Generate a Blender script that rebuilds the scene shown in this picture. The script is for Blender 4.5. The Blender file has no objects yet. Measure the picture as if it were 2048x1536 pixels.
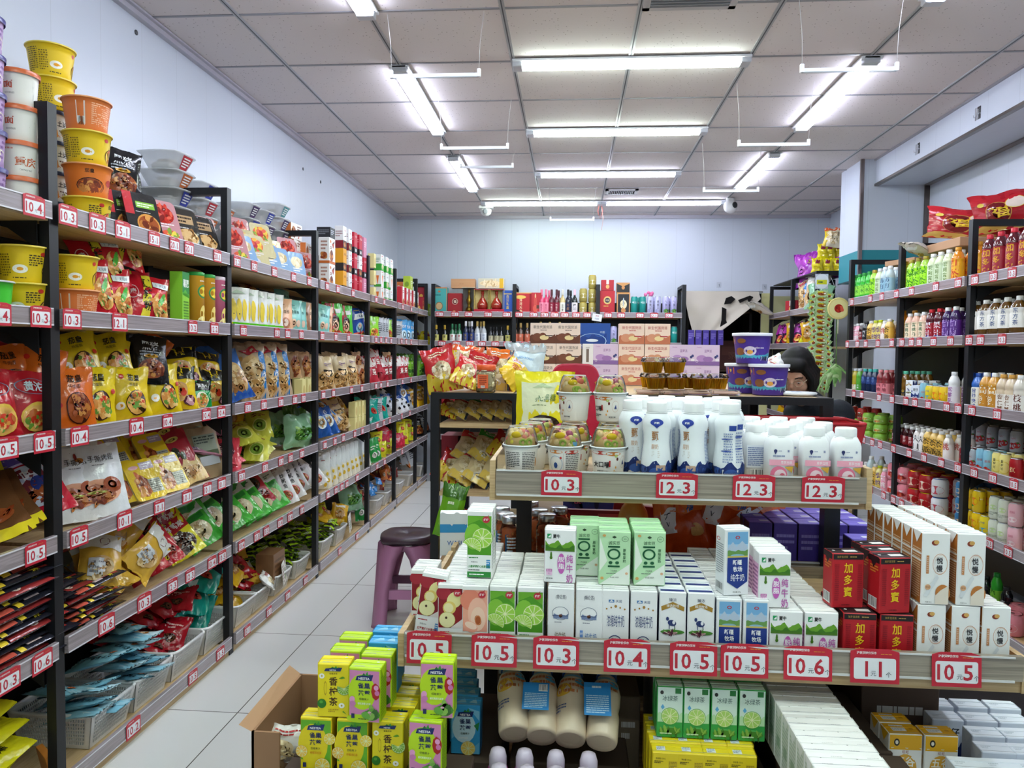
import bpy, math, random
from mathutils import Vector, Matrix, noise
from mathutils.geometry import tessellate_polygon
S = bpy.context.scene
C = S.collection
PI = math.pi
random.seed(7)
# ---------------------------------------------------------------- camera
CAMH = 1.40
FPX = 1498.3
YAW, PITCH, ROLL = math.radians(-4.51), math.radians(-2.43), math.radians(.614)
fw = Vector((math.sin(YAW)*math.cos(PITCH), math.cos(YAW)*math.cos(PITCH), math.sin(PITCH)))
rt0 = Vector((math.cos(YAW), -math.sin(YAW), 0)); up0 = rt0.cross(fw)
rt = rt0*math.cos(ROLL)+up0*math.sin(ROLL); up = -rt0*math.sin(ROLL)+up0*math.cos(ROLL)
cd = bpy.data.cameras.new('camera'); cam = bpy.data.objects.new('camera', cd); C.objects.link(cam)
cd.sensor_width = 36; cd.lens = FPX/2048*36; cd.clip_start = .05
cam.matrix_world = Matrix(((rt.x, up.x, -fw.x, 0), (rt.y, up.y, -fw.y, 0), (rt.z, up.z, -fw.z, CAMH), (0, 0, 0, 1)))
S.camera = cam
def ray(x, y): return rt*((x-1024)/FPX)-up*((y-768)/FPX)+fw
def at(x, y, X=None, Y=None, Z=None):
    d = ray(x, y)
    t = X/d.x if X is not None else Y/d.y if Y is not None else (Z-CAMH)/d.z
    return Vector((0, 0, CAMH))+d*t
# ---------------------------------------------------------------- world and exposure
S.view_settings.view_transform = 'Standard'; S.view_settings.look = 'None'
S.view_settings.gamma = 1; S.view_settings.exposure = 1.56; S.view_settings.use_curve_mapping = False
wd = bpy.data.worlds.new('world'); S.world = wd; wd.use_nodes = True
wd.node_tree.nodes['Background'].inputs[0].default_value = (.75, .8, .9, 1)
wd.node_tree.nodes['Background'].inputs[1].default_value = .25
S.cycles.transparent_max_bounces = 16
LAMP = 15.0
# ---------------------------------------------------------------- colours and materials
_hc = {}
def hx(s):
    if not isinstance(s, str): return s
    if s not in _hc:
        r = []
        for i in (0, 2, 4):
            c = int(s[i:i+2], 16)/255
            r.append(c/12.92 if c <= .04045 else ((c+.055)/1.055)**2.4)
        _hc[s] = tuple(r)
    return _hc[s]
MT = {}
def mat(name, rough=.5, spec=.5, metal=0, col=None, trans=0, alpha=1, emit=0, coat=0, bump=0, bscale=60, sss=0):
    m = bpy.data.materials.new(name); m.use_nodes = True; nt = m.node_tree; b = nt.nodes['Principled BSDF']
    I = b.inputs
    I['Roughness'].default_value = rough; I['Specular IOR Level'].default_value = spec; I['Metallic'].default_value = metal
    I['Coat Weight'].default_value = coat; I['Coat Roughness'].default_value = .08
    I['Alpha'].default_value = alpha
    if col is None:
        a = nt.nodes.new('ShaderNodeAttribute'); a.attribute_name = 'Col'; nt.links.new(a.outputs['Color'], I['Base Color'])
        if emit: nt.links.new(a.outputs['Color'], I['Emission Color'])
    else:
        I['Base Color'].default_value = (*hx(col), 1); I['Emission Color'].default_value = (*hx(col), 1)
    I['Emission Strength'].default_value = emit
    if bump:
        n = nt.nodes.new('ShaderNodeTexNoise'); n.inputs['Scale'].default_value = bscale; n.inputs['Detail'].default_value = 3
        bp = nt.nodes.new('ShaderNodeBump'); bp.inputs['Strength'].default_value = bump; bp.inputs['Distance'].default_value = .004
        tc = nt.nodes.new('ShaderNodeTexCoord'); nt.links.new(tc.outputs['Object'], n.inputs['Vector'])
        nt.links.new(n.outputs['Fac'], bp.inputs['Height']); nt.links.new(bp.outputs['Normal'], I['Normal'])
    MT[name] = m; return m
mat('card', .42, .4); mat('film', .16, .6, bump=.5, bscale=38); mat('matte', .8, .2); mat('plastic', .3, .5)
mat('metal', .28, .5, metal=1); mat('black', .42, .4, col='16171b'); mat('liquid', .12, .6, coat=.6)
mat('frost', .25, .6, col='d2d4d4', alpha=.5); mat('cloth', .95, .1, bump=.3, bscale=400); mat('skin', .5, .4)
def clear_mat(name, tint, mixf, rough=.06):
    m = bpy.data.materials.new(name); m.use_nodes = True; nt = m.node_tree; nt.nodes.clear()
    o = nt.nodes.new('ShaderNodeOutputMaterial'); mx = nt.nodes.new('ShaderNodeMixShader'); t = nt.nodes.new('ShaderNodeBsdfTransparent')
    g = nt.nodes.new('ShaderNodeBsdfGlossy'); lw = nt.nodes.new('ShaderNodeLayerWeight'); lw.inputs[0].default_value = mixf
    t.inputs[0].default_value = (*hx(tint), 1); g.inputs[0].default_value = (1, 1, 1, 1); g.inputs['Roughness'].default_value = rough
    nt.links.new(lw.outputs['Fresnel'], mx.inputs[0]); nt.links.new(t.outputs[0], mx.inputs[1]); nt.links.new(g.outputs[0], mx.inputs[2])
    nt.links.new(mx.outputs[0], o.inputs[0]); MT[name] = m
clear_mat('clear', 'f2f4f5', .25); clear_mat('clear2', 'eef1f3', .22, .1); clear_mat('wrap', 'fafafa', .12, .1)
def nodemat(name, build, rough=.5, spec=.4, coat=0):
    m = bpy.data.materials.new(name); m.use_nodes = True; nt = m.node_tree; b = nt.nodes['Principled BSDF']
    b.inputs['Roughness'].default_value = rough; b.inputs['Specular IOR Level'].default_value = spec; b.inputs['Coat Weight'].default_value = coat
    build(nt, b); MT[name] = m; return m
def wood(c1, c2, sc, axis_scale, haze=None):
    def f(nt, b):
        tc = nt.nodes.new('ShaderNodeTexCoord'); mp = nt.nodes.new('ShaderNodeMapping'); mp.inputs['Scale'].default_value = axis_scale
        nt.links.new(tc.outputs['Object'], mp.inputs[0])
        n = nt.nodes.new('ShaderNodeTexNoise'); n.inputs['Scale'].default_value = sc; n.inputs['Detail'].default_value = 6; n.inputs['Distortion'].default_value = .6
        nt.links.new(mp.outputs[0], n.inputs['Vector'])
        r = nt.nodes.new('ShaderNodeValToRGB'); r.color_ramp.elements[0].position = .3; r.color_ramp.elements[1].position = .7
        r.color_ramp.elements[0].color = (*hx(c1), 1); r.color_ramp.elements[1].color = (*hx(c2), 1)
        nt.links.new(n.outputs['Fac'], r.inputs[0]); nt.links.new(r.outputs[0], b.inputs['Base Color'])
    return f
nodemat('wood', wood('b59468', 'd8bd90', 6, (1, 14, 30)), .45)
nodemat('strip', wood('877c80', 'a89ba0', 5, (1, 8, 40)), .22, .6, .5)
nodemat('stripf', wood('7f7568', 'a69a8a', 5, (1, 8, 40)), .25, .6, .5)
def m_ceil(nt, b):
    tc = nt.nodes.new('ShaderNodeTexCoord'); v = nt.nodes.new('ShaderNodeTexVoronoi'); v.inputs['Scale'].default_value = 42
    v.inputs['Randomness'].default_value = 1
    nt.links.new(tc.outputs['Object'], v.inputs['Vector'])
    r = nt.nodes.new('ShaderNodeValToRGB'); e = r.color_ramp.elements; e[0].position = .09; e[1].position = .15
    e[0].color = (*hx('9a908e'), 1); e[1].color = (*hx('d8d0d0'), 1)
    nt.links.new(v.outputs['Distance'], r.inputs[0]); nt.links.new(r.outputs[0], b.inputs['Base Color'])
nodemat('ceiling_tile', m_ceil, .9, .1)
def m_panel(c, per=.2):
    def f(nt, b):
        tc = nt.nodes.new('ShaderNodeTexCoord'); sp = nt.nodes.new('ShaderNodeSeparateXYZ'); nt.links.new(tc.outputs['Object'], sp.inputs[0])
        ad = nt.nodes.new('ShaderNodeMath'); ad.operation = 'ADD'; nt.links.new(sp.outputs['X'], ad.inputs[0]); nt.links.new(sp.outputs['Y'], ad.inputs[1])
        a2 = nt.nodes.new('ShaderNodeMath'); a2.operation = 'ADD'; a2.inputs[1].default_value = 100.05; nt.links.new(ad.outputs[0], a2.inputs[0])
        mo = nt.nodes.new('ShaderNodeMath'); mo.operation = 'MODULO'; mo.inputs[1].default_value = per; nt.links.new(a2.outputs[0], mo.inputs[0])
        lt = nt.nodes.new('ShaderNodeMath'); lt.operation = 'LESS_THAN'; lt.inputs[1].default_value = .004; nt.links.new(mo.outputs[0], lt.inputs[0])
        mx = nt.nodes.new('ShaderNodeMix'); mx.data_type = 'RGBA'; nt.links.new(lt.outputs[0], mx.inputs['Factor'])
        mx.inputs['A'].default_value = (*hx(c), 1); mx.inputs['B'].default_value = (*[q*.88 for q in hx(c)], 1)
        nt.links.new(mx.outputs['Result'], b.inputs['Base Color'])
    return f
nodemat('wall_panel', m_panel('c6ccd8', .3), .35, .4)
def m_floor(nt, b):
    tc = nt.nodes.new('ShaderNodeTexCoord'); n = nt.nodes.new('ShaderNodeTexBrick')
    n.offset = 0; n.inputs['Scale'].default_value = 1; n.inputs['Brick Width'].default_value = .8; n.inputs['Row Height'].default_value = .8
    n.inputs['Mortar Size'].default_value = .0022; n.inputs['Mortar Smooth'].default_value = .1
    n.inputs['Color1'].default_value = (*hx('dcdcda'), 1); n.inputs['Color2'].default_value = (*hx('d8d8d7'), 1); n.inputs['Mortar'].default_value = (*hx('605c58'), 1)
    mp = nt.nodes.new('ShaderNodeMapping'); mp.inputs['Location'].default_value = (2.864, -.34+1.6, 0)
    nt.links.new(tc.outputs['Object'], mp.inputs[0]); nt.links.new(mp.outputs[0], n.inputs['Vector']); nt.links.new(n.outputs['Color'], b.inputs['Base Color'])
    nn = nt.nodes.new('ShaderNodeTexNoise'); nn.inputs['Scale'].default_value = 3; rr = nt.nodes.new('ShaderNodeMapRange')
    rr.inputs['To Min'].default_value = .12; rr.inputs['To Max'].default_value = .3; nt.links.new(nn.outputs['Fac'], rr.inputs['Value']); nt.links.new(rr.outputs[0], b.inputs['Roughness'])
nodemat('floor_tile', m_floor, .2, .5)
for n_, c_ in (('lampw', 'ffffff'), ('lampg', 'eefff4'), ('lampb', 'e6ecff')): mat(n_, .5, .2, col=c_, emit=LAMP)
SLOT = list(MT)
SI = {n: i for i, n in enumerate(SLOT)}
# ---------------------------------------------------------------- mesh builder
class M:
    def __init__(s): s.v = []; s.f = []; s.c = []; s.m = []; s.s = []
    def add(s, vs, fs, col, mt='card', smooth=False):
        b = len(s.v); s.v += [tuple(q) for q in vs]; many = isinstance(col, list)
        for i, f in enumerate(fs):
            s.f.append([b+j for j in f]); s.c.append(hx(col[i]) if many else hx(col)); s.m.append(mt); s.s.append(smooth)
        return s
    def box(s, x0, x1, y0, y1, z0, z1, col, mt='card', ch=0):
        if not ch:
            vs = [(x, y, z) for x in (x0, x1) for y in (y0, y1) for z in (z0, z1)]
            return s.add(vs, [(0, 1, 3, 2), (4, 6, 7, 5), (0, 4, 5, 1), (2, 3, 7, 6), (0, 2, 6, 4), (1, 5, 7, 3)], col, mt)
        vs = []; X = (x0, x1); Y = (y0, y1); Z = (z0, z1); ix = {}
        for i in (0, 1):
            for j in (0, 1):
                for k in (0, 1):
                    sx, sy, sz = (ch if i == 0 else -ch), (ch if j == 0 else -ch), (ch if k == 0 else -ch)
                    p = (X[i], Y[j], Z[k])
                    ix[i, j, k] = len(vs); vs += [(p[0], p[1]+sy, p[2]+sz), (p[0]+sx, p[1], p[2]+sz), (p[0]+sx, p[1]+sy, p[2])]
        g = lambda i, j, k, a: ix[i, j, k]+a
        fs = [(g(0,0,0,0), g(0,0,1,0), g(0,1,1,0), g(0,1,0,0)), (g(1,0,0,0), g(1,1,0,0), g(1,1,1,0), g(1,0,1,0)),
              (g(0,0,0,1), g(1,0,0,1), g(1,0,1,1), g(0,0,1,1)), (g(0,1,0,1), g(0,1,1,1), g(1,1,1,1), g(1,1,0,1)),
              (g(0,0,0,2), g(0,1,0,2), g(1,1,0,2), g(1,0,0,2)), (g(0,0,1,2), g(1,0,1,2), g(1,1,1,2), g(0,1,1,2))]
        for a in (0, 1):
            for b_ in (0, 1):
                fs += [(g(0,a,b_,1), g(0,a,b_,2), g(1,a,b_,2), g(1,a,b_,1)), (g(a,0,b_,0), g(a,0,b_,2), g(a,1,b_,2), g(a,1,b_,0)),
                       (g(a,b_,0,0), g(a,b_,0,1), g(a,b_,1,1), g(a,b_,1,0))]
        for k in ix: fs.append((ix[k], ix[k]+1, ix[k]+2))
        cc = col
        if isinstance(col, dict):
            d = col['all']; cc = [col.get('L', d), col.get('R', d), col.get('F', d), col.get('B', d), d, col.get('T', d)]+[col.get('F', d) if 0 else d]*20
        return s.add(vs, fs, cc, mt)
    def lathe(s, pr, n=20, col='ffffff', mt='plastic', c=(0, 0, 0), smooth=True, cap0=True, cap1=True, sq=0):
        vs = []
        for r, z in pr:
            for i in range(n):
                a = 2*PI*i/n; x, y = math.cos(a), math.sin(a)
                if sq:
                    m_ = max(abs(x), abs(y)); k = 1+(1/m_-1)*sq; x *= k; y *= k
                vs.append((c[0]+r*x, c[1]+r*y, c[2]+z))
        fs = []; cl = []
        for j in range(len(pr)-1):
            for i in range(n):
                fs.append((j*n+i, j*n+(i+1) % n, (j+1)*n+(i+1) % n, (j+1)*n+i)); cl.append(col[j] if isinstance(col, list) else col)
        s.add(vs, fs, cl, mt, smooth)
        b = len(s.v)-len(vs)
        for q, j in ((cap0, 0), (cap1, len(pr)-1)):
            if q and pr[j][0] > 1e-4:
                s.f.append([b+j*n+i for i in (range(n-1, -1, -1) if j == 0 else range(n))]); s.c.append(hx(cl[-1] if j else cl[0])); s.m.append(mt); s.s.append(False)
        return s
    def tube(s, pts, r, col, mt='plastic', n=8):
        pts = [Vector(p) for p in pts]; vs = []; fs = []
        for k, p in enumerate(pts):
            d = (pts[min(k+1, len(pts)-1)]-pts[max(k-1, 0)]).normalized()
            a = d.orthogonal().normalized() if k == 0 else (a_prev-d*a_prev.dot(d)).normalized()
            a_prev = a; b = d.cross(a); rr = r[k] if isinstance(r, (list, tuple)) else r
            vs += [p+(a*math.cos(2*PI*i/n)+b*math.sin(2*PI*i/n))*rr for i in range(n)]
        for k in range(len(pts)-1):
            fs += [(k*n+i, k*n+(i+1) % n, (k+1)*n+(i+1) % n, (k+1)*n+i) for i in range(n)]
        fs += [tuple(range(n-1, -1, -1)), tuple((len(pts)-1)*n+i for i in range(n))]
        return s.add(vs, fs, col, mt, True)
    def sphere(s, c, r, col, mt='matte', n=8, m=5, sc=(1, 1, 1)):
        pr = [(math.sin(PI*j/m)*r, -math.cos(PI*j/m)*r) for j in range(m+1)]
        pr[0] = (r*.05, -r); pr[-1] = (r*.05, r)
        b = len(s.v); s.lathe(pr, n, col, mt)
        for i in range(b, len(s.v)):
            v = s.v[i]; s.v[i] = (c[0]+v[0]*sc[0], c[1]+v[1]*sc[1], c[2]+v[2]*sc[2])
        return s
    def prism(s, poly, y0, y1, col, mt='card', side=None):
        n = len(poly); vs = [(x, y0, z) for x, z in poly]+[(x, y1, z) for x, z in poly]
        t = tessellate_polygon([[Vector((x, z, 0)) for x, z in poly]])
        fs = [tuple(q) for q in t]+[tuple(n+i for i in reversed(q)) for q in t]+[(i, (i+1) % n, n+(i+1) % n, n+i) for i in range(n)]
        nt_ = len(t)*2
        return s.add(vs, fs, [col]*nt_+[side or col]*n, mt)
    def xf(s, mtx, b=0):
        for i in range(b, len(s.v)): s.v[i] = tuple(mtx @ Vector(s.v[i]))
        return s
    def mesh(s, name):
        me = bpy.data.meshes.new(name); me.from_pydata(s.v, [], s.f); used = sorted(set(s.m), key=lambda x: SI[x])
        for u in used: me.materials.append(MT[u])
        mi = {u: i for i, u in enumerate(used)}
        me.polygons.foreach_set('material_index', [mi[x] for x in s.m]); me.polygons.foreach_set('use_smooth', s.s)
        at_ = me.color_attributes.new('Col', 'FLOAT_COLOR', 'CORNER'); buf = []
        for f, c in zip(s.f, s.c): buf += [c[0], c[1], c[2], 1.0]*len(f)
        at_.data.foreach_set('color', buf); me.update(); return me
def tagp(o, label=None, cat=None, group=None, kind=None):
    for k, v in (('label', label), ('category', cat), ('group', group), ('kind', kind)):
        if v: o[k] = v
    return o
def link(name, data, parent=None, loc=(0, 0, 0), rot=(0, 0, 0), sc=None):
    o = bpy.data.objects.new(name, data); C.objects.link(o); o.location = loc; o.rotation_euler = rot
    if sc: o.scale = sc if isinstance(sc, tuple) else (sc, sc, sc)
    if parent: o.parent = parent
    return o
def struct(name, mb, parent=None):
    o = link(name, mb.mesh(name), parent)
    if not parent: o['kind'] = 'structure'
    return o
# a kind: [(part name, mesh, parent index or None)]; put() makes a thing and its parts, meshes shared
USED = {}
def put(kind, loc, label, cat, group=None, rot=(0, 0, 0), sc=None):
    w = label.split()
    if not 4 <= len(w) <= 16: print('LABEL', len(w), label)
    USED.setdefault(label, []).append(group)
    obs = []
    for name, me, par, pl in kind:
        obs.append(link(name, me, obs[par] if par is not None else None, loc if par is None else (0, 0, 0), rot if par is None else (0, 0, 0), sc if par is None else None))
        if pl and par is not None: obs[-1]['label'] = pl
    tagp(obs[0], label, cat, group); return obs[0]
def kind(name, mb, *parts):
    out = [(name, mb.mesh(name) if mb else None, None, None)]
    for p in parts: out.append((p[0], p[1].mesh(p[0]), p[2] if len(p) > 2 else 0, p[3] if len(p) > 3 else None))
    return out
# ---------------------------------------------------------------- printed artwork laid on surfaces
_tc = {}
def glyphs(t, bold=0):
    k = (t, bold)
    if k not in _tc:
        c = bpy.data.curves.new('g', 'FONT'); c.body = t; c.resolution_u = 2; c.offset = bold
        o = bpy.data.objects.new('g', c); C.objects.link(o); bpy.context.view_layer.update(); m = o.to_mesh()
        vs = [tuple(v.co) for v in m.vertices]; fs = [tuple(p.vertices) for p in m.polygons]; o.to_mesh_clear()
        bpy.data.objects.remove(o); bpy.data.curves.remove(c)
        if not vs: vs = [(0, 0, 0)]
        x0 = min(v[0] for v in vs); x1 = max(v[0] for v in vs); y0 = min(v[1] for v in vs); y1 = max(v[1] for v in vs)
        _tc[k] = ([(v[0]-(x0+x1)/2, v[1]-(y0+y1)/2) for v in vs], fs, x1-x0, y1-y0)
    return _tc[k]
FOOD = {'meat': ['a05028', '8a3a1c', 'c07838', 'd89850', '6e2c18'], 'noodle': ['e8b060', 'd89040', 'f0c880', 'c06830', '6a9a3a', 'c83820'],
        'nut': ['e8d8b0', 'd8c498', 'f0e4c8', 'c8b080', 'b89868'], 'fruit': ['e06040', 'f0b040', 'e8d050', 'c03040', '80a040'],
        'dark': ['3a2018', '5a3020', '281814', '7a4428'], 'green': ['4a8a30', '6aaa40', '3a6a28', '8aba50'], 'bean': ['5a2838', '7a3848', 'c89098', 'e8d0c8', '4a2030'],
        'cookie': ['d8b078', 'c09050', 'e8cc98', '9a6a38'], 'berry': ['203878', '1a2c60', '3858a0', '101c44'], 'red': ['b02018', 'd03828', '801810', 'e06048']}
def art(mb, els, w, h, mp, mt='card', sub=0, d0=.0003, dd=.00008):
    """els: shapes in 0..1 units of the face (x right, y up); mp(u, v, d) puts a point of the face in space."""
    d = d0
    def P(x, y): return mp((x-.5)*w, y*h, d)
    def grid(x0, y0, x1, y1, col):
        nx = max(1, int(abs(x1-x0)*sub+.99)) if sub else 1; ny = max(1, int(abs(y1-y0)*sub+.99)) if sub else 1
        vs = [P(x0+(x1-x0)*i/nx, y0+(y1-y0)*j/ny) for j in range(ny+1) for i in range(nx+1)]
        mb.add(vs, [(j*(nx+1)+i, j*(nx+1)+i+1, (j+1)*(nx+1)+i+1, (j+1)*(nx+1)+i) for j in range(ny) for i in range(nx)], col, mt, bool(sub))
    def ell(cx, cy, rx, ry, col, n=18, a0=0, a1=2*PI, hole=0, rot=0):
        rings = [hole]+([.5] if sub and rx > .12 and not hole else [])+[1]; n = n if rx > .06 else 8; vs = []; fs = []
        cr, sr = math.cos(rot), math.sin(rot); asp = (ry*h)/(rx*w)
        full = abs(a1-a0-2*PI) < 1e-6; m = n if full else n+1
        for q in rings:
            for i in range(m):
                a = a0+(a1-a0)*i/n; ex, ey = rx*q*math.cos(a)*w, ry*q*math.sin(a)*h
                vs.append(P(cx+(ex*cr-ey*sr)/w, cy+(ex*sr+ey*cr)/h))
        for k in range(len(rings)-1):
            for i in range(n):
                j = (i+1) % m
                if rings[k] == 0: fs.append((k*m, (k+1)*m+i, (k+1)*m+j))
                else: fs.append((k*m+i, k*m+j, (k+1)*m+j, (k+1)*m+i))
        mb.add(vs, fs, col, mt, bool(sub))
    for e in els:
        k = e[0]; d += dd
        if k == 'r': grid(*e[1:5], e[5])
        elif k == 'e': ell(*e[1:5], e[5], rot=e[6] if len(e) > 6 else 0)
        elif k == 'o': ell(*e[1:5], e[6], hole=1-e[5])
        elif k == 'p':
            pts = e[1]; t = tessellate_polygon([[Vector((x*w, y*h, 0)) for x, y in pts]])
            if sub:
                vs = []; fs = []
                for q in t:
                    a, b, c = [Vector((*pts[i], 0)) for i in q]; nn = 4; ix = {}
                    for i in range(nn+1):
                        for j in range(nn+1-i):
                            pp = a+(b-a)*i/nn+(c-a)*j/nn; ix[i, j] = len(vs); vs.append(P(pp.x, pp.y))
                    for i in range(nn):
                        for j in range(nn-i):
                            fs.append((ix[i, j], ix[i+1, j], ix[i, j+1]))
                            if j < nn-i-1: fs.append((ix[i+1, j], ix[i+1, j+1], ix[i, j+1]))
                mb.add(vs, fs, e[2], mt, True)
            else: mb.add([P(x, y) for x, y in pts], [tuple(q) for q in t], e[2], mt)
        elif k in 'tTv':   # text, bold text, vertical text:  text, cx, cy, size(in h), colour, x-stretch
            t, cx, cy, sz, col = e[1:6]; xs = e[6] if len(e) > 6 else 1; s_ = sz*h
            if k == 'v':
                for q, chh in enumerate(t):
                    g, fs, gw, gh = glyphs(chh, .015); mb.add([mp((cx-.5)*w+x*s_*xs, (cy-q*sz*1.12)*h+y*s_, d) for x, y in g], fs, col, mt)
            else:
                g, fs, gw, gh = glyphs(t, .02 if k == 'T' else 0); mb.add([mp((cx-.5)*w+x*s_*xs, cy*h+y*s_, d) for x, y in g], fs, col, mt)
        elif k == 'm':     # lines of fine print
            x0, y0, x1, y1, col, rows = e[1:7]; rs = random.Random(int(x0*997+y0*313+rows))
            for q in range(rows):
                yy = y1-(q+.25)*(y1-y0)/rows; hh = (y1-y0)/rows*.5; x = x0
                while x < x1:
                    ww = rs.uniform(.03, .12)*(x1-x0)*2; xe = min(x+ww, x1)
                    if q == rows-1 and x > x0+(x1-x0)*.6: break
                    grid(x, yy-hh, xe, yy, col); x = xe+.012
        elif k == 'b':     # bar code
            x0, y0, x1, y1 = e[1:5]; grid(x0, y0, x1, y1, 'f4f4f4'); d += dd; rs = random.Random(3); x = x0+.01
            while x < x1-.01:
                q = rs.uniform(.15, .5)*(x1-x0)/8; grid(x, y0+.1*(y1-y0), min(x+q, x1), y1-.05*(y1-y0), '202020'); x += q+rs.uniform(.2, .6)*(x1-x0)/8
        elif k == 'f':     # heap of food pieces
            cx, cy, rx, ry, pal, n = e[1:7]; rs = random.Random(int(cx*1000+cy*77+n)); P_ = FOOD[pal]; k0 = d
            pr = (e[7] if len(e) > 7 else 1)*1.5/math.sqrt(n)
            ell(cx, cy, rx, ry, P_[0]); d += dd
            for q in range(n):
                a = rs.uniform(0, 2*PI); rr = math.sqrt(rs.random())*.85; d = k0+dd*(1+(q % 6)*.5)
                ell(cx+rx*rr*math.cos(a), cy+ry*rr*math.sin(a), rx*pr*rs.uniform(.6, 1.2), ry*pr*rs.uniform(.5, 1.1), P_[rs.randrange(len(P_))], 8, rot=rs.uniform(0, 3))
        elif k == 's':     # citrus slice: rim, flesh
            cx, cy, r, c1, c2 = e[1:6]; ry = r*w/h; a0, a1 = (e[6], e[7]) if len(e) > 7 else (0, 2*PI)
            ell(cx, cy, r, ry, c1, a0=a0, a1=a1, n=22); d += dd; ell(cx, cy, r*.93, ry*.93, 'eef4c8', a0=a0, a1=a1, n=22); d += dd
            n = 9
            for q in range(n):
                b0 = a0+(a1-a0)*(q+.06)/n; b1 = a0+(a1-a0)*(q+.94)/n
                pts = [(.1, (b0+b1)/2), (.86, b0), (.9, (b0+b1)/2), (.86, b1)]
                mb.add([P(cx+r*p*math.cos(a), cy+ry*p*math.sin(a)) for p, a in pts], [(0, 1, 2, 3)], c2, mt)
        elif k == 'w':     # wavy band: x0,x1,ybase,ytop,amp,col
            x0, x1, yb, yt, am, col = e[1:7]; ph = e[7] if len(e) > 7 else 0; n = 16; vs = []
            for i in range(n+1):
                x = x0+(x1-x0)*i/n; yy = yt+am*math.sin(ph+i*.9)+am*.5*math.sin(i*1.7+ph)
                for j in range(4): vs.append(P(x, yb+(yy-yb)*j/3))
            mb.add(vs, [(i*4+j, (i+1)*4+j, (i+1)*4+j+1, i*4+j+1) for i in range(n) for j in range(3)], col, mt, bool(sub))
    return mb
def flat(y, x0=0, z0=0): return lambda u, v, d: (x0+u, y-d, z0+v)
def side(x, y0=0, z0=0, s=1): return lambda u, v, d: (x+s*d, y0+s*u, z0+v)
def top(z, x0=0, y0=0): return lambda u, v, d: (x0+u, y0+v, z+d)
def cyl(rf, z0=0, a0=-PI/2):
    def f(u, v, d):
        r = rf(v) if callable(rf) else rf; a = a0+u/(rf(0) if callable(rf) else rf)
        return ((r+d)*math.cos(a), (r+d)*math.sin(a), z0+v)
    return f
# ================================================================ the room
CZ, WL, WR, YB, YF = 2.905, -1.96, 2.74, 8.33, -2.2
struct('floor', M().box(WL-.1, WR+.1, YF, YB+1.5, -.08, 0, 'ffffff', 'floor_tile'))
m = M().box(WL-.1, WR+.1, YF, YB+.1, CZ, CZ+.06, 'ffffff', 'ceiling_tile'); cl = struct('ceiling', m)
m = M()
for i in range(-3, 5):
    x = .277+.6*i
    if x > WL: m.box(x-.012, x+.012, YF, YB, CZ-.006, CZ+.001, 'a3a3a8', 'plastic'); m.box(x-.003, x+.003, YF, YB, CZ-.0065, CZ-.004, '5c5d64', 'matte')
for r in range(-9, 9):
    y = 3.33+.6*r
    m.box(WL, WR, y-.007, y+.007, CZ-.004, CZ+.001, '8d8c92', 'plastic')
struct('trim_1', m)
m = M()
m.box(WL, WL+.028, YF, YB, CZ-.035, CZ, 'b5b2bd', 'plastic'); m.box(WL, WL+.045, YF, YB, CZ-.012, CZ-.002, 'b5b2bd', 'plastic')
m.box(WL, WR, YB-.028, YB, CZ-.035, CZ, 'b5b2bd', 'plastic'); struct('trim_2', m)
struct('wall_left', M().box(WL-.1, WL, YF, YB, 0, CZ, 'ffffff', 'wall_panel'))
DX0, DX1, DZ = 1.2, 2.06, 2.065
m = M().box(WL-.1, DX0, YB, YB+.1, 0, CZ, 'ffffff', 'wall_panel').box(DX1, WR+.1, YB, YB+.1, 0, CZ, 'ffffff', 'wall_panel').box(DX0, DX1, YB, YB+.1, DZ, CZ, 'ffffff', 'wall_panel')
struct('wall_back', m)
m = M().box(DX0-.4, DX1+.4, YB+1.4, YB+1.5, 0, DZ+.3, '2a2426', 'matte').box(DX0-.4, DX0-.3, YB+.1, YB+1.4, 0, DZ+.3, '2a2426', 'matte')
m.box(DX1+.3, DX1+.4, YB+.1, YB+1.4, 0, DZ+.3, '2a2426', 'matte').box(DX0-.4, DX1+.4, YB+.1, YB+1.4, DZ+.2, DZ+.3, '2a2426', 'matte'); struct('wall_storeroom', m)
struct('trim_3', M().box(DX1-.02, DX1+.1, YB-.012, YB, 0, DZ, 'c9c68f', 'card').box(DX1+.1, WR, YB-.006, YB, 0, DZ-.03, 'b9b98c', 'card'))
struct('wall_right', M().box(2.70, 2.84, YF, 6.44, 0, CZ, 'ffffff', 'wall_panel').box(WR, WR+.1, 6.44, YB, 0, CZ, 'ffffff', 'wall_panel'))
struct('wall_front', M().box(WL-.1, 2.84, YF-.1, YF, 0, CZ, 'ffffff', 'wall_panel'))
# pillar boxed in white panels with a teal band, metal corner trims, and the bulkhead running from it
m = M().box(2.2, 2.70, 6.0, 6.44, 2.215, CZ, 'ffffff', 'wall_panel').box(2.2, 2.70, 6.0, 6.44, 1.99, 2.215, '2a8792', 'card').box(2.5, 2.70, 6.0, 6.44, 0, 1.99, 'ffffff', 'wall_panel')
struct('wall_pillar', m)
struct('trim_4', M().box(2.19, 2.215, 5.988, 6.012, 1.99, CZ, '8a7f7c', 'metal').box(2.665, 2.70, 5.985, 6.0, 1.99, 2.71, '6a605c', 'metal').box(2.193, 2.2, 6.0, 6.44, 1.983, 1.995, '3a4a50', 'matte'))
struct('wall_bulkhead', M().box(2.303, 2.70, YF, 6.0, 2.709, CZ, 'ffffff', 'wall_panel'))
struct('trim_5', M().box(2.295, 2.325, YF, 6.0, 2.700, 2.718, '6e6662', 'metal').box(2.66, 2.70, YF, 5.98, 2.700, 2.709, '7d7678', 'plastic').box(2.29, 2.303, YF, 6.0, CZ-.012, CZ, '8f8c92', 'plastic'))
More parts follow.
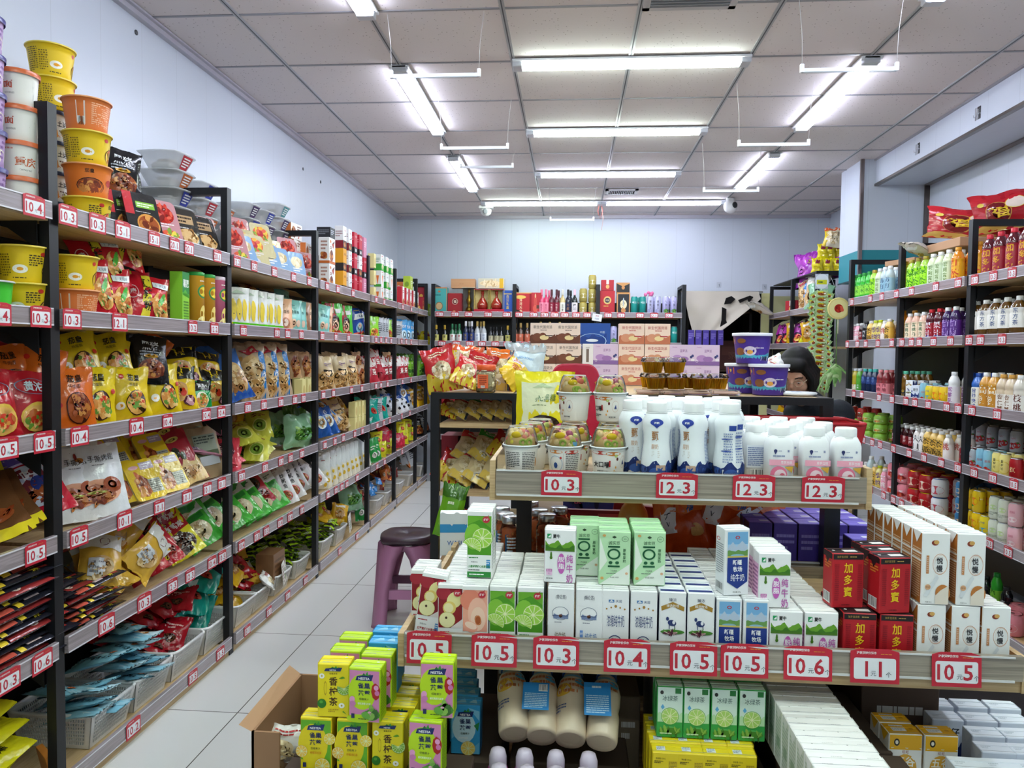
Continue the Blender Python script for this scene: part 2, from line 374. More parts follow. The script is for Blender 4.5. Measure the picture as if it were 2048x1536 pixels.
for q, (y, z) in enumerate(((4.55, 2.78), (5.3, 2.78))):
    m = M().box(2.2985, 2.3025, y-.03, y+.03, z-.02, z+.05, 'e9eaf2', 'wrap'); m.tube([(2.298, y, z+.02), (2.29, y, z-.005), (2.28, y, z-.01), (2.276, y, z+.004)], .003, 'c8c8d0', 'plastic', 6)
    put(kind('adhesive_hook', m), (0, 0, 0), 'clear stick-on hook on the bulkhead, %s pillar' % ('the one nearer the' if q else 'the one farther from the'), 'hook', 'hooks on the bulkhead')
# wall screws and marks on the left wall
for q, (px, py) in enumerate(((272, 65), (606, 338), (641, 364))):
    p = at(px, py, X=WL); m = M().lathe([(.012, 0), (.012, .003), (.004, .005)], 10, '4a4a50', 'plastic'); m.xf(Matrix.Translation((WL, p.y, p.z)) @ Matrix.Rotation(PI/2, 4, 'Y'))
    put(kind('wall_anchor', m), (0, 0, 0), 'small dark wall anchor on left wall, %s' % ('near the noodle bowls', 'higher one of the far pair', 'lower one of the far pair')[q], 'anchor', 'wall anchors')
# ---------------------------------------------------------------- lamps
def lamp(x, y, alongy, tint, label):
    L = 1.2; w = .075
    m = M().box(-L/2, L/2, -w*.68, w*.68, -.012, -.001, 'e4e6ec', 'plastic')
    d = M(); d.box(-L/2+.05, L/2-.05, -w/2+.004, w/2-.004, -.034, -.012, 'ffffff', tint)
    e1 = M().box(-L/2, -L/2+.05, -w/2-.002, w/2+.002, -.036, -.002, 'c3c6cf', 'plastic', .003); e2 = M().box(L/2-.05, L/2, -w/2-.002, w/2+.002, -.036, -.002, 'c3c6cf', 'plastic', .003)
    put(kind('ceiling_batten_lamp', m, ('diffuser', d), ('end_cap', e1), ('end_cap', e2)), (x, y, CZ-.006), label, 'ceiling light', 'ceiling batten lamps', rot=(0, 0, PI/2 if alongy else 0))
for x, y, a, t, l in ((.277, 3.93, 0, 'lampg', 'white batten lamp across the ceiling, largest and nearest of the crosswise ones'),
        (.277, 5.13, 0, 'lampg', 'white batten lamp across the ceiling, second of the crosswise row from the front'),
        (.277, 6.33, 0, 'lampb', 'white batten lamp across the ceiling just before the small air vent'),
        (-.323, 7.53, 0, 'lampg', 'batten lamp near the back wall beside the bracket-shaped camera'),
        (.877, 7.53, 0, 'lampb', 'batten lamp near the back wall beside the ball-shaped camera'),
        (-.923, 4.53, 1, 'lampb', 'long batten lamp running front to back above left aisle, larger middle one'),
        (-.923, 6.33, 1, 'lampb', 'long batten lamp running front to back above left aisle, farther small one'),
        (1.477, 4.53, 1, 'lampb', 'long batten lamp running front to back on the drinks side, larger middle one'),
        (1.477, 6.33, 1, 'lampb', 'long batten lamp running front to back on the drinks side, farther small one'),
        (-.923, 2.73, 1, 'lampb', 'batten lamp whose end shows at the top edge above the left aisle'),
        (1.477, 2.73, 1, 'lampb', 'batten lamp whose end just shows at the top edge on the drinks side')):
    lamp(x, y, a, t, l)
for x, y, a, w in ((.277, 2.13, 0, 'nearest crosswise one'), (.277, .6, 0, 'second crosswise one'), (-.923, .6, 1, 'above the snack aisle'), (1.477, .6, 1, 'above the drinks aisle'), (.277, -1., 0, 'farthest crosswise one')): lamp(x, y, a, 'lampg', 'batten lamp on the ceiling behind the camera position, '+w)
# ---------------------------------------------------------------- hanging clear sign rails
for (xa, xb, py, Y, w) in ((783, 958, 150, 3.35, 'left, nearest and largest'), (883, 1015, 295, 4.5, 'left, middle'), (922, 1025, 333, 5.6, 'left, faint far one'), (1604, 1793, 138, 3.3, 'right, nearest and largest'),
                           (1478, 1617, 288, 4.3, 'right, middle'), (1408, 1516, 381, 5.5, 'right, far one'), (1101, 1187, 439, 6.9, 'centre, against the back wall')):
    a = at(xa, py, Y=Y); b = at(xb, py, Y=Y); z = (a.z+b.z)/2; L = (b.x-a.x)/2; cx = (a.x+b.x)/2
    m = M().box(-L, L, -.003, .003, -.012, .006, 'eef0f8', 'plastic').box(-L, L, -.006, .006, -.014, -.010, 'e2e4ee', 'clear2')
    ps = [('clip', M().box(s*L-.008, s*L+.008, -.007, .007, -.012, .024, 'f4f5fa', 'plastic', .002)) for s in (-1, 1)]
    if CZ-z > .05: ps += [('cord', M().tube([(s*L, 0, .02), (s*(L+.004), 0, (CZ-z)/2), (s*(L+.02), 0, CZ-z-.002)], .0014, 'c9c4c4', 'matte', 5)) for s in (-1, 1)]
    put(kind('hanging_sign_rail', m, *ps), (cx, Y, z), 'clear empty sign rail hanging from the ceiling: '+w, 'sign rail', 'hanging sign rails')
# ---------------------------------------------------------------- vents, cameras, cord
def vent(x0, x1, y0, y1, n, label, alongx):
    m = M().box(x0, x1, y0, y0+.03, -.012, 0, 'b4b0b2', 'plastic').box(x0, x1, y1-.03, y1, -.012, 0, 'b4b0b2', 'plastic').box(x0, x0+.03, y0, y1, -.012, 0, 'b4b0b2', 'plastic').box(x1-.03, x1, y0, y1, -.012, 0, 'b4b0b2', 'plastic')
    s = M()
    for i in range(n):
        if alongx: y = y0+.035+(y1-y0-.07)*i/n; s.box(x0+.03, x1-.03, y, y+.004, -.016, -.001, 'a3a3a6', 'plastic')
        else: x = x0+.035+(x1-x0-.07)*i/n; s.box(x, x+.006, y0+.03, y1-.03, -.016, -.001, 'a8a8ac', 'plastic')
    b = M().box(x0+.02, x1-.02, y0+.02, y1-.02, -.002, 0, '26262a', 'matte')
    put(kind('ceiling_vent', m, ('slats', s), ('backing', b)), (0, 0, CZ-.005), label, 'vent', None)
vent(.29, .59, 6.97, 7.17, 14, 'small square air vent in the ceiling near the back lamps', False)
vent(.285, .68, 2.85, 3.36, 18, 'large slatted air vent cut off by the top edge of the ceiling', True)
m = M().box(-.075, .075, -.05, .05, -.03, 0, 'dcdcdc', 'plastic', .006)
p1 = M().lathe([(.055, -.035), (.06, -.05), (.052, -.08), (.03, -.1), (.005, -.106)][::-1], 18, 'e6e6e6', 'plastic')
p2 = M().lathe([(.026, 0), (.026, .015), (.016, .018)], 14, '777a80', 'plastic'); p2.xf(Matrix.Translation((0, -.05, -.066)) @ Matrix.Rotation(PI/2, 4, 'X'))
put(kind('security_camera', m, ('dome', p1), ('lens', p2)), (-.9, 7.75, CZ), 'white bracket-shaped security camera left of the back lamps', 'camera')
m = M().lathe([(.04, -.0), (.045, -.03)], 16, 'dedede', 'plastic', smooth=False); p1 = M().sphere((0, 0, -.075), .065, 'ececee', 'plastic', 18, 12)
p2 = M().lathe([(.028, 0), (.03, .01), (.02, .016)], 14, '222428', 'plastic'); p2.xf(Matrix.Translation((.028, -.045, -.07)) @ Matrix.Rotation(PI/2, 4, 'X') @ Matrix.Rotation(.5, 4, 'Y'))
put(kind('security_camera', m, ('ball', p1), ('lens', p2)), (1.505, 7.42, CZ-.006), 'white ball-shaped security camera right of the back lamps', 'camera')
m = M(); m.tube([(0, 0, 0), (-.02, 0, -.08), (.005, 0, -.16), (.03, 0, -.08), (.01, 0, 0)], .0022, 'c85048', 'cloth', 5); m.tube([(.01, 0, 0), (.035, 0, -.15), (.02, 0, -.27)], .002, 'd8a8a0', 'cloth', 5)
put(kind('string_loop', m), (.262, 7.6, CZ-.006), 'thin red cord loop dangling from ceiling between the two back lamps', 'cord')
# ================================================================ shelving
LV = [.05, .475, .80, 1.115, 1.478, 1.79]   # board tops
def bay(org, rz, L, label, dep=.40, levels=LV, H=2.12, near=True, far=False, back=True, strip='strip', kick=True, brace=True):
    """one bay; local x runs along the front, front faces -y"""
    ps = []
    root = link('shelving_unit', None, None, org, (0, 0, rz)); tagp(root, label, 'shelf', 'black shelving units')
    def pt(n, mb, par=root, pl=None):
        o = link(n, mb.mesh(n), par)
        if pl: o['label'] = pl
        return o
    def end(x):
        for y in (0, dep-.03): pt('post', M().box(x-.02, x+.02, y, y+.03, 0, H, '1a1b20', 'black'))
        pt('top_rail', M().box(x-.02, x+.02, .03, dep-.03, H-.032, H, '1a1b20', 'black'))
    if near: end(0)
    if far: end(L)
    if back: pt('back_panel', M().box(.02, L-.02, dep-.008, dep-.002, .1, 1.95, '131317', 'black'))
    for z in levels:
        b = pt('shelf_board', M().box(.021, L-.021, .002, dep-.012, z-.018, z, 'ffffff', 'wood'))
        s = M().box(.021, L-.021, -.012, .001, z-.014, z+.038, 'ffffff', strip)
        s.box(.023, L-.023, -.0135, -.0125, z-.014, z-.010, 'd8d4dc', 'plastic').box(.023, L-.023, -.0135, -.0125, z+.034, z+.038, 'd8d4dc', 'plastic')
        link('price_strip', s.mesh('price_strip'), b, (0, 0, 0))
        if brace and z > .2:
            for x in (.03, L-.03): pt('bracket', M().add([(x-.002*q, y, zz) for q in (-1, 1) for y, zz in ((.03, z-.019), (.2, z-.019), (.12, z-.04), (.03, z-.1))], [(0, 1, 2, 3), (7, 6, 5, 4), (0, 4, 5, 1), (1, 5, 6, 2), (2, 6, 7, 3), (3, 7, 4, 0)], '141418', 'black'))
    if kick: pt('kickboard', M().box(.021, L-.021, .004, .02, 0, .032, 'ffffff', 'wood'))
    return root
LP = [1.0, 2.13, 3.28, 4.45, 5.62, 6.5, 7.4, 7.93]
LN = ['first bay of left rack, cut off by the photo edge', 'second bay of left rack, with yellow noodle packs', 'third bay of left rack, with big clear snack bags', 'fourth bay of left rack, with red and white top boxes',
      'fifth bay of left rack, under the green top boxes', 'sixth bay of left rack, narrow', 'seventh and last bay of left rack in the corner']
for i, n in enumerate(LN): bay((-1.54, LP[i], 0), PI/2, LP[i+1]-LP[i], 'black shelving unit, '+n, far=(i == 6))
BP = [-1.5, -.63, .25, 1.14]
for i, n in enumerate(('left bay of back rack, under the teal gift box', 'middle bay of back rack, with wine bottles', 'right bay of back rack, beside the curtain')):
    bay((BP[i]+.02, 7.93, 0), 0, BP[i+1]-BP[i], 'black shelving unit, '+n, dep=.38, far=(i == 2))
RP = [3.3, 4.14, 4.99, 5.85]
for i, n in enumerate(('nearest bay of drinks rack, red tea on top', 'middle bay of drinks rack, yellow-green tea on top', 'far bay of drinks rack beside the pillar, green bottles')):
    bay((2.08, RP[i+1], 0), -PI/2, RP[i+1]-RP[i], 'black shelving unit, '+n, near=True, far=(i == 0))
SP = [6.65, 7.36, 8.12]
for i, n in enumerate(('near bay of snack rack beyond the pillar', 'far bay of snack rack beyond the pillar')):
    bay((2.08, SP[i+1], 0), -PI/2, SP[i+1]-SP[i], 'black shelving unit, '+n, far=(i == 0), back=False, levels=[.05, .8, 1.478, 1.79])
# ================================================================ kinds of goods
K = {}
def carton(n, w, d, h, base, F=(), L=(), R=(), T=(('m', .1, .16, .6, .26, 'b0b4bc', 1), ('r', .0, .44, 1, .47, '9a9ea8'), ('e', .8, .75, .05, .07, 'c8ccd4')), seam='969aa4', name='drink_carton', ridge=True, B=None):
    c = base if isinstance(base, dict) else {'all': base}
    m = M().box(-w/2, w/2, -d/2, d/2, 0, h, {**c}, 'card', .0016)
    art(m, F, w-.003, h-.003, flat(-d/2, 0, .0015)); art(m, L, d-.003, h-.003, side(-w/2, 0, .0015, -1)); art(m, R, d-.003, h-.003, side(w/2, 0, .0015, 1))
    art(m, T, w-.003, d-.003, top(h, 0, -d/2+.0015))
    ps = []
    if ridge:
        r = M().box(-w/2+.001, w/2-.001, .004, .0065, h-.0003, h+.0012, c.get('T', c['all'])); r.box(-w/2+.001, w/2-.001, -d/2+.006, -d/2+.0066, h-.0003, h+.0003, seam)
        r.add([(-w/2-.0006, -d*.42, h), (-w/2-.0006, d*.42, h), (-w/2-.0007, 0, h-d*.55)], [(0, 2, 1)], c.get('T', c['all'])).add([(w/2+.0006, -d*.42, h), (w/2+.0006, d*.42, h), (w/2+.0007, 0, h-d*.55)], [(0, 1, 2)], c.get('T', c['all']))
        ps = [('top_flap', r)]
    K[n] = kind(name, m, *ps); return m
JB = lambda c, t, w1, w2: [('r', 0, 0, 1, .34, 'f3f3f1'), ('m', .06, .285, .62, .315, c, 1), ('t', '净含量:250mL', .3, .235, .028, '333333', .62), ('r', .8, .14, .96, .27, '3a8ac8'), ('m', .81, .2, .95, .26, 'ffffff', 2), ('T', t, .5, .165, .045, c, .78), ('m', .05, .1, .75, .125, '555555', 1)]+[('r', 0, 0, 1, .085, c), ('m', .08, .03, .9, .06, 'ffffff', 1)]
LOGO = [('o', .78, .885, .155, .052, .16, 'c83848'), ('e', .78, .885, .13, .042, 'c8283c'), ('T', '维维', .78, .885, .042, 'ffffff', .9), ('p', [(.82, .93), (.9, .965), (.86, .92)], 'c8283c')]
carton('lime', .050, .040, .133, {'all': 'f2f3f1', 'B': 'dfe8d8'}, [('r', 0, .33, 1, .97, '4f9a1e'), ('p', [(0, .97), (0, .8), (.5, .88), (1, .75), (1, .97)], '6db02c'), ('e', .25, .62, .38, .2, '86c43c'), ('s', .62, .6, .44, '8ac53a', 'a6d84e'), ('s', .18, .46, .42, '79b830', 'b2dc5e', -.5, 2.7), ('r', 0, .94, 1, 1, 'f2f3f1')]+JB('2c8c3a', '小青柠檬维C水果饮料', 0, 0)+LOGO, R=[('m', .1, .1, .9, .9, 'b8bcb8', 16)])
carton('apple', .050, .040, .133, 'f2f2f0', [('r', 0, .36, 1, .97, '8e1624'), ('p', [(.5, .36), (1, .36), (1, .5)], 'e8dcd8'), ('e', .2, .88, .3, .1, 'a82838'), ('e', .66, .78, .3, .13, 'f0e4a0', -.6), ('e', .45, .66, .27, .1, 'e8cc70', -.7), ('e', .42, .66, .2, .07, 'f4e8b4', -.7), ('e', .36, .48, .34, .12, 'f2eab2'), ('o', .36, .48, .34, .12, .05, 'c4b860'), ('e', .32, .51, .05, .02, '4a2818'), ('r', 0, .95, 1, 1, 'f2f2f0')]+JB('b81c28', '红苹果维C水果饮料', 0, 0)+LOGO, R=[('m', .1, .1, .9, .9, 'bcb4b4', 16)])
carton('peach', .050, .040, .133, 'f2f2f0', [('r', 0, .33, 1, .97, 'f0a890'), ('e', .3, .8, .42, .16, 'e88870'), ('e', .6, .6, .4, .24, 'f6bca4'), ('e', .62, .52, .3, .18, 'f8d0b8'), ('e', .62, .5, .13, .075, 'b0582c', .3), ('o', .62, .5, .13, .075, .2, 'd88858'), ('e', .3, .4, .32, .08, 'f4a890', -.4), ('e', .33, .42, .26, .05, 'fbd8c4', -.4), ('r', 0, .95, 1, 1, 'f2f2f0')]+[('r', 0, 0, 1, .3, 'f3f3f1'), ('m', .06, .25, .62, .28, 'c85848', 1), ('t', '净含量:250mL', .3, .2, .028, '333333', .62), ('r', .8, .12, .96, .25, '3a8ac8')]+LOGO)
carton('skim', .060, .040, .104, 'f4f4f4', [('r', .06, .84, .2, .93, '1a9a58'), ('p', [(.08, .86), (.18, .92), (.18, .86)], 'ffffff'), ('T', '蒙牛', .38, .885, .085, '222222', .8),
    ('w', 0, 1, .62, .76, .04, '6aa42c', 2.2), ('w', 0, 1, .6, .68, .03, '3f7a1c', .8), ('e', .2, .52, .035, .07, '4a7a1c'), ('e', .2, .47, .05, .035, '4a7a1c'), ('p', [(0, .6), (1, .6), (1, .64), (0, .64)], '4a7a1c'), ('t', '脱', .56, .44, .1, 'ffffff'),
    ('e', .55, .36, .13, .2, 'c860b8'), ('v', '脱脂', .55, .44, .115, 'ffffff'), ('v', '纯牛奶', .83, .46, .17, 'c060b0', .78), ('r', .04, .13, .24, .25, 'f0c8e4'), ('r', .04, .2, .24, .25, 'c860b0'), ('t', '蛋白质', .14, .225, .03, 'ffffff'), ('t', '3.2', .14, .165, .045, '8a4a80'), ('m', .04, .05, .4, .09, '888888', 1)], L=[('r', 0, .1, 1, .8, 'f0b8dc'), ('m', .1, .15, .9, .75, 'a85898', 8)], T=[('m', .1, .6, .7, .8, 'b8b8bc', 1)])
SOY = [('p', [(0, .9), (0, .25), (.25, .45)], 'eef8e8'), ('p', [(0, .0), (1, 0), (1, .4)], 'f0f8ec'), ('e', .48, .91, .07, .02, '3a5a3a'), ('p', [(.42, .9), (.48, .94), (.54, .9), (.48, .885)], '2c4a2c'), ('t', '诚实豆', .48, .8, .075, '1c5a34'),
    ('r', .27, .71, .67, .742, '0e5a34'), ('o', .47, .585, .22, .105, .28, '0e5a34'), ('e', .36, .42, .065, .03, '0e5a34'), ('e', .58, .42, .065, .03, '0e5a34'), ('r', .27, .335, .67, .367, '0e5a34'), ('v', '原味豆奶', .82, .66, .06, '1c5a34'),
    ('t', '7.5|0|0', .47, .26, .05, '3a4a3a', .9), ('m', .22, .2, .74, .225, '6a7a6a', 1), ('t', '净含量 250毫升', .5, .14, .032, '4a5a4a', .8), ('o', .84, .88, .11, .055, .1, '2a6a3c'), ('t', '植物', .84, .88, .025, '2a6a3c'), ('e', .14, .94, .06, .025, 'd8a860'), ('e', .08, .12, .06, .03, 'd8a860'), ('e', .9, .22, .05, .025, 'e8b890')]
carton('soy101', .060, .040, .104, {'all': 'bfe8b8', 'T': 'b4e0b0'}, SOY, L=[('m', .1, .1, .9, .9, '8ab890', 12)])
carton('milka', .050, .040, .133, {'all': 'f3f3f4', 'L': '1a2c5a', 'R': '1a2c5a'}, [('t', '(特仑苏)', .5, .88, .07, '222244', .62), ('o', .48, .64, .34, .1, .05, '3a4a70'), ('w', .2, .8, .56, .62, .012, '7a8ab0'), ('r', .16, .6, .8, .61, '3a4a70'), ('f', .5, .6, .07, .02, 'dark', 5), ('m', .25, .5, .72, .52, '666a80', 1), ('t', '纯牛奶', .48, .3, .14, '8a7460', .4), ('p', [(.32, .05), (.4, .095), (.6, .095), (.68, .05), (.6, .005), (.4, .005)], '6a4a30'), ('t', '3.6', .18, .05, .04, '555555'), ('t', '120', .8, .05, .035, '555555')])
carton('milkb', .050, .040, .133, {'all': 'f3f3f4', 'L': '1a2c5a', 'R': '1a2c5a'}, [('t', '(特仑苏)', .5, .88, .07, '222244', .62), ('o', .48, .64, .34, .1, .05, '3a4a70'), ('w', .2, .8, .56, .62, .012, '7a8ab0'), ('r', .16, .6, .8, .61, '3a4a70'), ('f', .5, .6, .07, .02, 'dark', 5), ('m', .25, .5, .72, .52, '666a80', 1), ('r', .14, .2, .26, .4, '6a94d8'), ('t', '脱', .2, .35, .04, 'ffffff'), ('t', '纯牛奶', .58, .3, .14, '5a84c0', .42), ('p', [(.32, .05), (.4, .095), (.6, .095), (.68, .05), (.6, .005), (.4, .005)], '5a84c8'), ('t', '3.6', .18, .05, .04, '6a84b0'), ('t', '60', .8, .05, .035, '6a84b0')])
carton('milkc', .050, .040, .133, {'all': 'f3f3f4', 'L': '16245c', 'R': '16245c'}, [('r', .22, .83, .44, .87, '3a78b8'), ('p', [(.24, .84), (.33, .868), (.42, .84)], 'ffffff'), ('t', '天润', .62, .85, .045, '2a4a80')]+[('e', .14+.18*i, .735+.02*(1 if i in (1, 3) else 2 if i == 2 else 0), .035+.02*(i == 2), .014+.008*(i == 2), 'b08038') for i in range(5)]+[('t', '浓缩纯牛奶', .5, .56, .19, '2a3c78', .27), ('o', .48, .24, .29, .11, .12, '1c2c68'), ('T', '≥3.6%', .48, .25, .052, '1c2c68', .9), ('m', .32, .29, .64, .31, '1c2c68', 1), ('m', .34, .19, .62, .2, '5a6488', 1)])
carton('milkd', .050, .040, .133, {'all': 'f3f3f4', 'L': '2c3c80', 'R': '2c3c80', 'T': 'e8ecf2'}, [('t', '臻浓', .5, .9, .055, '333355'), ('p', [(.04, .8), (.5, .87), (.96, .8), (.94, .735), (.5, .8), (.06, .735)], 'a8802c'), ('t', '臻选牧场', .5, .812, .05, 'ffffff', .9), ('e', .48, .56, .17, .045, '2a3a70', -.2), ('e', .3, .62, .06, .03, '2a3a70'), ('e', .55, .57, .06, .03, 'f0f0f4'), ('r', .36, .47, .39, .55, '2a3a70'), ('r', .57, .45, .6, .53, '2a3a70'), ('f', .5, .43, .48, .035, 'green', 16, .6), ('f', .4, .41, .3, .02, 'bean', 10), ('t', '纯牛奶', .5, .24, .13, 'a8782c', .62), ('m', .3, .1, .7, .13, '888888', 1)], T=[('r', .03, .1, .97, .4, '2c3c80')])
XJ = [('w', .08, .95, .6, .95, .004, 'a8cce8'), ('r', .08, .78, .95, .97, '78b0dc'), ('p', [(.08, .72), (.3, .82), (.45, .74), (.7, .83), (.95, .73), (.95, .68), (.08, .68)], 'b8c8dc'), ('w', .08, .95, .6, .68, .01, '6a9a50'), ('e', .5, .6, .3, .03, '88b8cc'), ('r', .08, .57, .95, .6, 'd8c060'), ('o', .5, .885, .1, .025, .4, 'c83040'), ('p', [(.08, .575), (.95, .575), (.95, .2), (.52, .09), (.08, .2)], '203a8c'), ('T', '新疆', .5, .5, .085, 'ffffff', .85), ('T', '牧场', .52, .395, .085, 'ffffff', .85), ('t', '纯牛奶', .52, .265, .12, 'ffffff', .62), ('t', '净含量:250g', .5, .04, .03, '444444', .8)]
carton('milke', .050, .040, .133, 'f3f4f6', XJ, L=[('o', .3, .83, .2, .03, .3, 'c83040'), ('m', .1, .3, .9, .78, 'a8a8b0', 14), ('b', .1, .05, .85, .17)])
JDB = [('r', 0, .9, 1, 1, '1c1416'), ('t', '加多宝凉茶', .3, .95, .045, 'c8a050', .9), ('m', .55, .935, .92, .965, 'c8a050', 1), ('v', '加多寶', .5, .74, .2, 'f0c81c', .86), ('m', .06, .12, .2, .82, '8a1420', 18), ('m', .82, .12, .96, .82, '8a1420', 18), ('m', .3, .03, .7, .07, '7a1018', 1)]
carton('herbal', .060, .041, .104, {'all': 'b81a24', 'T': '2a1a1e'}, JDB, L=[('r', 0, .9, 1, 1, '1c1416'), ('m', .2, .7, .9, .85, 'd88830', 3), ('b', .1, .05, .85, .25)], T=[('r', .45, .25, .9, .75, 'ece8e8'), ('e', .15, .5, .05, .1, 'ddd8d8')], seam='5a4a4e')
YM = [('e', .45, .87, .13, .038, '8a3a28'), ('e', .5, .88, .1, .03, 'd8a860'), ('o', .66, .57, .28, .15, .05, 'd89870'), ('o', .69, .57, .24, .13, .03, 'e8c0a0'), ('v', '悦慢', .64, .62, .1, '1c1c24', .9), ('r', .14, .43, .24, .69, 'c88858'), ('m', .16, .45, .22, .67, 'f8e8d8', 8), ('p', [(.05, .12), (.55, .42), (.62, .38), (.2, .1)], 'dde0e4'), ('e', .22, .24, .11, .04, 'd8a880'), ('t', '特浓', .22, .24, .03, '8a4a20'), ('e', .78, .16, .28, .12, 'c07838'), ('p', [(.5, .12), (.7, .2), (1, .27), (1, 0), (.5, 0)], 'e8dccc'), ('t', '净含量:250mL', .25, .03, .022, '555555', .7)]
carton('yuem', .050, .040, .133, {'all': 'f1f1f0', 'L': 'b8702c', 'R': 'b8702c'}, YM, L=[('m', .08, .05, .92, .78, 'e8c8a0', 22), ('r', 0, .6, 1, .62, 'f1f1f0'), ('r', 0, .7, 1, .72, 'f1f1f0')])
NL = lambda y, k=1: [('p', [(.2, y-.05*k), (.25, y+.035*k), (.45, y+.055*k), (.8, y+.07*k), (.74, y-.05*k)], '1c2c6c'), ('p', [(.42, y+.05*k), (.48, y+.1*k), (.56, y+.045*k)], '2c7a34'), ('p', [(.52, y+.05*k), (.6, y+.13*k), (.64, y+.05*k)], '3c9a3c'), ('p', [(.6, y+.05*k), (.72, y+.09*k), (.66, y+.04*k)], '2c7a34'), ('T', 'NESTEA', .49, y-.008, .062*k, 'ffffff', 1.0)]
QC = [('T', '雀巢', .49, .685, .115, '1c2a5c', 1.05), ('T', '茶萃', .49, .545, .115, '1c2a5c', 1.05), ('t', '低糖果汁', .49, .43, .05, '2a3a2a', .95)]
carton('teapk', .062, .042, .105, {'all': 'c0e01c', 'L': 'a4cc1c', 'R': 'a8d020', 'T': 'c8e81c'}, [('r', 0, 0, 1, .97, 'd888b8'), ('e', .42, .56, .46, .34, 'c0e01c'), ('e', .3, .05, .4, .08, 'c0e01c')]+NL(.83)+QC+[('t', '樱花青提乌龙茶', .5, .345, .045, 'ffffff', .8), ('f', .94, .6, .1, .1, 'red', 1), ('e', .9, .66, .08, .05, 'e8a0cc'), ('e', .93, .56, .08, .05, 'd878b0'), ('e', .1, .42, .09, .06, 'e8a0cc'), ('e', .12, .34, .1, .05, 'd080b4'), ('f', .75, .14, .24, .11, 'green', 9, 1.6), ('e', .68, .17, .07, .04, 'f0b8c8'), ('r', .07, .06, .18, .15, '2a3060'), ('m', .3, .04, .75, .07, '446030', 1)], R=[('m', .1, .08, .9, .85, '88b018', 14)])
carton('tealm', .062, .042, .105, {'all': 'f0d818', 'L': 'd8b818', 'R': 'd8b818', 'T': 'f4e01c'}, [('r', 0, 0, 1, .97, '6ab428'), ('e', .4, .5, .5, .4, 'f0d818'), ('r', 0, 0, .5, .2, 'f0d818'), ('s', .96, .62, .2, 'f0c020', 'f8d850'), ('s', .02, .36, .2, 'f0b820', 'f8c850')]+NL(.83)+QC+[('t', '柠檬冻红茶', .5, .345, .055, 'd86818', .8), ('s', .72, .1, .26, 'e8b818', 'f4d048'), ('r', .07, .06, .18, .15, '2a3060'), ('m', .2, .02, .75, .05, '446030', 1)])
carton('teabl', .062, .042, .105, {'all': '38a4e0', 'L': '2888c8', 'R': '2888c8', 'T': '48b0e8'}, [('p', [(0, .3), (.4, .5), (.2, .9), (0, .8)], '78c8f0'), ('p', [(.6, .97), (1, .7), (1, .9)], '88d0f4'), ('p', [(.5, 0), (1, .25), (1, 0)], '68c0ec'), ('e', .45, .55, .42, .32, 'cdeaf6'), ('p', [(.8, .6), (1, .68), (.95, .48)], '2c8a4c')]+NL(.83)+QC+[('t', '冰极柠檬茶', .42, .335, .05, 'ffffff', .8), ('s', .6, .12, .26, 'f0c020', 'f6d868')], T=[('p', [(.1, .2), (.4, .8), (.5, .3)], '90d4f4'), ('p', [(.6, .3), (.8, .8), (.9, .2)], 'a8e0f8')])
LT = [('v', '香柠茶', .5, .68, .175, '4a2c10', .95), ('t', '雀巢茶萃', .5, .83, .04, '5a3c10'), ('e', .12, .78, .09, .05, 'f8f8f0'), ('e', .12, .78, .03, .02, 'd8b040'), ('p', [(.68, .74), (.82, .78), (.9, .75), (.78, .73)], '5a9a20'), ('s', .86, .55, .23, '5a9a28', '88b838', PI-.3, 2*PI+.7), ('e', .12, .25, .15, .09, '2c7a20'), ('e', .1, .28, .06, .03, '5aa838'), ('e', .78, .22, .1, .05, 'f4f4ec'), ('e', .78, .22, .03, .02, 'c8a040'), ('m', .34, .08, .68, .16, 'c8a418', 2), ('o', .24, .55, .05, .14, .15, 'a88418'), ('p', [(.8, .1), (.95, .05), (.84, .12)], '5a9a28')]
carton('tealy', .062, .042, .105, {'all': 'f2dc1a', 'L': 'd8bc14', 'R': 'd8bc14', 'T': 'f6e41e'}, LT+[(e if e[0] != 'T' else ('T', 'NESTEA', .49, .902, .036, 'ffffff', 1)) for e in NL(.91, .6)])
carton('icetea', .049, .035, .098, {'all': '38a850', 'T': 'd8ecd8'}, [('r', 0, .42, 1, 1, 'dcefe4'), ('w', 0, 1, .3, .46, .03, 'bfe6b8'), ('r', .7, .88, .94, .99, '2a7a3c'), ('t', '冰绿茶', .5, .78, .12, '2a5a50', .85), ('p', [(.12, .6), (.2, .66), (.28, .6), (.2, .55)], '60b0e0'), ('s', .5, .42, .36, '6ab838', 'b4dc70'), ('e', .5, .16, .3, .06, '58b860'), ('f', .5, .12, .45, .07, 'green', 12), ('m', .1, .05, .9, .1, 'c8e8c8', 1), ('e', .16, .9, .07, .04, '333333')])
carton('yeljuice', .049, .035, .098, {'all': 'ecd01c', 'T': 'f0d828'}, [('t', '净含量:125mL', .3, .9, .04, '4a3a10', .8), ('m', .05, .8, .4, .86, '4a3a10', 2), ('r', .6, .7, .95, .86, 'e4c420'), ('m', .62, .72, .93, .85, '8a7010', 5), ('p', [(.3, 0), (.4, .3), (.62, .62), (.85, .66), (.66, .34), (.58, 0)], '4a3a28'), ('e', .62, .4, .1, .1, '6a543c')], T=[('r', .15, .2, .5, .7, 'e8ecf0'), ('m', .17, .25, .48, .65, '7a88a0', 3)])
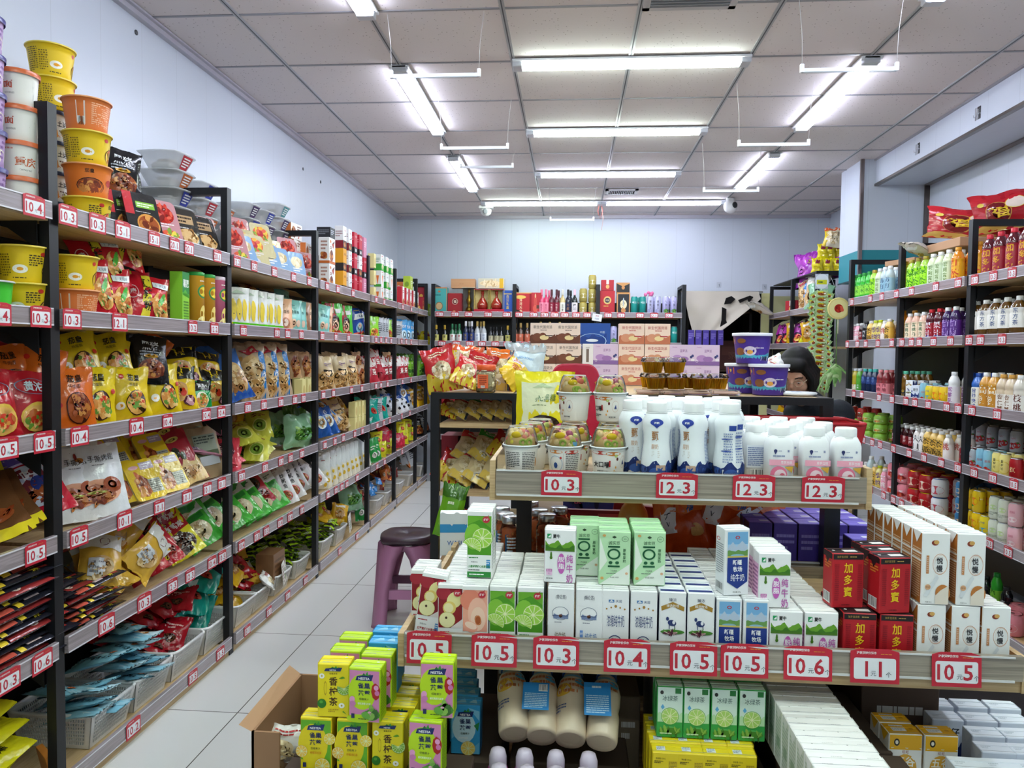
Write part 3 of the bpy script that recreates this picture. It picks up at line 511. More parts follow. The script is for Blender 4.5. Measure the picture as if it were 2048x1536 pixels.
carton('whitesoy', .062, .042, .105, {'all': 'eeeeec', 'L': 'e0e4dc', 'R': 'e0e4dc'}, [('r', .24, .6, .76, .86, '1c4a34'), ('T', '豆本豆', .5, .73, .11, 'f0f0e8', .9), ('m', .2, .4, .8, .5, '667060', 2)], T=[('e', .3, .62, .03, .06, '303030'), ('m', .36, .6, .5, .68, '606060', 1), ('m', .6, .62, .9, .74, 'a8a8a8', 2), ('m', .25, .1, .7, .16, 'b0b0b0', 1)], L=[('m', .1, .1, .9, .9, 'c0ccc0', 12), ('r', .3, .3, .8, .5, '9ab09a')])
carton('oats', .062, .042, .105, {'all': 'f2f0ec', 'T': 'f0b41c', 'L': 'e8e0d4', 'R': 'e8e0d4'}, [('w', 0, 1, .76, 1, .0, 'f0b41c'), ('w', 0, 1, .72, .78, .03, 'f0b41c', 3), ('e', .22, .86, .09, .07, '2a2418'), ('e', .22, .86, .05, .04, 'f0e8d8'), ('t', '旺·旺', .5, .68, .06, 'a83820', .9), ('e', .5, .38, .36, .26, 'e0a83c'), ('T', '五谷', .5, .5, .2, 'f6f2ea', .9), ('T', '燕麦', .5, .28, .2, 'f6f2ea', .9)], T=[('r', .18, .25, .62, .85, 'f4f4f6'), ('m', .2, .3, .6, .8, 'b8bcc8', 4), ('r', .75, .4, .88, .6, 'd89818')], L=[('f', .5, .5, .4, .2, 'cookie', 14), ('m', .1, .1, .9, .3, 'b0a890', 3)])
for n_, c_, t_ in (('wzb', '283c80', '牛奶'), ('wzy', '5a4a30', '果汁')):
    carton(n_, .062, .042, .105, {'all': 'dfe6f2', 'T': 'e8edf6'}, [('T', '旺仔', .58, .76, .2, '1a1c2c', .9), ('e', .12, .66, .07, .06, c_), ('w', 0, 1, .0, .5, .06, c_), ('T', t_, .5, .26, .2, 'f0d820' if n_ == 'wzy' else 'f4f4f8', .9)], T=[('m', .1, .3, .4, .7, 'b8c0cc', 3)])
carton('purple', .062, .065, .125, {'all': '4a3a98', 'L': '2a2048', 'R': '2a2048', 'T': '6a5cc8'}, [('m', .1, .4, .9, .8, '8a80d0', 3)], T=[('r', .55, .3, .95, .6, 'cfcfe4'), ('m', .05, .1, .5, .4, '8a80e0', 2)], name='drink_box', ridge=False)
carton('greenbx', .062, .065, .125, {'all': '2c8a3c', 'L': '1a4a28', 'R': '1a4a28', 'T': '48b85c'}, [('m', .1, .3, .9, .6, '88d090', 2)], T=[('r', .55, .3, .95, .6, 'cfe4cf')], name='drink_box', ridge=False)
# ---------------------------------------------------------------- cups, bottles, cans
def lerp_r(pr):
    def f(v):
        for (r0, z0), (r1, z1) in zip(pr, pr[1:]):
            if z0 <= v <= z1 and z1 > z0: return r0+(r1-r0)*(v-z0)/(z1-z0)
        return pr[-1][0] if v > pr[-1][1] else pr[0][0]
    return f
def zoff(f, z): return lambda v: f(v+z)
def cupkind(n, seed, words, rot=0):
    pr = [(.030, 0), (.032, .004), (.0375, .062), (.0375, .066)]
    m = M().lathe(pr, 28, 'f3f0ea', 'card'); f = lambda v: .0325+v*.082
    els = [('e', .55, .92, .2, .08, 'd88030'), ('e', .2, .95, .3, .07, 'c83828'), ('s', .62, .84, .045, '7a9a28', 'b0c050'), ('e', .66, .72, .03, .07, '6a2820'), ('T', '大口嚼', .22, .5, .24, '1a1a1a', .95), ('r', .435, .42, .475, .66, 'b82828'), ('m', .1, .15, .42, .28, '3a3a3a', 2), ('e', .62, .4, .02, .05, 'd89840'), ('e', .58, .25, .02, .05, 'd89840'), ('o', .84, .6, .1, .24, .06, 'd8b8a8'), ('p', [(.81, .5), (.85, .68), (.88, .5)], '2a3a78'), ('m', .66, .1, .95, .2, '777777', 1)] if words == 0 else \
        [('m', .02, .3, .45, .92, '555555', 9), ('m', .1, .05, .4, .25, 'a85858', 3), ('m', .52, .05, .92, .92, '666666', 13), ('e', .97, .5, .03, .2, 'c8843c')] if words == 1 else \
        [('e', .3, .95, .2, .07, 'd88030'), ('e', .75, .95, .2, .07, 'c83828'), ('o', .3, .48, .2, .32, .06, '88a8c8'), ('e', .3, .42, .06, .12, '2a4a88'), ('r', .52, .1, .54, .9, 'd8d0c8'), ('m', .58, .1, .97, .9, '666666', 11), ('e', .45, .72, .03, .05, 'c03030')]
    art(m, els, .075, .056, cyl(f, .004, -PI/2+rot))
    rim = M().lathe([(.038, .0605), (.0395, .060), (.0425, .062), (.0435, .0655), (.0425, .0675), (.038, .068)], 28, 'dfe6ea', 'clear2', cap0=False, cap1=False); rim.lathe([(.0405, .0665), (.0418, .0685), (.0405, .0698), (.039, .069)], 28, 'f4f8fa', 'plastic', cap0=False, cap1=False)
    dome = M().lathe([(.0385, .069), (.0365, .080), (.034, .092), (.0295, .104), (.0265, .108), (.0245, .1085)], 28, 'ffffff', 'clear2', cap0=False); dome.lathe([(.0255, .1075), (.027, .1082), (.0262, .1092)], 28, 'ffffff', 'plastic', cap0=False, cap1=False)
    rs = random.Random(seed); ce = M(); pal = ['f0d098', 'e8c080', 'f4dca8', 'c8d078', 'd88098', '78b8e8', '7a5038', 'f8e458', 'f09080', 'b0c058']
    for q in range(46):
        for t_ in range(20):
            z = rs.uniform(.070, .098); R_ = .0335-(z-.07)*.32; a = rs.uniform(0, 2*PI); rr = R_*math.sqrt(rs.uniform(.25, 1)); 
            break
        s_ = rs.choice((.0062, .0072, .0084)); c = pal[rs.randrange(len(pal))] if rs.random() > .4 else pal[rs.randrange(3)]
        if rr > R_-s_*.6: rr = R_-s_*.6
        ce.sphere((rr*math.cos(a), rr*math.sin(a), z), s_, c, 'matte', 8, 5)
    ce.lathe([(.034, .0685), (.030, .084), (.02, .092), (.004, .096)], 14, 'dcb478', 'matte')
    for q in range(2):   # green rings and a yellow chip
        a = -PI/2+rs.uniform(-.8, .8); cx, cy, cz = .031*math.cos(a), .031*math.sin(a), .076
        ce.tube([(cx+.006*math.cos(t)*-math.sin(a), cy+.006*math.cos(t)*math.cos(a), cz+.006*math.sin(t)) for t in [k*PI/5 for k in range(11)]], .0028, 'a8c050', 'matte', 6)
    a = -PI/2+rs.uniform(-.5, .5); ce.sphere((.024*math.cos(a), .024*math.sin(a)-.002, .092), .012, 'ecc828', 'matte', 10, 6, (1, .45, .6))
    ce.sphere((.018*math.cos(a+1), .018*math.sin(a+1), .094), .009, rs.choice(['b05870', 'd87058']), 'matte', 10, 6)
    K[n] = kind('cereal_cup', m, ('rim', rim), ('cereal', ce), ('dome_lid', dome))
for q in range(3): cupkind('cup%d' % q, 11+q*7, q, (.0, .1, -.1)[q])
cupkind('cup3', 77, 0, -.9); cupkind('cup4', 91, 0, -.5)
def bottle(n, pr, col, mt, cap, els=(), lh=(0, 1), name='bottle', capcol='f4f5f6', lw=None, a0=-PI/2, sq=0, nn=20, inner=None, capmt='plastic'):
    """pr: body profile, cap: (r, z0, z1)"""
    m = M().lathe(pr, nn, col, mt, sq=sq); ps = []
    if els:
        f = lerp_r(pr); r0 = f(lh[0]); L = M() if inner else m
        if sq:
            mp = lambda u, v, d: (u, -(f(lh[0]+v)+d), lh[0]+v); w = lw or r0*1.8
        else: mp = cyl(lambda v: f(lh[0]+v), lh[0], a0); w = lw or 2*PI*r0*.5
        if inner:   # wrap-round label of its own
            lb = M(); lb.lathe([(f(lh[0])+.0004, lh[0])]+[(r+.0004, z) for r, z in pr if lh[0] < z < lh[1]]+[(f(lh[1])+.0004, lh[1])], nn, inner, 'card', cap0=False, cap1=False, sq=sq)
            mp2 = (lambda u, v, d: mp(u, v, d+.0006)); art(lb, els, w, lh[1]-lh[0], mp2); ps.append(('label_wrap', lb))
        else: art(m, els, w, lh[1]-lh[0], mp)
    if cap:
        r, z0, z1 = cap[:3]; c = M().lathe([(r, z0), (r*1.01, z0+.002), (r*1.01, z1-.003), (r*.93, z1)], 20, capcol, capmt)
        c.lathe([(r*1.06, z0-.003), (r*1.06, z0-.0005)], 20, capcol, capmt); ps.append(('cap', c))
    K[n] = kind(name, m, *ps)
CZP = [(.028, 0), (.0315, .004), (.0325, .02), (.0325, .04), (.030, .06), (.0275, .08), (.0278, .1), (.0305, .118), (.0305, .126), (.026, .138), (.0205, .146), (.0185, .15)]
CZP2 = CZP+[(.0185, .152)]
BB = [('r', 0, 0, 1, .22, '16245c'), ('w', 0, 1, .1, .25, .05, '1c3070', 1), ('f', .2, .14, .17, .1, 'berry', 6, 1), ('f', .75, .14, .2, .1, 'berry', 6, 1), ('e', .5, .14, .12, .07, '3a5ca8')]
bottle('yoga', CZP2, 'f2f6fa', 'plastic', (.0215, .147, .168), BB+[('e', .5, .9, .12, .055, '2840a0'), ('p', [(.39, .89), (.61, .89), (.5, .81)], '2840a0'), ('T', '纯甄', .5, .893, .035, 'ffffff'), ('T', '甄', .47, .69, .16, 'b07c50', .62), ('t', '酸奶', .47, .53, .085, 'c89870', .6), ('m', .42, .38, .46, .47, 'b8a898', 4), ('m', .52, .36, .56, .47, 'c8b8a8', 4), ('r', .5, .17, .66, .25, 'c8a890', ), ('m', .85, .3, 1.0, .78, '5a74b0', 22), ('m', .02, .3, .16, .75, '5a74b0', 22)], (0, .14), name='yoghurt_bottle', lw=.105, a0=-PI/2-.1, nn=28)
bottle('yogb', CZP2, 'f2f6fa', 'plastic', (.0215, .147, .168), BB+[('r', .45, .79, .58, .87, '2c4aa0'), ('r', .6, .81, .74, .89, '2c4aa0'), ('m', .35, .3, .52, .76, '8898c0', 12), ('m', .58, .3, .75, .78, '8898c0', 12), ('e', .4, .66, .1, .012, '2c4aa0'), ('e', .66, .7, .1, .012, '2c4aa0'), ('e', .4, .48, .1, .012, '2c4aa0'), ('e', .66, .52, .1, .012, '2c4aa0'), ('r', .35, 0, .62, .2, 'e8ecf4'), ('m', .38, .08, .6, .16, '6a7aa8', 3), ('m', .92, .3, 1.0, .78, '5a74b0', 22)], (0, .14), name='yoghurt_bottle', lw=.105, nn=28)
ZZP = [(.026, 0), (.0285, .003), (.0285, .085), (.027, .095), (.0215, .107), (.0185, .11), (.0185, .113)]
bottle('yogp', ZZP, 'f4f5f8', 'plastic', (.0215, .108, .129), [('e', .24, .9, .07, .045, '30386c'), ('p', [(.17, .89), (.31, .89), (.24, .8)], '30386c'), ('m', .36, .88, .56, .92, '8088b0', 1), ('T', '酸', .76, .9, .07, '4a5a98', .8), ('m', .14, .72, .88, .8, '98a0c0', 1), ('r', 0, .5, 1, .66, 'f0a8bc'), ('t', '草莓白桃', .68, .58, .1, 'ffffff', .72), ('p', [(.6, .46), (.95, .48), (.9, .3)], 'd8a840'), ('e', .38, .25, .34, .23, 'e87898'), ('e', .44, .22, .24, .17, 'f8dce4'), ('e', .52, .18, .12, .11, 'd86078')], (.002, .084), name='yoghurt_bottle', sq=.55, lw=.052, nn=28)
bottle('yogs', ZZP, 'f4f5f8', 'plastic', (.0215, .108, .129), [('r', .05, .3, .95, .95, 'e8ecf6'), ('m', .1, .35, .9, .9, '7888b8', 10), ('b', .2, .03, .8, .26)], (.002, .084), name='yoghurt_bottle', sq=.55, lw=.052, nn=28)
def can(n, col, els, r=.0285, h=.12, slim=True, topc='b8bcc2'):
    pr = [(r*.8, 0), (r, .008), (r, h-.014), (r*.84, h-.002), (r*.84, h)]
    m = M().lathe(pr, 22, [topc if 0 else col]*len(pr), 'metal' if 0 else 'plastic'); art(m, els, 2*PI*r*.5, h-.024, cyl(r, .009))
    t = M().lathe([(r*.86, h-.001), (r*.86, h+.002), (r*.78, h+.002), (r*.76, h-.002), (.001, h-.002)], 22, topc, 'metal', cap0=False); t.box(-.006, .006, -.012, .004, h-.001, h+.001, 'c8ccd0', 'metal')
    K[n] = kind('drink_can', m, ('lid', t))
can('cannfc', 'b8bcc4', [('t', 'NFC', .5, .75, .14, 'a82030'), ('e', .4, .3, .24, .2, 'a81c24'), ('e', .66, .36, .18, .18, 'c83030'), ('e', .7, .5, .07, .05, '3a8a38')], r=.029, h=.11)
can('cannfr', '8a1a24', [('t', 'NFC', .5, .75, .14, 'f0e8e8'), ('e', .4, .3, .24, .2, 'c83034'), ('e', .7, .5, .07, .05, '3a8a38')], r=.029, h=.11)
can('canblue', '8cc4dc', [('r', 0, .45, 1, 1, 'dfe6ea'), ('t', '桂枝', .6, .6, .14, 'c85050'), ('f', .5, .2, .2, .1, 'red', 5)], h=.125, r=.026)
can('canyel', 'f0e28c', [('v', '香柠可', .5, .8, .16, '2a2a2a', .8), ('o', .6, .5, .34, .3, .1, 'e0c840')], h=.125, r=.026)
can('canred', 'a81820', [('T', '红', .5, .6, .3, 'f0d8a0')], h=.115, r=.03)
can('canorg', 'f0c81c', [('e', .4, .55, .25, .24, 'f08820'), ('e', .34, .3, .1, .06, '3a8a30'), ('r', .7, .6, .95, .85, 'b82828'), ('t', '果汁', .82, .72, .08, 'ffffff')], h=.112, r=.031)
can('cangrn', 'dfe4d4', [('r', 0, .5, 1, 1, '5cc83c'), ('e', .5, .6, .18, .14, 'c8e0a0'), ('m', .2, .15, .8, .35, '98a090', 3)], h=.112, r=.031)
can('canpink', 'f0b8c4', [('t', '荔枝', .5, .7, .14, 'c85070'), ('e', .5, .3, .2, .15, 'f8e0e4')], h=.112, r=.031)
can('canbluy', 'ecd42c', [('e', .5, .35, .3, .16, '48a8d8'), ('t', '柠檬', .5, .8, .13, '3a5a9a')], h=.112, r=.031)
can('canpork', '3a78a8', [('e', .5, .4, .3, .25, 'e8c8a0'), ('r', 0, .8, 1, 1, 'c83030')], h=.08, r=.035)
# plain pet bottles for the drinks rack: (name, liquid colour, cap, label colour, label text, text colour, height, radius, style)
def pet(n, liq, capc, lab, txt, tc, h=.215, r=.031, lz=(.35, .8), extra=(), full=False, neck=.013, capr=.0155, sq=0):
    z = lambda t: t*h
    pr = [(r*.85, 0), (r, z(.03)), (r, z(.6)), (r*.94, z(.63)), (r, z(.66)), (r*.98, z(.74)), (r*.7, z(.85)), (neck, z(.91)), (neck, z(.94))]
    els = [('v', txt, .5, .86, .8/max(2, len(txt)), tc, 1.0)]+list(extra)
    bottle(n, pr, liq, 'liquid', (capr, z(.915), z(1)), els, (z(lz[0]*.74), z(lz[1]*.74)), capcol=capc, inner=lab, name='drink_bottle', nn=16, sq=sq)
pet('p_green', '3cc83c', '1c9a34', '9ae84c', '汽水', '2a8a30', .215, .028)
pet('p_lgreen', 'b8e858', 'b8a030', 'a8f018', '绿茶', '3a8a10', .215, .032, (.1, .95))
pet('p_white', 'e0ecc0', 'f0f0f0', 'd4e4c0', '茉莉蜜茶', '7a9a50', .215, .032, (.1, .95))
pet('p_yel', 'e0cc20', 'd8a820', 'e8d818', '冰红茶', '2a2a18', .215, .032, (.1, .95))
pet('p_orange', 'f09018', 'e8a020', 'f0b01c', '红茶', 'd84828', .215, .033, (.05, .95), [('r', 0, .78, 1, 1, 'e86030'), ('p', [(.5, .1), (.66, .3), (.6, .08)], '3a7a28')])
pet('p_red', '5a1420', 'd8243c', 'a01c30', '加多宝', 'e8b028', .235, .035, (.05, .92))
pet('p_tea', '5a3c14', 'f0f0ee', 'ece9e2', '东方茶', '5a6a90', .215, .034, (.4, 1.0), sq=.5)
pet('p_pink', 'f0a0b8', 'f0f0f0', 'f4a8bc', '蜜桃', 'ffffff', .16, .026, (.1, .95))
pet('p_black', '1c1c24', '2a2a30', '24242c', '汽水', 'd8d8e0', .17, .028)
pet('p_lemon', 'e8dc90', 'c8d820', 'e8d468', '维他', '6a4a90', .17, .028, (.1, .95))
pet('p_peach', 'e8b8a0', 'eeeeee', 'f4dcc0', '蜜桃乌龙', '4a7a58', .19, .031, (.05, .95), [('p', [(.2, .1), (.4, .35), (.35, .08)], '2a5a38')])
pet('p_ribena', '5a1a28', 'd82838', 'b01c30', '果汁', 'f0f0f8', .2, .033, (.1, .8), [('e', .5, .2, .3, .1, '2848a0')])
pet('p_grape', '3a2058', 'f0f0f0', '5a2888', '葡萄', 'c8a8e8', .2, .03, (.1, .85))
pet('p_clear', 'c8dce0', 'f4f4f4', '9ac4d8', '苏打', '3a5a80', .215, .03, (.3, .85))
pet('q_yg', 'b8a830', 'c8ccd0', 'e8e4d0', '橙汁', 'c87820', .19, .026, (.25, .5)); pet('q_green', '58a838', 'c8ccd0', '58b040', '苹果', 'ffffff', .19, .026, (.25, .5))
pet('q_blue', '142850', '48b8b0', '1c3878', '蓝莓', '88a8e0', .19, .028, (.6, .95))
pet('q_pink', '8a3038', 'f09098', 'f0909c', '西柚', '7a2030', .19, .028, (.2, .7)); pet('q_gold', '7a5418', '60c0a0', '1c2438', '金酒', 'd8b040', .19, .026, (.1, .5))
pet('m_white', 'f0f0f0', 'f4f4f4', 'f0e8f0', '优酸乳', '9a3a98', .2, .03, (.1, .8)); pet('m_blue', '3a70c8', '2858b8', 'f0eee0', '营养快线', '4a5aa8', .2, .034, (.05, .85)); pet('m_gold', 'd89c38', 'f2f2f2', 'c88a28', '高钙', 'f4ecd8', .205, .033, (.1, .9), [('p', [(0, .3), (.3, .6), (0, .8)], '1a2448')])
pet('m_alm', 'd8c4a8', 'd8a048', 'f2ece4', '杏仁露', '8a5a38', .2, .032, (.05, .7), [('e', .6, .14, .1, .09, 'a86838')]); pet('m_nut', 'e0d8cc', 'f4f4f4', 'f6f3ee', '核桃', '6a3028', .2, .032, (.05, .7))
pet('c_cola', '3a1014', 'e8e8e8', '8a1420', '酸梅', 'e8c8c8', .16, .025); pet('c_white', 'e8e0dc', 'eeeeee', 'f0ecec', '大口', '22222a', .16, .027, (.05, .95)); pet('c_stee', 'e8c068', 'eeeeee', 'e8b84c', '茶派', '2a2418', .17, .031, (.05, .9), [('o', .1, .4, .2, .2, .25, '1a1a1a')]); pet('c_peach', 'f0e4dc', 'f0f0f0', 'f2e8e4', '桃', 'c85848', .16, .028, (.05, .9))
can('carjar', 'b83028', [('e', .5, .5, .36, .3, 'f0ece0'), ('f', .5, .5, .2, .2, 'dark', 5)], h=.085, r=.035, topc='c84030'); can('bowlg', '8ac048', [('r', 0, .7, 1, 1, 'd8d838'), ('e', .5, .4, .3, .25, 'eef0e0'), ('f', .5, .35, .16, .15, 'fruit', 6)], h=.06, r=.045, topc='b8d838'); can('potred', 'b81c24', [('r', 0, .8, 1, 1, 'e8d020'), ('e', .5, .42, .34, .3, 'e8c8b0'), ('e', .3, .3, .2, .1, 'd03040'), ('t', '果冻', .5, .7, .12, 'ffffff')], h=.105, r=.05, topc='e8d020'); can('potpink', 'e88898', [('e', .5, .42, .34, .3, 'f4dce0'), ('f', .5, .4, .2, .15, 'red', 6)], h=.105, r=.05, topc='f0a0a8'); can('potblue', 'e8e4e8', [('r', 0, .8, 1, 1, '2858a8'), ('e', .5, .42, .34, .3, 'c84858')], h=.105, r=.045, topc='2858a8')
can('tin_coffee', 'a8984c', [('e', .5, .5, .35, .2, 'e8e0c8'), ('r', .2, .42, .8, .52, '2a2418'), ('r', 0, .9, 1, 1, 'c8b040')], h=.13, r=.038, topc='c8a838')
can('canw', '7a5448', [('r', 0, .3, 1, .8, '3a2c30'), ('m', .2, .4, .8, .7, 'c8b0a0', 3)], h=.12, r=.03)
# wine and spirits
def wine(n, col, lab, capc, txt, tc, h=.2, r=.026, nk=.009):
    pr = [(r*.95, 0), (r, .004), (r, h*.55), (r*.75, h*.66), (nk, h*.74), (nk, h*.93)]
    bottle(n, pr, col, 'liquid', (nk*1.15, h*.8, h), [('v', txt, .5, .75, .6/max(2, len(txt)), tc)], (h*.1, h*.5), capcol=capc, inner=lab, name='wine_bottle', nn=16)
wine('w_pink', 'c82c5c', 'f090a8', 'e87898', '桃红酒', 'b02858'); wine('w_red', '5a1424', '8a2038', '4a1824', '葡萄酒', 'e8c8c8'); wine('w_white', 'c8b078', 'f0ece0', 'd8d4c8', '白葡萄', '5a4a30'); wine('w_black', '14182a', '1c2444', '101418', '干红', 'c88858'); wine('w_gp', '1c2420', 'ece4e8', 'f0c0d0', '梅酒', '2a2a2a')
wine('s_green', '1c6a40', 'e8ece8', '2a7a50', '清酒', 'b84040', .15, .024); wine('s_blue', '1a2440', '2a3c78', 'e8e8ec', '米酒', 'c8a850', .17, .024); wine('s_clear', 'b8bcc0', 'dfe2e8', 'c8a858', '白酒', '4a6aa0', .17, .025); wine('s_dark', '14161a', 'c8c0a0', '1c1c20', '酒', '3a3a3a', .13, .02); wine('s_gold', '141a18', 'c8c070', 'd0a838', '酱', '2a2a2a', .14, .023); wine('s_brown', '4a3428', 'c86a50', 'b89858', '酒', 'f0e0d0', .16, .025)
can('teal_can', '1c9088', [('p', [(.1, .1), (.4, .5), (.6, .3), (.9, .6), (.9, .1)], '3a5a50'), ('t', '啤酒', .5, .75, .14, 'e8f0f0')], h=.17, r=.028); can('lilac_can', 'c0c0e0', [('v', '果味酒', .5, .8, .16, '3a3a50', .8), ('e', .4, .25, .2, .1, '9090c0')], h=.17, r=.028); can('lilac2', 'b8b4dc', [('v', '气泡酒', .5, .8, .16, '4a4a68', .8), ('f', .5, .25, .3, .12, 'green', 6)], h=.17, r=.028)
# ================================================================ soft bags, gift boxes, tubs
DIM = {}
def pouch(n, w, h, t, base, els=(), seed=0, name='snack_bag', mt='film', wr=.006, seal=.045, back=None, nu=12, nv=14, sealc=None, clear=False, taper=0, side_col=None):
    DIM[n] = (w, h, t)
    def sf(u, v, s):
        q = max(0, min(1, (v-seal)/(1-2*seal))); pv = max(0, math.sin(PI*q))**.55; pu = max(0, 1-abs(2*u)**2.6)**.75
        nz = noise.noise(Vector((u*5+seed*3.1, v*6, seed*1.7+(3 if s > 0 else 0)))); n2 = noise.noise(Vector((u*14+seed, v*9, 7.3)))
        y = s*(t/2*pv*pu+(wr*nz+wr*.5*n2)*(.35+.65*pu))
        # folds fanning in from the seals
        e = math.exp(-((v-seal)/.10)**2)+math.exp(-((1-seal-v)/.10)**2)
        y += s*wr*.5*e*math.sin(u*46+seed)+wr*1.1*math.sin(seed+v*3.1)*u*2
        x = u*w*(1-.13*pv*min(1, t/w*2.2))*(1-taper*v)+wr*.8*noise.noise(Vector((v*4+seed, s*0, 2.2)))
        z = v*h+wr*.9*noise.noise(Vector((u*4+seed, 4.4, v)))
        return Vector((x, y, z))
    m = M()
    for s in (-1, 1):
        vs = [sf(i/nu-.5, j/nv, s) for j in range(nv+1) for i in range(nu+1)]; fs = []; cs = []
        for j in range(nv):
            for i in range(nu):
                a = j*(nu+1)+i; q = (a, a+1, a+nu+2, a+nu+1); fs.append(q if s < 0 else q[::-1])
                c = base if s < 0 else (back or base)
                if sealc and (j == 0 or j == nv-1): c = sealc
                cs.append(c)
        m.add(vs, fs, cs, mt, True)
    mp = lambda u, v, d: sf(u/w, v/h, -1)+Vector((0, -.0012-d*3, 0))
    art(m, els, w, h, mp, mt, sub=nu)
    K[n] = kind(BNAME.get(n, name), m); return m
BNAME = dict(zip('b_corn b_popcorn b_clear b_bun b_greenw b_wsquid b_bluewhite b_cow b_ltblue b_ltblue2 b_dred b_teal b_pink b_bean b_redyel b_magenta b_redmeat b_netbag b_ham b_gold b_tan b_kraft b_bluechip b_redgrn b_peach b_aqua b_blueclear b_orangebig'.split(), 'corn_snack_bag popcorn_bag biscuit_bag bun_bag dried_seafood_bag squid_snack_bag milk_sweets_bag milk_sweets_bag dried_meat_pack dried_meat_pack dried_plum_bag dried_plum_bag bean_snack_bag bean_snack_bag puffed_snack_bag plastic_sack meat_snack_bag biscuit_bag ham_bag egg_snack_bag egg_snack_bag kraft_pouch crisp_bag crisp_bag egg_roll_bag egg_roll_bag biscuit_bag festive_snack_bag'.split()))
def logo(t, c, x=.5, y=.78, s=.14, k='T', xs=.9): return (k, t, x, y, s, c, xs)
pouch('b_yel', .165, .21, .06, 'e6c81a', [logo('茄皇', '1c1810', .58, .82, .13), ('e', .24, .83, .06, .045, 'c83020'), ('t', '鸡蛋面', .56, .7, .06, '3a2c10'), ('e', .62, .36, .25, .24, '3a2018'), ('f', .62, .36, .23, .22, 'noodle', 22), ('e', .24, .38, .11, .075, 'f4f2e8'), ('e', .24, .38, .045, .03, 'e8a020'), ('e', .9, .6, .06, .045, 'c02818')], 1, name='noodle_bag')
pouch('b_yel2', .165, .21, .065, 'e2c216', [logo('茄皇', '1c1810', .55, .82, .13), ('e', .24, .83, .06, .045, 'c83020'), ('t', '鸡蛋面', .56, .7, .06, '3a2c10'), ('e', .6, .36, .25, .24, '3a2018'), ('f', .6, .36, .23, .22, 'noodle', 22), ('e', .22, .3, .1, .07, 'f4f2e8'), ('e', .22, .3, .045, .03, 'e8a020')], 5, name='noodle_bag', wr=.009)
pouch('b_org', .165, .21, .06, 'dc6a1c', [logo('茄皇', '2a1408', .58, .82, .13), ('e', .24, .83, .06, .045, 'c82818'), ('t', '牛肉面', .56, .7, .07, '3a1808'), ('e', .6, .36, .27, .25, '3a1810'), ('f', .6, .36, .25, .23, 'meat', 22), ('e', .2, .42, .07, .05, 'c82818')], 2, name='noodle_bag')
pouch('b_redbull', .165, .2, .06, 'b41c28', [('T', '黄沱', .56, .75, .16, 'dfeaf2', .9), ('o', .56, .75, .34, .12, .06, '6a88a8'), ('e', .64, .3, .3, .22, 'e8c050'), ('f', .64, .28, .27, .19, 'noodle', 20)], 3, name='noodle_bag')
pouch('b_blk', .15, .2, .05, '16171c', [('f', .5, .3, .36, .2, 'meat', 24), ('T', '黑猪', .5, .76, .2, 'e0e4e8', .9), ('e', .5, .55, .2, .04, 'd8a030'), ('m', .2, .55, .8, .66, 'a8b0b8', 2)], 4, name='noodle_bag')
pouch('b_yblk', .17, .18, .06, 'e8c41c', [('w', 0, 1, .7, 1, .03, '1a1a1a'), ('T', '拌面', .5, .84, .14, 'f0d020', .9), ('e', .4, .4, .3, .25, 'd8a868'), ('f', .4, .4, .26, .22, 'noodle', 18), ('f', .75, .2, .16, .12, 'bean', 10)], 6, name='noodle_bag')
pouch('b_grn', .13, .14, .045, '1c9a50', [('w', 0, 1, .68, 1, .03, '161616'), ('e', .45, .36, .27, .27, 'e8e4d0'), ('f', .45, .36, .22, .2, 'noodle', 14), ('o', .85, .5, .1, .1, .2, 'd8f0d8'), ('T', '清汤', .5, .83, .15, 'e8e8e8', .9)], 7, name='noodle_bag')
pouch('b_rednoodle', .18, .19, .06, 'c81c2c', [('p', [(.3, 0), (.5, 0), (.58, 1), (.4, 1)], 'e8d838'), ('v', '酸辣粉', .46, .82, .22, '1a1a1a', .8), ('f', .78, .36, .22, .3, 'noodle', 24), ('e', .8, .5, .06, .18, '4ab038', -.5), ('r', .58, .74, .98, .86, 'e8f0f4'), ('t', '重庆风味', .78, .8, .08, '2a3a60', .8), ('o', .14, .6, .12, .14, .12, 'f0c8cc'), ('T', '康', .14, .6, .12, 'f0e0e0')], 8, name='noodle_bag')
pouch('b_wing', .19, .26, .035, 'e6e8ec', [('e', .55, .955, .03, .02, '202020'), ('e', .25, .8, .09, .04, 'c87830'), ('e', .22, .86, .03, .05, '8a2828'), ('t', '手撕烤翅', .64, .8, .1, '16161a', .85), ('m', .45, .7, .78, .725, '8a8a90', 1), ('e', .5, .34, .38, .17, 'e8a888'), ('f', .45, .31, .32, .13, 'meat', 20), ('e', .4, .3, .26, .06, '8a4020', .15), ('e', .74, .42, .17, .1, 'a85028', -.5), ('e', .44, .33, .18, .02, 'b8c060')], 9, name='meat_snack_bag', wr=.005)
pouch('b_crown', .24, .33, .03, 'c41c34', [('p', [(.1, .6), (.04, .86), (.26, .74), (.32, .94), (.6, .78), (.86, .92), (.86, .6)], 'd8c8ec'), ('p', [(.14, .62), (.12, .8), (.28, .72), (.34, .86), (.6, .74), (.8, .84), (.82, .62)], '6a58b0'), ('T', '土鸡蛋', .5, .73, .09, 'e8e088', .8), ('r', .1, .12, .9, .58, 'c8d0e0'), ('r', .14, .15, .86, .55, '7a3038'), ('T', '甜辣味', .5, .46, .14, 'f4f0f0', .9), ('f', .5, .26, .34, .1, 'meat', 16), ('e', .75, .35, .12, .08, '283880')], 10, name='meat_snack_bag')
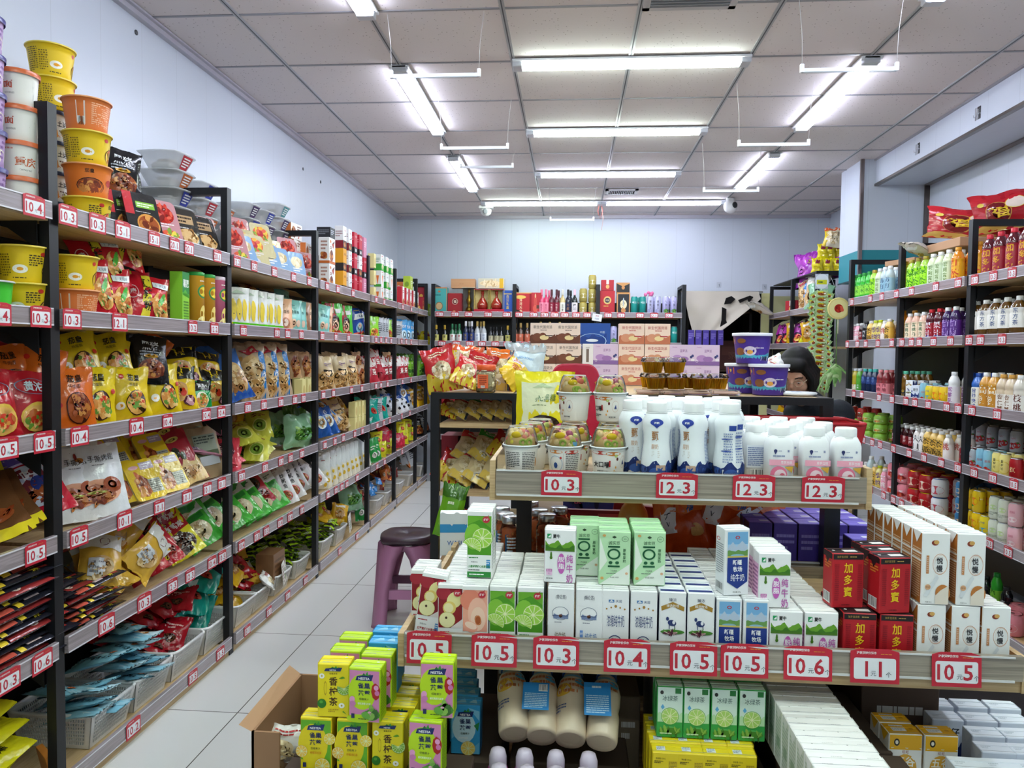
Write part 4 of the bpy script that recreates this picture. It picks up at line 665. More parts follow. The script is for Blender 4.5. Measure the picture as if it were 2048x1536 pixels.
pouch('b_brown', .22, .3, .03, '6a4428', [('r', 0, .86, 1, 1, 'e0cc28'), ('r', 0, 0, 1, .12, 'e0cc28'), ('e', .5, .5, .3, .12, '203070'), ('m', .3, .44, .7, .56, 'e0e0f0', 2), ('f', .5, .28, .38, .1, 'meat', 16), ('T', '香', .5, .8, .1, 'e8d838'), ('p', [(0, .1), (.12, .1), (.05, .9), (0, .9)], 'e0cc28')], 11, name='meat_snack_bag')
pouch('b_kraft', .14, .24, .035, 'b89c78', [('r', .12, .5, .9, .84, '98a08c'), ('m', .16, .66, .86, .82, '303a30', 3), ('r', .12, .42, .9, .52, '4a5a30'), ('r', .2, .24, .86, .42, 'd8dce4')], 12, wr=.003, mt='card')
pouch('b_redround', .16, .25, .03, 'a82434', [('w', 0, 1, .0, .4, .05, 'd8b878'), ('f', .5, .2, .4, .12, 'cookie', 14), ('e', .4, .6, .1, .1, '2a3020'), ('e', .55, .5, .08, .08, '3a4a2a'), ('e', .5, .84, .2, .05, 'd8c060')], 13)
pouch('b_greenw', .17, .26, .03, '46b83a', [('w', 0, 1, .62, 1, .03, 'e8ece8'), ('r', .1, .5, .9, .6, '2a8a34'), ('f', .5, .3, .36, .2, 'nut', 30), ('T', '鲜贝', .4, .8, .12, 'b82c3c'), ('p', [(0, .55), (.3, .62), (0, .7)], '2a8a34'), ('m', .5, .7, .9, .78, '4a5a4a', 2)], 14)
pouch('b_ywred', .16, .25, .03, 'e8dc2c', [('p', [(0, .66), (1, .74), (1, .5), (0, .42)], 'b01c28'), ('T', '椒麻鸭掌', .5, .58, .13, 'f4f0e8', .95), ('f', .5, .25, .42, .19, 'dark', 26), ('e', .45, .85, .1, .07, '20283c'), ('e', .45, .82, .06, .045, 'f0c8a8'), ('e', .15, .84, .06, .04, '2a2a2a')], 15)
pouch('b_redmeat', .15, .24, .03, 'c02434', [('r', .2, .8, .75, .9, '8a1c2c'), ('m', .25, .82, .7, .88, 'e8c0c0', 1), ('f', .5, .55, .36, .17, 'dark', 20), ('f', .6, .25, .3, .12, 'red', 16), ('e', .62, .3, .24, .07, 'e8e0e0'), ('r', .3, .1, .6, .16, 'e8d020')], 16)
pouch('b_gold', .16, .2, .05, 'd8a818', [('e', .5, .5, .3, .25, 'b87818'), ('f', .5, .5, .26, .2, 'cookie', 12), ('r', .2, .8, .8, .9, 'ece8d8')], 17, wr=.012)
pouch('b_tan', .15, .21, .045, 'e0b040', [('r', 0, .7, 1, 1, 'e4e4dc'), ('e', .6, .84, .12, .07, 'e8e8e8'), ('o', .6, .84, .12, .07, .15, '6a2828'), ('f', .5, .35, .3, .2, 'cookie', 12), ('r', .2, .2, .6, .5, 'd4d8dc'), ('m', .24, .24, .56, .46, '8a8a90', 3)], 18, wr=.01)
pouch('b_teal', .15, .2, .035, '18a090', [('f', .5, .5, .22, .14, 'red', 8), ('m', .3, .7, .7, .8, 'c8f0e8', 1), ('r', .1, .1, .35, .25, 'd8ecf0')], 19, wr=.012)
pouch('b_dred', .14, .18, .035, 'a81424', [('m', .2, .55, .8, .75, 'f0b8b8', 2), ('f', .5, .3, .2, .12, 'dark', 6)], 20, wr=.012)
pouch('b_ltblue', .1, .26, .03, '88c8de', [('v', '风干鸭脖', .68, .86, .085, '1c2c34'), ('w', 0, .55, 0, 1, .0, 'a8d8e8'), ('r', .1, .1, .5, .6, '78b4cc'), ('m', .14, .14, .46, .56, '3a5a68', 7), ('e', .3, .8, .14, .05, 'd8784c')], 21, wr=.004)
pouch('b_ltblue2', .1, .26, .03, 'c8dfe6', [('w', .5, 1, 0, 1, .0, '9ccfe0'), ('e', .3, .6, .16, .16, 'e8c0a0'), ('e', .3, .78, .1, .04, 'c87838'), ('p', [(.1, .2), (.5, .3), (.4, .05)], 'e8d0c0')], 22, wr=.006)
pouch('b_stick', .045, .34, .018, '22222c', [('r', 0, .1, 1, .3, 'c85848'), ('r', 0, .34, 1, .4, 'e8c838'), ('r', 0, .5, .5, .9, 'b03c34'), ('r', .3, .45, .7, .6, 'e0c8c8'), ('v', '素', .5, .75, .08, 'e8d038')], 23, wr=.002, nu=6, nv=12, name='spicy_strip_pack')
pouch('b_stick2', .045, .34, .018, '30222a', [('r', 0, .0, 1, .16, 'd86a3c'), ('r', 0, .2, 1, .28, 'e8c838'), ('r', .4, .3, 1, .95, '9a3030'), ('e', .5, .6, .3, .05, 'f0e0d0')], 24, wr=.002, nu=6, nv=12, name='spicy_strip_pack')
pouch('b_yelstick', .11, .36, .05, 'd8d01c', [('r', 0, .2, 1, .34, '24241c'), ('r', .1, .5, .9, .6, 'b8a818'), ('m', .2, .4, .8, .48, '3a3a1c', 1), ('b', .3, .08, .6, .16), ('T', '麦', .5, .75, .1, '2a2a18')], 25, wr=.004, name='bread_stick_bag')
pouch('b_corn', .14, .22, .05, 'eef0ee', [('r', 0, 0, 1, .22, '5cd01c'), ('r', 0, .0, .25, .22, 'e0d820'), ('T', '原切', .5, .11, .14, '16301c', 1.1)]+[('e', x_, .5, .11, .24, 'ecd048') for x_ in (.28, .5, .74)]+[('e', .28, .4, .02, .015, '222222'), ('e', .5, .4, .02, .015, '222222'), ('e', .74, .4, .02, .015, '222222'), ('p', [(.2, .85), (.5, .95), (.8, .85)], 'c8dcc8')], 26, wr=.004)
pouch('b_peach', .13, .21, .05, 'ecb890', [('t', '脆蛋卷', .5, .62, .1, '6a4a38'), ('e', .5, .3, .22, .16, 'c88868'), ('e', .5, .32, .12, .1, 'f0d8c8'), ('m', .3, .8, .7, .83, '8a6a58', 1)], 27, wr=.004)
pouch('b_aqua', .13, .21, .05, '88ccc4', [('t', '脆蛋卷', .5, .62, .1, '2a5a58'), ('e', .4, .3, .14, .12, 'd8b090'), ('e', .66, .3, .12, .1, 'e8c8b0'), ('m', .3, .8, .7, .83, '4a7a78', 1)], 28, wr=.004)
pouch('b_redgrn', .15, .24, .045, '48b838', [('w', 0, .55, 0, 1, .0, 'b82430'), ('e', .5, .42, .22, .24, '3a2420'), ('e', .5, .38, .17, .17, 'f0c8a8'), ('f', .5, .12, .4, .1, 'fruit', 12), ('r', .5, .72, .8, .84, 'f0f0f0'), ('T', '脆', .28, .76, .14, 'f8f0e8')], 29, wr=.005)
pouch('b_bluechip', .15, .24, .055, '1c4aa8', [('p', [(.15, .62), (.9, .7), (.88, .86), (.2, .8)], 'f2f4f4'), ('T', '开胃脆', .53, .745, .09, '1c3a80'), ('e', .5, .38, .24, .16, '8cc4e0'), ('e', .5, .44, .12, .08, 'f0c8a8'), ('f', .5, .14, .42, .1, 'fruit', 12), ('m', .2, .9, .7, .93, 'e8d048', 1)], 30, wr=.005)
pouch('b_sgreen', .13, .2, .04, '8ad020', [('f', .5, .3, .3, .2, 'fruit', 8), ('T', '梅', .5, .7, .2, 'f4f4d0')], 31)
pouch('b_grey', .12, .2, .03, 'b8bcc0', [('m', .2, .3, .8, .8, '505458', 6)], 32)
pouch('b_sblue', .14, .22, .05, '3c9ad8', [('T', '奶片', .5, .7, .16, 'f4f8fa'), ('e', .5, .34, .3, .2, 'cfe8f4')], 33)
pouch('b_clear', .17, .3, .09, 'c4ad92', [('f', .4, .42, .38, .4, 'cookie', 40, 1.3), ('p', [(.62, .02), (.86, .02), (.96, .8), (.7, .88)], '2478c0'), ('v', '酥脆麻花', .8, .72, .13, 'f0f4f8', .8), ('p', [(.1, .9), (.6, .96), (.75, .84), (.4, .82)], 'b82838')], 34, wr=.012, back='a89078')
pouch('b_blueclear', .17, .26, .07, '3a6ab0', [('f', .6, .4, .36, .34, 'cookie', 26), ('w', 0, 1, 0, .12, .03, '2858b8')], 35, wr=.01)
pouch('b_bun', .16, .24, .08, 'dcc49c', [('f', .5, .3, .4, .28, 'cookie', 14, 1.5), ('r', .25, .36, .75, .6, '24201e'), ('e', .5, .5, .08, .05, 'e8e0d0'), ('m', .3, .4, .7, .44, 'c8c0b0', 1), ('m', .3, .7, .7, .8, '8a6a9a', 2)], 36, wr=.01)
pouch('b_ham', .12, .17, .05, 'd8b088', [('f', .5, .5, .34, .34, 'meat', 10, 1.3)], 37, wr=.01)
pouch('b_redbag', .16, .22, .07, 'b82c3c', [('w', 0, 1, .6, 1, .04, 'e8dcd8'), ('T', '豆', .5, .4, .25, 'f4e8e0')], 38, wr=.012)
pouch('b_pink', .13, .19, .03, 'cf8aa8', [('f', .5, .36, .36, .22, 'bean', 26), ('r', .1, .7, .9, .88, 'e8c8d8'), ('m', .2, .74, .8, .84, '6a4a90', 2)], 39, wr=.008)
pouch('b_bean', .12, .18, .03, 'cc3848', [('f', .45, .55, .34, .34, 'bean', 34), ('w', 0, 1, 0, .16, .03, 'd84858')], 40, wr=.008)
pouch('b_ygreen', .13, .19, .03, 'c8c848', [('e', .5, .4, .26, .2, '7a9a38'), ('m', .2, .7, .8, .85, '8a4a38', 2), ('o', .5, .4, .3, .24, .1, 'e8e890')], 41, wr=.008)
pouch('b_bluewhite', .15, .2, .06, '2458a8', [('e', .5, .5, .3, .24, 'd8e4ea'), ('f', .5, .5, .2, .14, 'cookie', 10), ('T', '奶', .5, .84, .16, 'f0f4f8')], 42, wr=.012)
pouch('b_wsquid', .12, .26, .025, 'eceaea', [('v', '炒鱿鱼', .62, .66, .11, '18181c'), ('e', .5, .2, .3, .12, 'c84030'), ('f', .5, .2, .24, .09, 'meat', 10), ('t', '鲜味', .4, .86, .08, 'a83848'), ('m', .2, .78, .5, .8, '9a5060', 1)], 43, wr=.005)
pouch('b_popcorn', .12, .24, .045, 'dfe4e2', [('w', 0, 1, 0, .5, .02, 'f0ecd8'), ('e', .3, .3, .12, .06, 'e8c038'), ('e', .7, .22, .12, .06, 'e8c038'), ('e', .5, .1, .12, .06, 'e8c038'), ('e', .62, .4, .1, .05, 'e8c038'), ('m', .3, .75, .7, .8, 'a85048', 1)], 44, wr=.005)
pouch('b_limeblk', .06, .13, .02, 'a8d020', [('r', 0, .3, 1, .55, '1a1c20'), ('r', 0, 0, 1, .12, '1a1c20'), ('m', .15, .7, .85, .85, 'f0f4e0', 2)], 45, wr=.006, nu=6, nv=8, name='small_snack_sachet')
pouch('b_ymound', .12, .14, .05, 'e0dc28', [('f', .5, .45, .2, .14, 'fruit', 6), ('m', .2, .72, .8, .82, 'a83830', 1)], 46, wr=.012)
pouch('b_rmound', .12, .14, .05, 'c82c44', [('m', .2, .5, .8, .7, 'f0d0d0', 2)], 47, wr=.012)
pouch('b_gbag', .1, .2, .04, '2c9a48', [('m', .2, .5, .8, .7, 'e8f0e0', 2), ('e', .5, .3, .26, .12, 'e8e8e0')], 48, wr=.008)
pouch('b_cow', .14, .16, .07, 'e8ecf4', [('e', .25, .7, .12, .1, '24242c'), ('e', .7, .5, .14, .08, '24242c'), ('e', .4, .25, .1, .08, '24242c'), ('w', 0, 1, .84, 1, .0, '2858b0')], 49, wr=.01)
pouch('b_candy', .05, .07, .03, '3c88d0', [('m', .2, .3, .8, .7, 'e8f0f8', 2)], 50, wr=.005, nu=5, nv=6, name='wrapped_sweet'); pouch('b_candyr', .05, .07, .03, '7a2c28', [('e', .5, .5, .2, .2, 'd8b068')], 51, wr=.005, nu=5, nv=6, name='wrapped_sweet'); pouch('b_candyo', .05, .07, .03, 'd87838', [('e', .5, .5, .2, .2, 'f0e0c8')], 52, wr=.005, nu=5, nv=6, name='wrapped_sweet')
pouch('b_dkgreen', .12, .24, .05, '6aa820', [('w', 0, 1, .75, 1, .02, '3a6a18'), ('f', .5, .3, .3, .2, 'green', 12), ('m', .3, .6, .7, .7, 'e8f0d0', 1)], 53)
pouch('b_plastic', .22, .2, .09, '8fc09a', [('f', .5, .4, .3, .2, 'green', 10)], 54, wr=.02)
pouch('b_rice', .34, .28, .09, 'b01c28', [('w', 0, 1, .72, 1, .02, 'c42430'), ('e', .28, .45, .15, .3, '7a1c20'), ('o', .28, .45, .15, .3, .08, 'c89048'), ('T', '福', .28, .45, .3, 'e8c030'), ('e', .5, .62, .12, .15, 'f0dcd0'), ('o', .5, .62, .13, .16, .08, 'e8c048'), ('e', .75, .5, .06, .06, 'e8c848'), ('e', .86, .74, .05, .05, 'e8c848'), ('e', .1, .7, .04, .05, 'e8c848'), ('w', 0, 1, 0, .14, .03, 'c8a050')], 55, wr=.014, name='new_year_gift_bag')
pouch('b_orangebig', .26, .32, .09, 'c84818', [('w', 0, 1, .55, .9, .03, 'd86828'), ('e', .3, .7, .1, .07, 'd8b848'), ('e', .7, .3, .12, .09, 'e8b070'), ('r', .1, .3, .35, .6, 'e4e4f0'), ('v', '大V', .22, .52, .1, '24284a'), ('T', '福', .6, .62, .12, '30508a')], 56, wr=.022)
pouch('b_jujube', .21, .28, .07, 'e8d81c', [('w', .12, .88, .0, .86, .0, 'e8ecc8'), ('t', '枸杞黑糖', .5, .68, .1, '3a6a3a', .8), ('m', .3, .58, .7, .6, '8a9a70', 1), ('e', .5, .32, .3, .15, '2a1814'), ('f', .5, .3, .24, .1, 'dark', 14), ('e', .82, .3, .1, .06, 'c84890'), ('e', .7, .1, .12, .06, 'c83880'), ('e', .9, .42, .06, .03, '3a7a38'), ('p', [(.3, .8), (.5, .86), (.7, .8)], 'c8dcb0')], 57, wr=.008)
NUTB = lambda tc: [('r', 0, .76, 1, 1, tc), ('f', .5, .5, .38, .24, 'nut', 44, 1.1), ('w', 0, 1, 0, .2, .03, 'e8c860'), ('e', .5, .18, .2, .08, 'f0e8d8'), ('p', [(.86, 0), (1, 0), (1, 1), (.86, 1)], '3a4454'), ('m', .2, .82, .8, .92, 'e8e8d0', 2)]
for i_, tc in enumerate(('3aa838', 'c83038', '38a0d8', 'e07028')): pouch('b_nut%d' % i_, .16, .24, .055, 'd8c498', NUTB(tc), 58+i_, wr=.008, name='nut_bag')
pouch('b_redyel', .17, .22, .06, 'c02428', [('w', 0, 1, 0, .4, .05, 'e8c83c'), ('f', .5, .5, .3, .2, 'nut', 20), ('m', .2, .8, .8, .9, 'f0e0c0', 2)], 62, wr=.014)
pouch('b_puff', .2, .2, .09, 'd8ccb0', [('f', .5, .5, .4, .36, 'nut', 40), ('w', 0, 1, .8, 1, .03, 'd85828'), ('w', 0, .2, 0, .8, .02, 'e8c830')], 63, wr=.014)
pouch('b_ybig', .2, .3, .07, 'e8c028', [('m', .2, .4, .8, .6, 'c84030', 3), ('r', .1, .7, .6, .92, 'f0e4e4'), ('m', .14, .74, .56, .88, 'c04048', 2)], 64, wr=.014)
pouch('b_milkb', .22, .24, .08, 'cfe4f0', [('t', 'HAISHAOROU', .5, .66, .07, '2a88c8', .9), ('w', 0, 1, .8, 1, .04, 'b0b4b8'), ('e', .7, .25, .14, .14, 'e8ecf0'), ('e', .7, .25, .08, .08, 'a89898')], 65, wr=.014)
pouch('b_magenta', .26, .34, .12, 'a838b8', [('w', 0, 1, .6, .9, .04, 'c858d0'), ('e', .3, .4, .2, .15, 'd878d8'), ('e', .7, .7, .2, .12, 'c8a868')], 66, wr=.03, name='plastic_sack_of_bread')
pouch('b_yelbread', .1, .14, .07, 'e0d018', [('r', .3, .62, .7, .86, '7a2030'), ('m', .2, .2, .8, .5, 'c0ac14', 3)], 67, wr=.01, name='wrapped_bread')
pouch('b_netbag', .2, .3, .1, 'd8cfc0', [('f', .5, .4, .36, .3, 'cookie', 26), ('r', .1, .8, .9, .9, 'e8e8e4')], 68, wr=.016)
pouch('b_noodlewrap', .15, .1, .05, 'd09060', [('f', .5, .5, .36, .36, 'red', 16)], 69, wr=.014)
pouch('b_blkmag', .15, .2, .05, '3a1c3c', [('w', 0, 1, .55, 1, .04, 'a82c98'), ('f', .5, .3, .3, .2, 'fruit', 12)], 70, wr=.014)
pouch('b_wipes', .13, .1, .045, 'f0f0ee', [('f', .4, .4, .3, .26, 'nut', 10), ('m', .2, .75, .8, .9, 'b83838', 2)], 71, wr=.01)
# lying tray packs with a printed film lid
def tray(n, w, h, d, base, els, rim='c8ccd0', mt='film', r=.02, name='tray_meal_pack'):
    DIM[n] = (w, h, d)
    def rr(w, h, r, k=5):
        out = []
        for cx, cy, a0 in ((w/2-r, r, -PI/2), (w/2-r, h-r, 0), (-w/2+r, h-r, PI/2), (-w/2+r, r, PI)):
            out += [(cx+r*math.cos(a0+PI/2*i/k), cy+r*math.sin(a0+PI/2*i/k)) for i in range(k+1)]
        return out
    f = rr(w, h, r); b = [(x*.86, h/2+(z-h/2)*.86) for x, z in f]; n_ = len(f)
    m = M(); vs = [(x, -d/2, z) for x, z in f]+[(x, -d/2+.006, z) for x, z in f]+[(x*.95, -d/2+.006, h/2+(z-h/2)*.95) for x, z in f]+[(x, d/2, z) for x, z in b]
    fs = [tuple(range(n_))]+[(k*n_+i, (k+1)*n_+i, (k+1)*n_+(i+1) % n_, k*n_+(i+1) % n_) for k in range(3) for i in range(n_)]+[tuple(3*n_+i for i in reversed(range(n_)))]
    m.add(vs, fs, [base]+[rim]*(3*n_+1), mt); art(m, els, w, h, flat(-d/2), mt); K[n] = kind(name, m)
tray('t_chick', .13, .17, .035, 'e4c020', [('r', .5, .74, .95, .92, 'b8a8c0'), ('m', .55, .78, .9, .9, 'f0f0f8', 2), ('e', .3, .82, .16, .05, 'e8b0b8'), ('f', .36, .35, .2, .28, 'meat', 14), ('e', .36, .5, .08, .24, 'c86020', .3), ('r', .56, .14, .95, .48, 'a8a898'), ('m', .58, .16, .93, .46, '4a4a48', 6)], 'e8dc98')
tray('t_hot', .14, .18, .07, '2a2a2c', [('r', 0, .5, .26, 1, 'c83840'), ('e', .62, .3, .34, .24, 'd89848'), ('f', .62, .3, .3, .2, 'meat', 18), ('r', .34, .66, .9, .8, '88c048'), ('m', .38, .68, .86, .78, 'f0f4e0', 2), ('m', .3, .56, .9, .58, 'e8e8e8', 1)], '26262a')
tray('t_hot2', .14, .18, .07, '33302e', [('r', 0, 0, .2, 1, 'd05868'), ('f', .55, .3, .36, .2, 'cookie', 20), ('r', .25, .62, .85, .84, 'b89870'), ('m', .3, .64, .8, .82, '3a2c24', 2), ('m', .3, .5, .85, .54, 'd8d8d8', 1)], '1e1e22')
tray('t_pinkmeal', .14, .19, .06, 'c08a90', [('f', .5, .68, .38, .22, 'red', 22), ('f', .6, .2, .3, .12, 'fruit', 14), ('m', .25, .36, .8, .48, 'f0e0e0', 2)], 'b8babd')
tray('t_yelmeal', .14, .19, .06, 'cabf92', [('f', .5, .7, .38, .2, 'fruit', 20), ('m', .25, .36, .8, .48, 'e8e0e0', 2), ('e', .3, .2, .25, .12, 'c8c8d8')], 'b8babd')
tray('t_bluemeal', .13, .17, .05, '86a8cc', [('f', .5, .65, .36, .2, 'nut', 12), ('m', .2, .3, .8, .46, 'f0f4f8', 2)], 'c0c2c4')
# clear take-away tubs, wider at the top, a coloured sleeve round each
def tub(n, c):
    m = M().lathe([(.045, 0), (.05, .004), (.072, .06), (.078, .062), (.078, .066)], 24, 'b4b8b8', 'frost', sq=.5, cap1=False)
    i = M(); i.box(-.04, .04, -.035, .035, .004, .03, 'eceae6', 'matte', .006); i.box(-.03, .04, -.03, .02, .03, .045, 'dcd4cc', 'matte', .005)
    s = M(); vs = [(x*r_, y*r_, z) for z, r_ in ((.006, .052), (.06, .0735)) for x, y in ((-.35, -1.0), (.5, -1.0))]
    s.add([(a, b-.001, z) for a, b, z in vs], [(0, 1, 3, 2)], c, 'card'); art(s, [('m', .1, .1, .9, .9, 'e8e8e8', 4)], .05, .05, lambda u, v, d: (.004+u, -(.0535+v*.42)-d-.0008, .008+v), 'card')
    l = M().lathe([(.079, .064), (.08, .068), (.06, .074), (.001, .074)], 24, 'a8acac', 'frost', sq=.5, cap0=False)
    [q.xf(Matrix.Diagonal((1.3, 1.3, 1.05, 1))) for q in (m, i, s, l)]; K[n] = kind('clear_tub', m, ('contents', i), ('sleeve', s), ('lid', l))
tub('tub_red', 'b02c38'); tub('tub_org', 'b8602c'); tub('tub_blu', '2c3c98'); tub('tub_pur', '3c2858'); tub('tub_teal', '48888c')
# bowls and buckets of instant noodles
def bowl(n, r0, r1, h, col, els, lid, lidc, w=None, name='noodle_cup', a0=-PI/2, lidh=.003):
    pr = [(r0, 0), (r0+.002, .003)]+[(r0+(r1-r0)*t, h*t) for t in (.25, .5, .75, .97)]+[(r1+.003, h*.975), (r1+.003, h)]
    m = M().lathe(pr, 28, col, 'card'); f = lambda v: r0+(r1-r0)*v/h
    art(m, els, w or 2*PI*r0*.55, h*.92, cyl(lambda v: f(v+.004), .004, a0), 'card')
    l = M().lathe([(r1+.004, h-lidh), (r1+.005, h), (r1+.003, h+.002), (r1-.004, h+.0025), (.001, h+.0025)], 28, lidc, 'plastic', cap0=False); K[n] = kind(name, m, ('lid', l))
YB_ = [logo('茄皇', '2a2010', .9, .8, .14), ('e', .72, .82, .04, .07, 'c03020'), ('e', .45, .35, .09, .13, 'f6f4ea'), ('e', .45, .35, .04, .055, 'e8a020'), ('e', .9, .33, .18, .28, '3a2018'), ('f', .9, .33, .165, .26, 'noodle', 16), ('m', .02, .1, .2, .9, '6a5818', 12), ('m', .22, .12, .34, .8, '7a6418', 9), ('m', .36, .06, .6, .12, '3a3018', 1)]
bowl('bw_yel', .058, .073, .105, 'e6c41c', YB_, 0, 'e8d050', a0=-PI/2)
bowl('bw_yel2', .058, .073, .105, 'e6c41c', YB_+[('m', .55, .45, .72, .8, '3a3018', 5)], 0, 'e8d050', a0=-PI/2-.5)
bowl('bw_org', .058, .073, .105, 'e07828', [logo('茄皇', '2a1408', .3, .82, .14), ('e', .32, .32, .2, .28, '3a1810'), ('f', .32, .32, .18, .25, 'meat', 16), ('e', .62, .5, .07, .12, 'b82c20'), ('m', .7, .2, .95, .9, '8a3818', 8)], 0, 'e8a068')
bowl('bw_orgb', .058, .073, .105, 'e07a3c', [('r', .1, .05, .22, .9, 'e8d8d0'), ('m', .3, .1, .85, .9, 'f0b890', 12), ('b', .11, .08, .21, .4)], 0, 'e8a068')
WB = [('T', '面', .16, .56, .26, 'c05030', 1), ('t', 'NOODLES', .18, .3, .07, '3a3a40', .8), ('p', [(.5, .62), (.7, .78), (.9, .62)], 'c86048'), ('r', .54, .55, .86, .62, '5a6888'), ('r', .46, .4, .94, .44, 'a83848'), ('r', .56, .2, .9, .38, '6a7898'), ('r', .62, .14, .8, .24, 'b03c40')]
bowl('bk_white', .047, .055, .1, 'e8e6de', WB, 0, 'd06838', name='noodle_bucket', lidh=.012)
bowl('bk_white2', .047, .055, .1, 'e8e6de', [('T', '重庆', .4, .42, .3, 'c86030', 1), ('t', 'CHONGQING', .4, .16, .07, '3a3a40', .8), ('e', .8, .66, .07, .09, 'c85840'), ('e', .8, .5, .06, .12, 'e8d8d0'), ('m', .1, .75, .3, .85, 'd09088', 1)], 0, 'd06838', name='noodle_bucket', lidh=.012)
bowl('bk_dark', .047, .055, .1, 'e0ded6', [('T', '土豆泥', .5, .6, .22, '1c1c22', .8), ('m', .2, .2, .8, .4, '6a5050', 2), ('f', .5, .12, .3, .1, 'noodle', 8)], 0, '3a4460', name='noodle_bucket', lidh=.012)
bowl('bk_pur', .047, .055, .1, 'b898c8', [('m', .2, .2, .8, .8, '7a5090', 4), ('e', .5, .3, .2, .2, 'e8e0d0')], 0, '4a4888', name='noodle_bucket', lidh=.012)
bowl('bk_green', .04, .05, .1, '48c838', [('r', 0, .55, 1, 1, '3a3c44')], 0, 'c8c8c8', name='noodle_bucket')
def ubucket(n, c2, base='4a3094'):
    bowl(n, .062, .078, .125, base, [('w', .0, 1, .0, .3, .05, '48a8c0', 1), ('p', [(.7, .0), (1, .2), (1, .75), (.62, .6)], c2), ('r', .04, .68, .2, .92, 'e07028'), ('T', '9', .12, .8, .16, 'f8e020'), ('e', .34, .78, .09, .09, '8a5a30'), ('e', .5, .42, .12, .17, 'dcd0e8'), ('e', .5, .38, .06, .08, 'e8a850'), ('e', .3, .4, .1, .14, '8a5a38'), ('m', .5, .5, .95, .56, 'e8e0f0', 1), ('b', .72, .06, .9, .24)], 0, 'e8e8f4', w=.2, name='snack_bucket', lidh=.01)
ubucket('ub1', 'e8a0b8'); ubucket('ub2', '48a8c0')
# card boxes
def cbox(n, w, d, h, base, F=(), Sd=(), T=(), name='snack_box', mt='card'):
    c = base if isinstance(base, dict) else {'all': base}
    m = M().box(-w/2, w/2, -d/2, d/2, 0, h, c, mt, .001); art(m, F, w, h, flat(-d/2)); art(m, Sd, d, h, side(-w/2, 0, 0, -1)); art(m, Sd, d, h, side(w/2)); art(m, T, w, d, top(h, 0, -d/2)); K[n] = kind(name, m)
cbox('x_orange', .12, .07, .165, {'all': 'ecebe8'}, [('r', 0, 0, 1, .1, 'c86828'), ('f', .36, .3, .3, .22, 'meat', 16), ('p', [(.4, .75), (.9, .95), (.7, .6)], 'b04830'), ('p', [(.5, .8), (.85, .92), (.8, .82)], '26262a'), ('e', .2, .85, .12, .06, 'd88040'), ('m', .1, .55, .5, .68, '8a4a30', 2)], [('r', 0, 0, 1, .1, 'c86828'), ('m', .2, .5, .8, .9, 'b08070', 3), ('f', .5, .3, .3, .14, 'meat', 8)])
cbox('x_orange2', .16, .12, .1, {'all': 'f0ece6', 'R': 'd87838', 'L': 'd87838'}, [('f', .25, .45, .2, .34, 'meat', 16), ('m', .55, .6, .9, .9, '7a4028', 2), ('p', [(.6, .1), (.8, .5), (.7, .1)], 'c05038')], [('t', '零食', .5, .5, .3, 'f4e8dc')])
cbox('x_red', .075, .06, .15, {'all': 'c8243c'}, [('r', 0, 0, 1, .3, '201c20'), ('t', '火鸡面', .5, .8, .12, 'f4e8e8', .9), ('r', .3, .08, .7, .22, 'f0f0f0')], [('r', 0, 0, 1, .3, '201c20'), ('m', .1, .5, .9, .8, 'e89098', 3)])
cbox('x_white', .075, .06, .15, {'all': 'ecebea'}, [('r', 0, 0, 1, .35, '2c2828'), ('t', '牛肉', .5, .8, .12, 'b02c38'), ('f', .5, .2, .3, .12, 'meat', 8), ('p', [(.1, .5), (.9, .62), (.85, .56)], '2a2a2a')], [('r', 0, 0, 1, .35, '8a2430'), ('m', .1, .5, .9, .8, 'b09090', 3)])
cbox('x_yel', .075, .06, .15, {'all': 'e8a424'}, [('r', 0, 0, 1, .35, '2c2828'), ('t', '藤椒', .5, .75, .12, '7a3010'), ('f', .5, .2, .3, .12, 'meat', 8)], [('r', 0, 0, 1, .35, '2c2828')])
cbox('x_blk', .1, .09, .07, '22232a', [('m', .1, .3, .7, .8, 'b8bcc8', 3)], [('m', .1, .3, .9, .8, '70747c', 3)])
cbox('x_pink', .075, .06, .15, 'dc90ac', [('m', .2, .5, .8, .8, 'f4e0e8', 3)]); cbox('x_cream', .06, .05, .11, 'e8dc98', [('e', .5, .4, .3, .3, 'd0b870')])
cbox('x_green', .085, .06, .13, {'all': 'eef0ec'}, [('r', 0, 0, 1, .42, '38a838'), ('f', .5, .25, .3, .16, 'nut', 8), ('t', '猴头菇', .5, .72, .12, '2a3a2a', .9), ('e', .3, .88, .12, .05, 'c84048')], [('r', 0, 0, 1, .42, '38a838'), ('m', .2, .5, .8, .8, '90a890', 3)])
cbox('x_carrot', .085, .06, .13, {'all': 'f0eeea'}, [('p', [(.3, .7), (.7, .7), (.5, .1)], 'e87830'), ('p', [(.4, .7), (.5, .9), (.6, .7)], '48a038'), ('m', .2, .86, .8, .95, 'c86050', 1)], [('p', [(.3, .7), (.7, .7), (.5, .1)], 'e87830'), ('r', 0, 0, 1, .15, '48a838')])
cbox('x_redw', .1, .07, .2, {'all': 'f0eeec', 'L': 'c82838', 'R': 'c82838'}, [('r', 0, 0, .25, 1, 'c82838'), ('f', .6, .3, .3, .14, 'meat', 10), ('m', .3, .7, .9, .85, 'a05050', 2)])
cbox('x_lime', .11, .07, .13, 'b0c83c', [('m', .1, .3, .9, .7, 'f0f4d8', 3), ('f', .4, .2, .2, .1, 'nut', 6)], [('e', .5, .4, .3, .2, '7a9a28')])
cbox('x_dred', .1, .08, .18, 'a02434', [('e', .5, .35, .24, .14, 'd8b048'), ('m', .3, .6, .7, .8, 'd8b048', 2)], [('e', .5, .35, .24, .14, 'd8b048')])
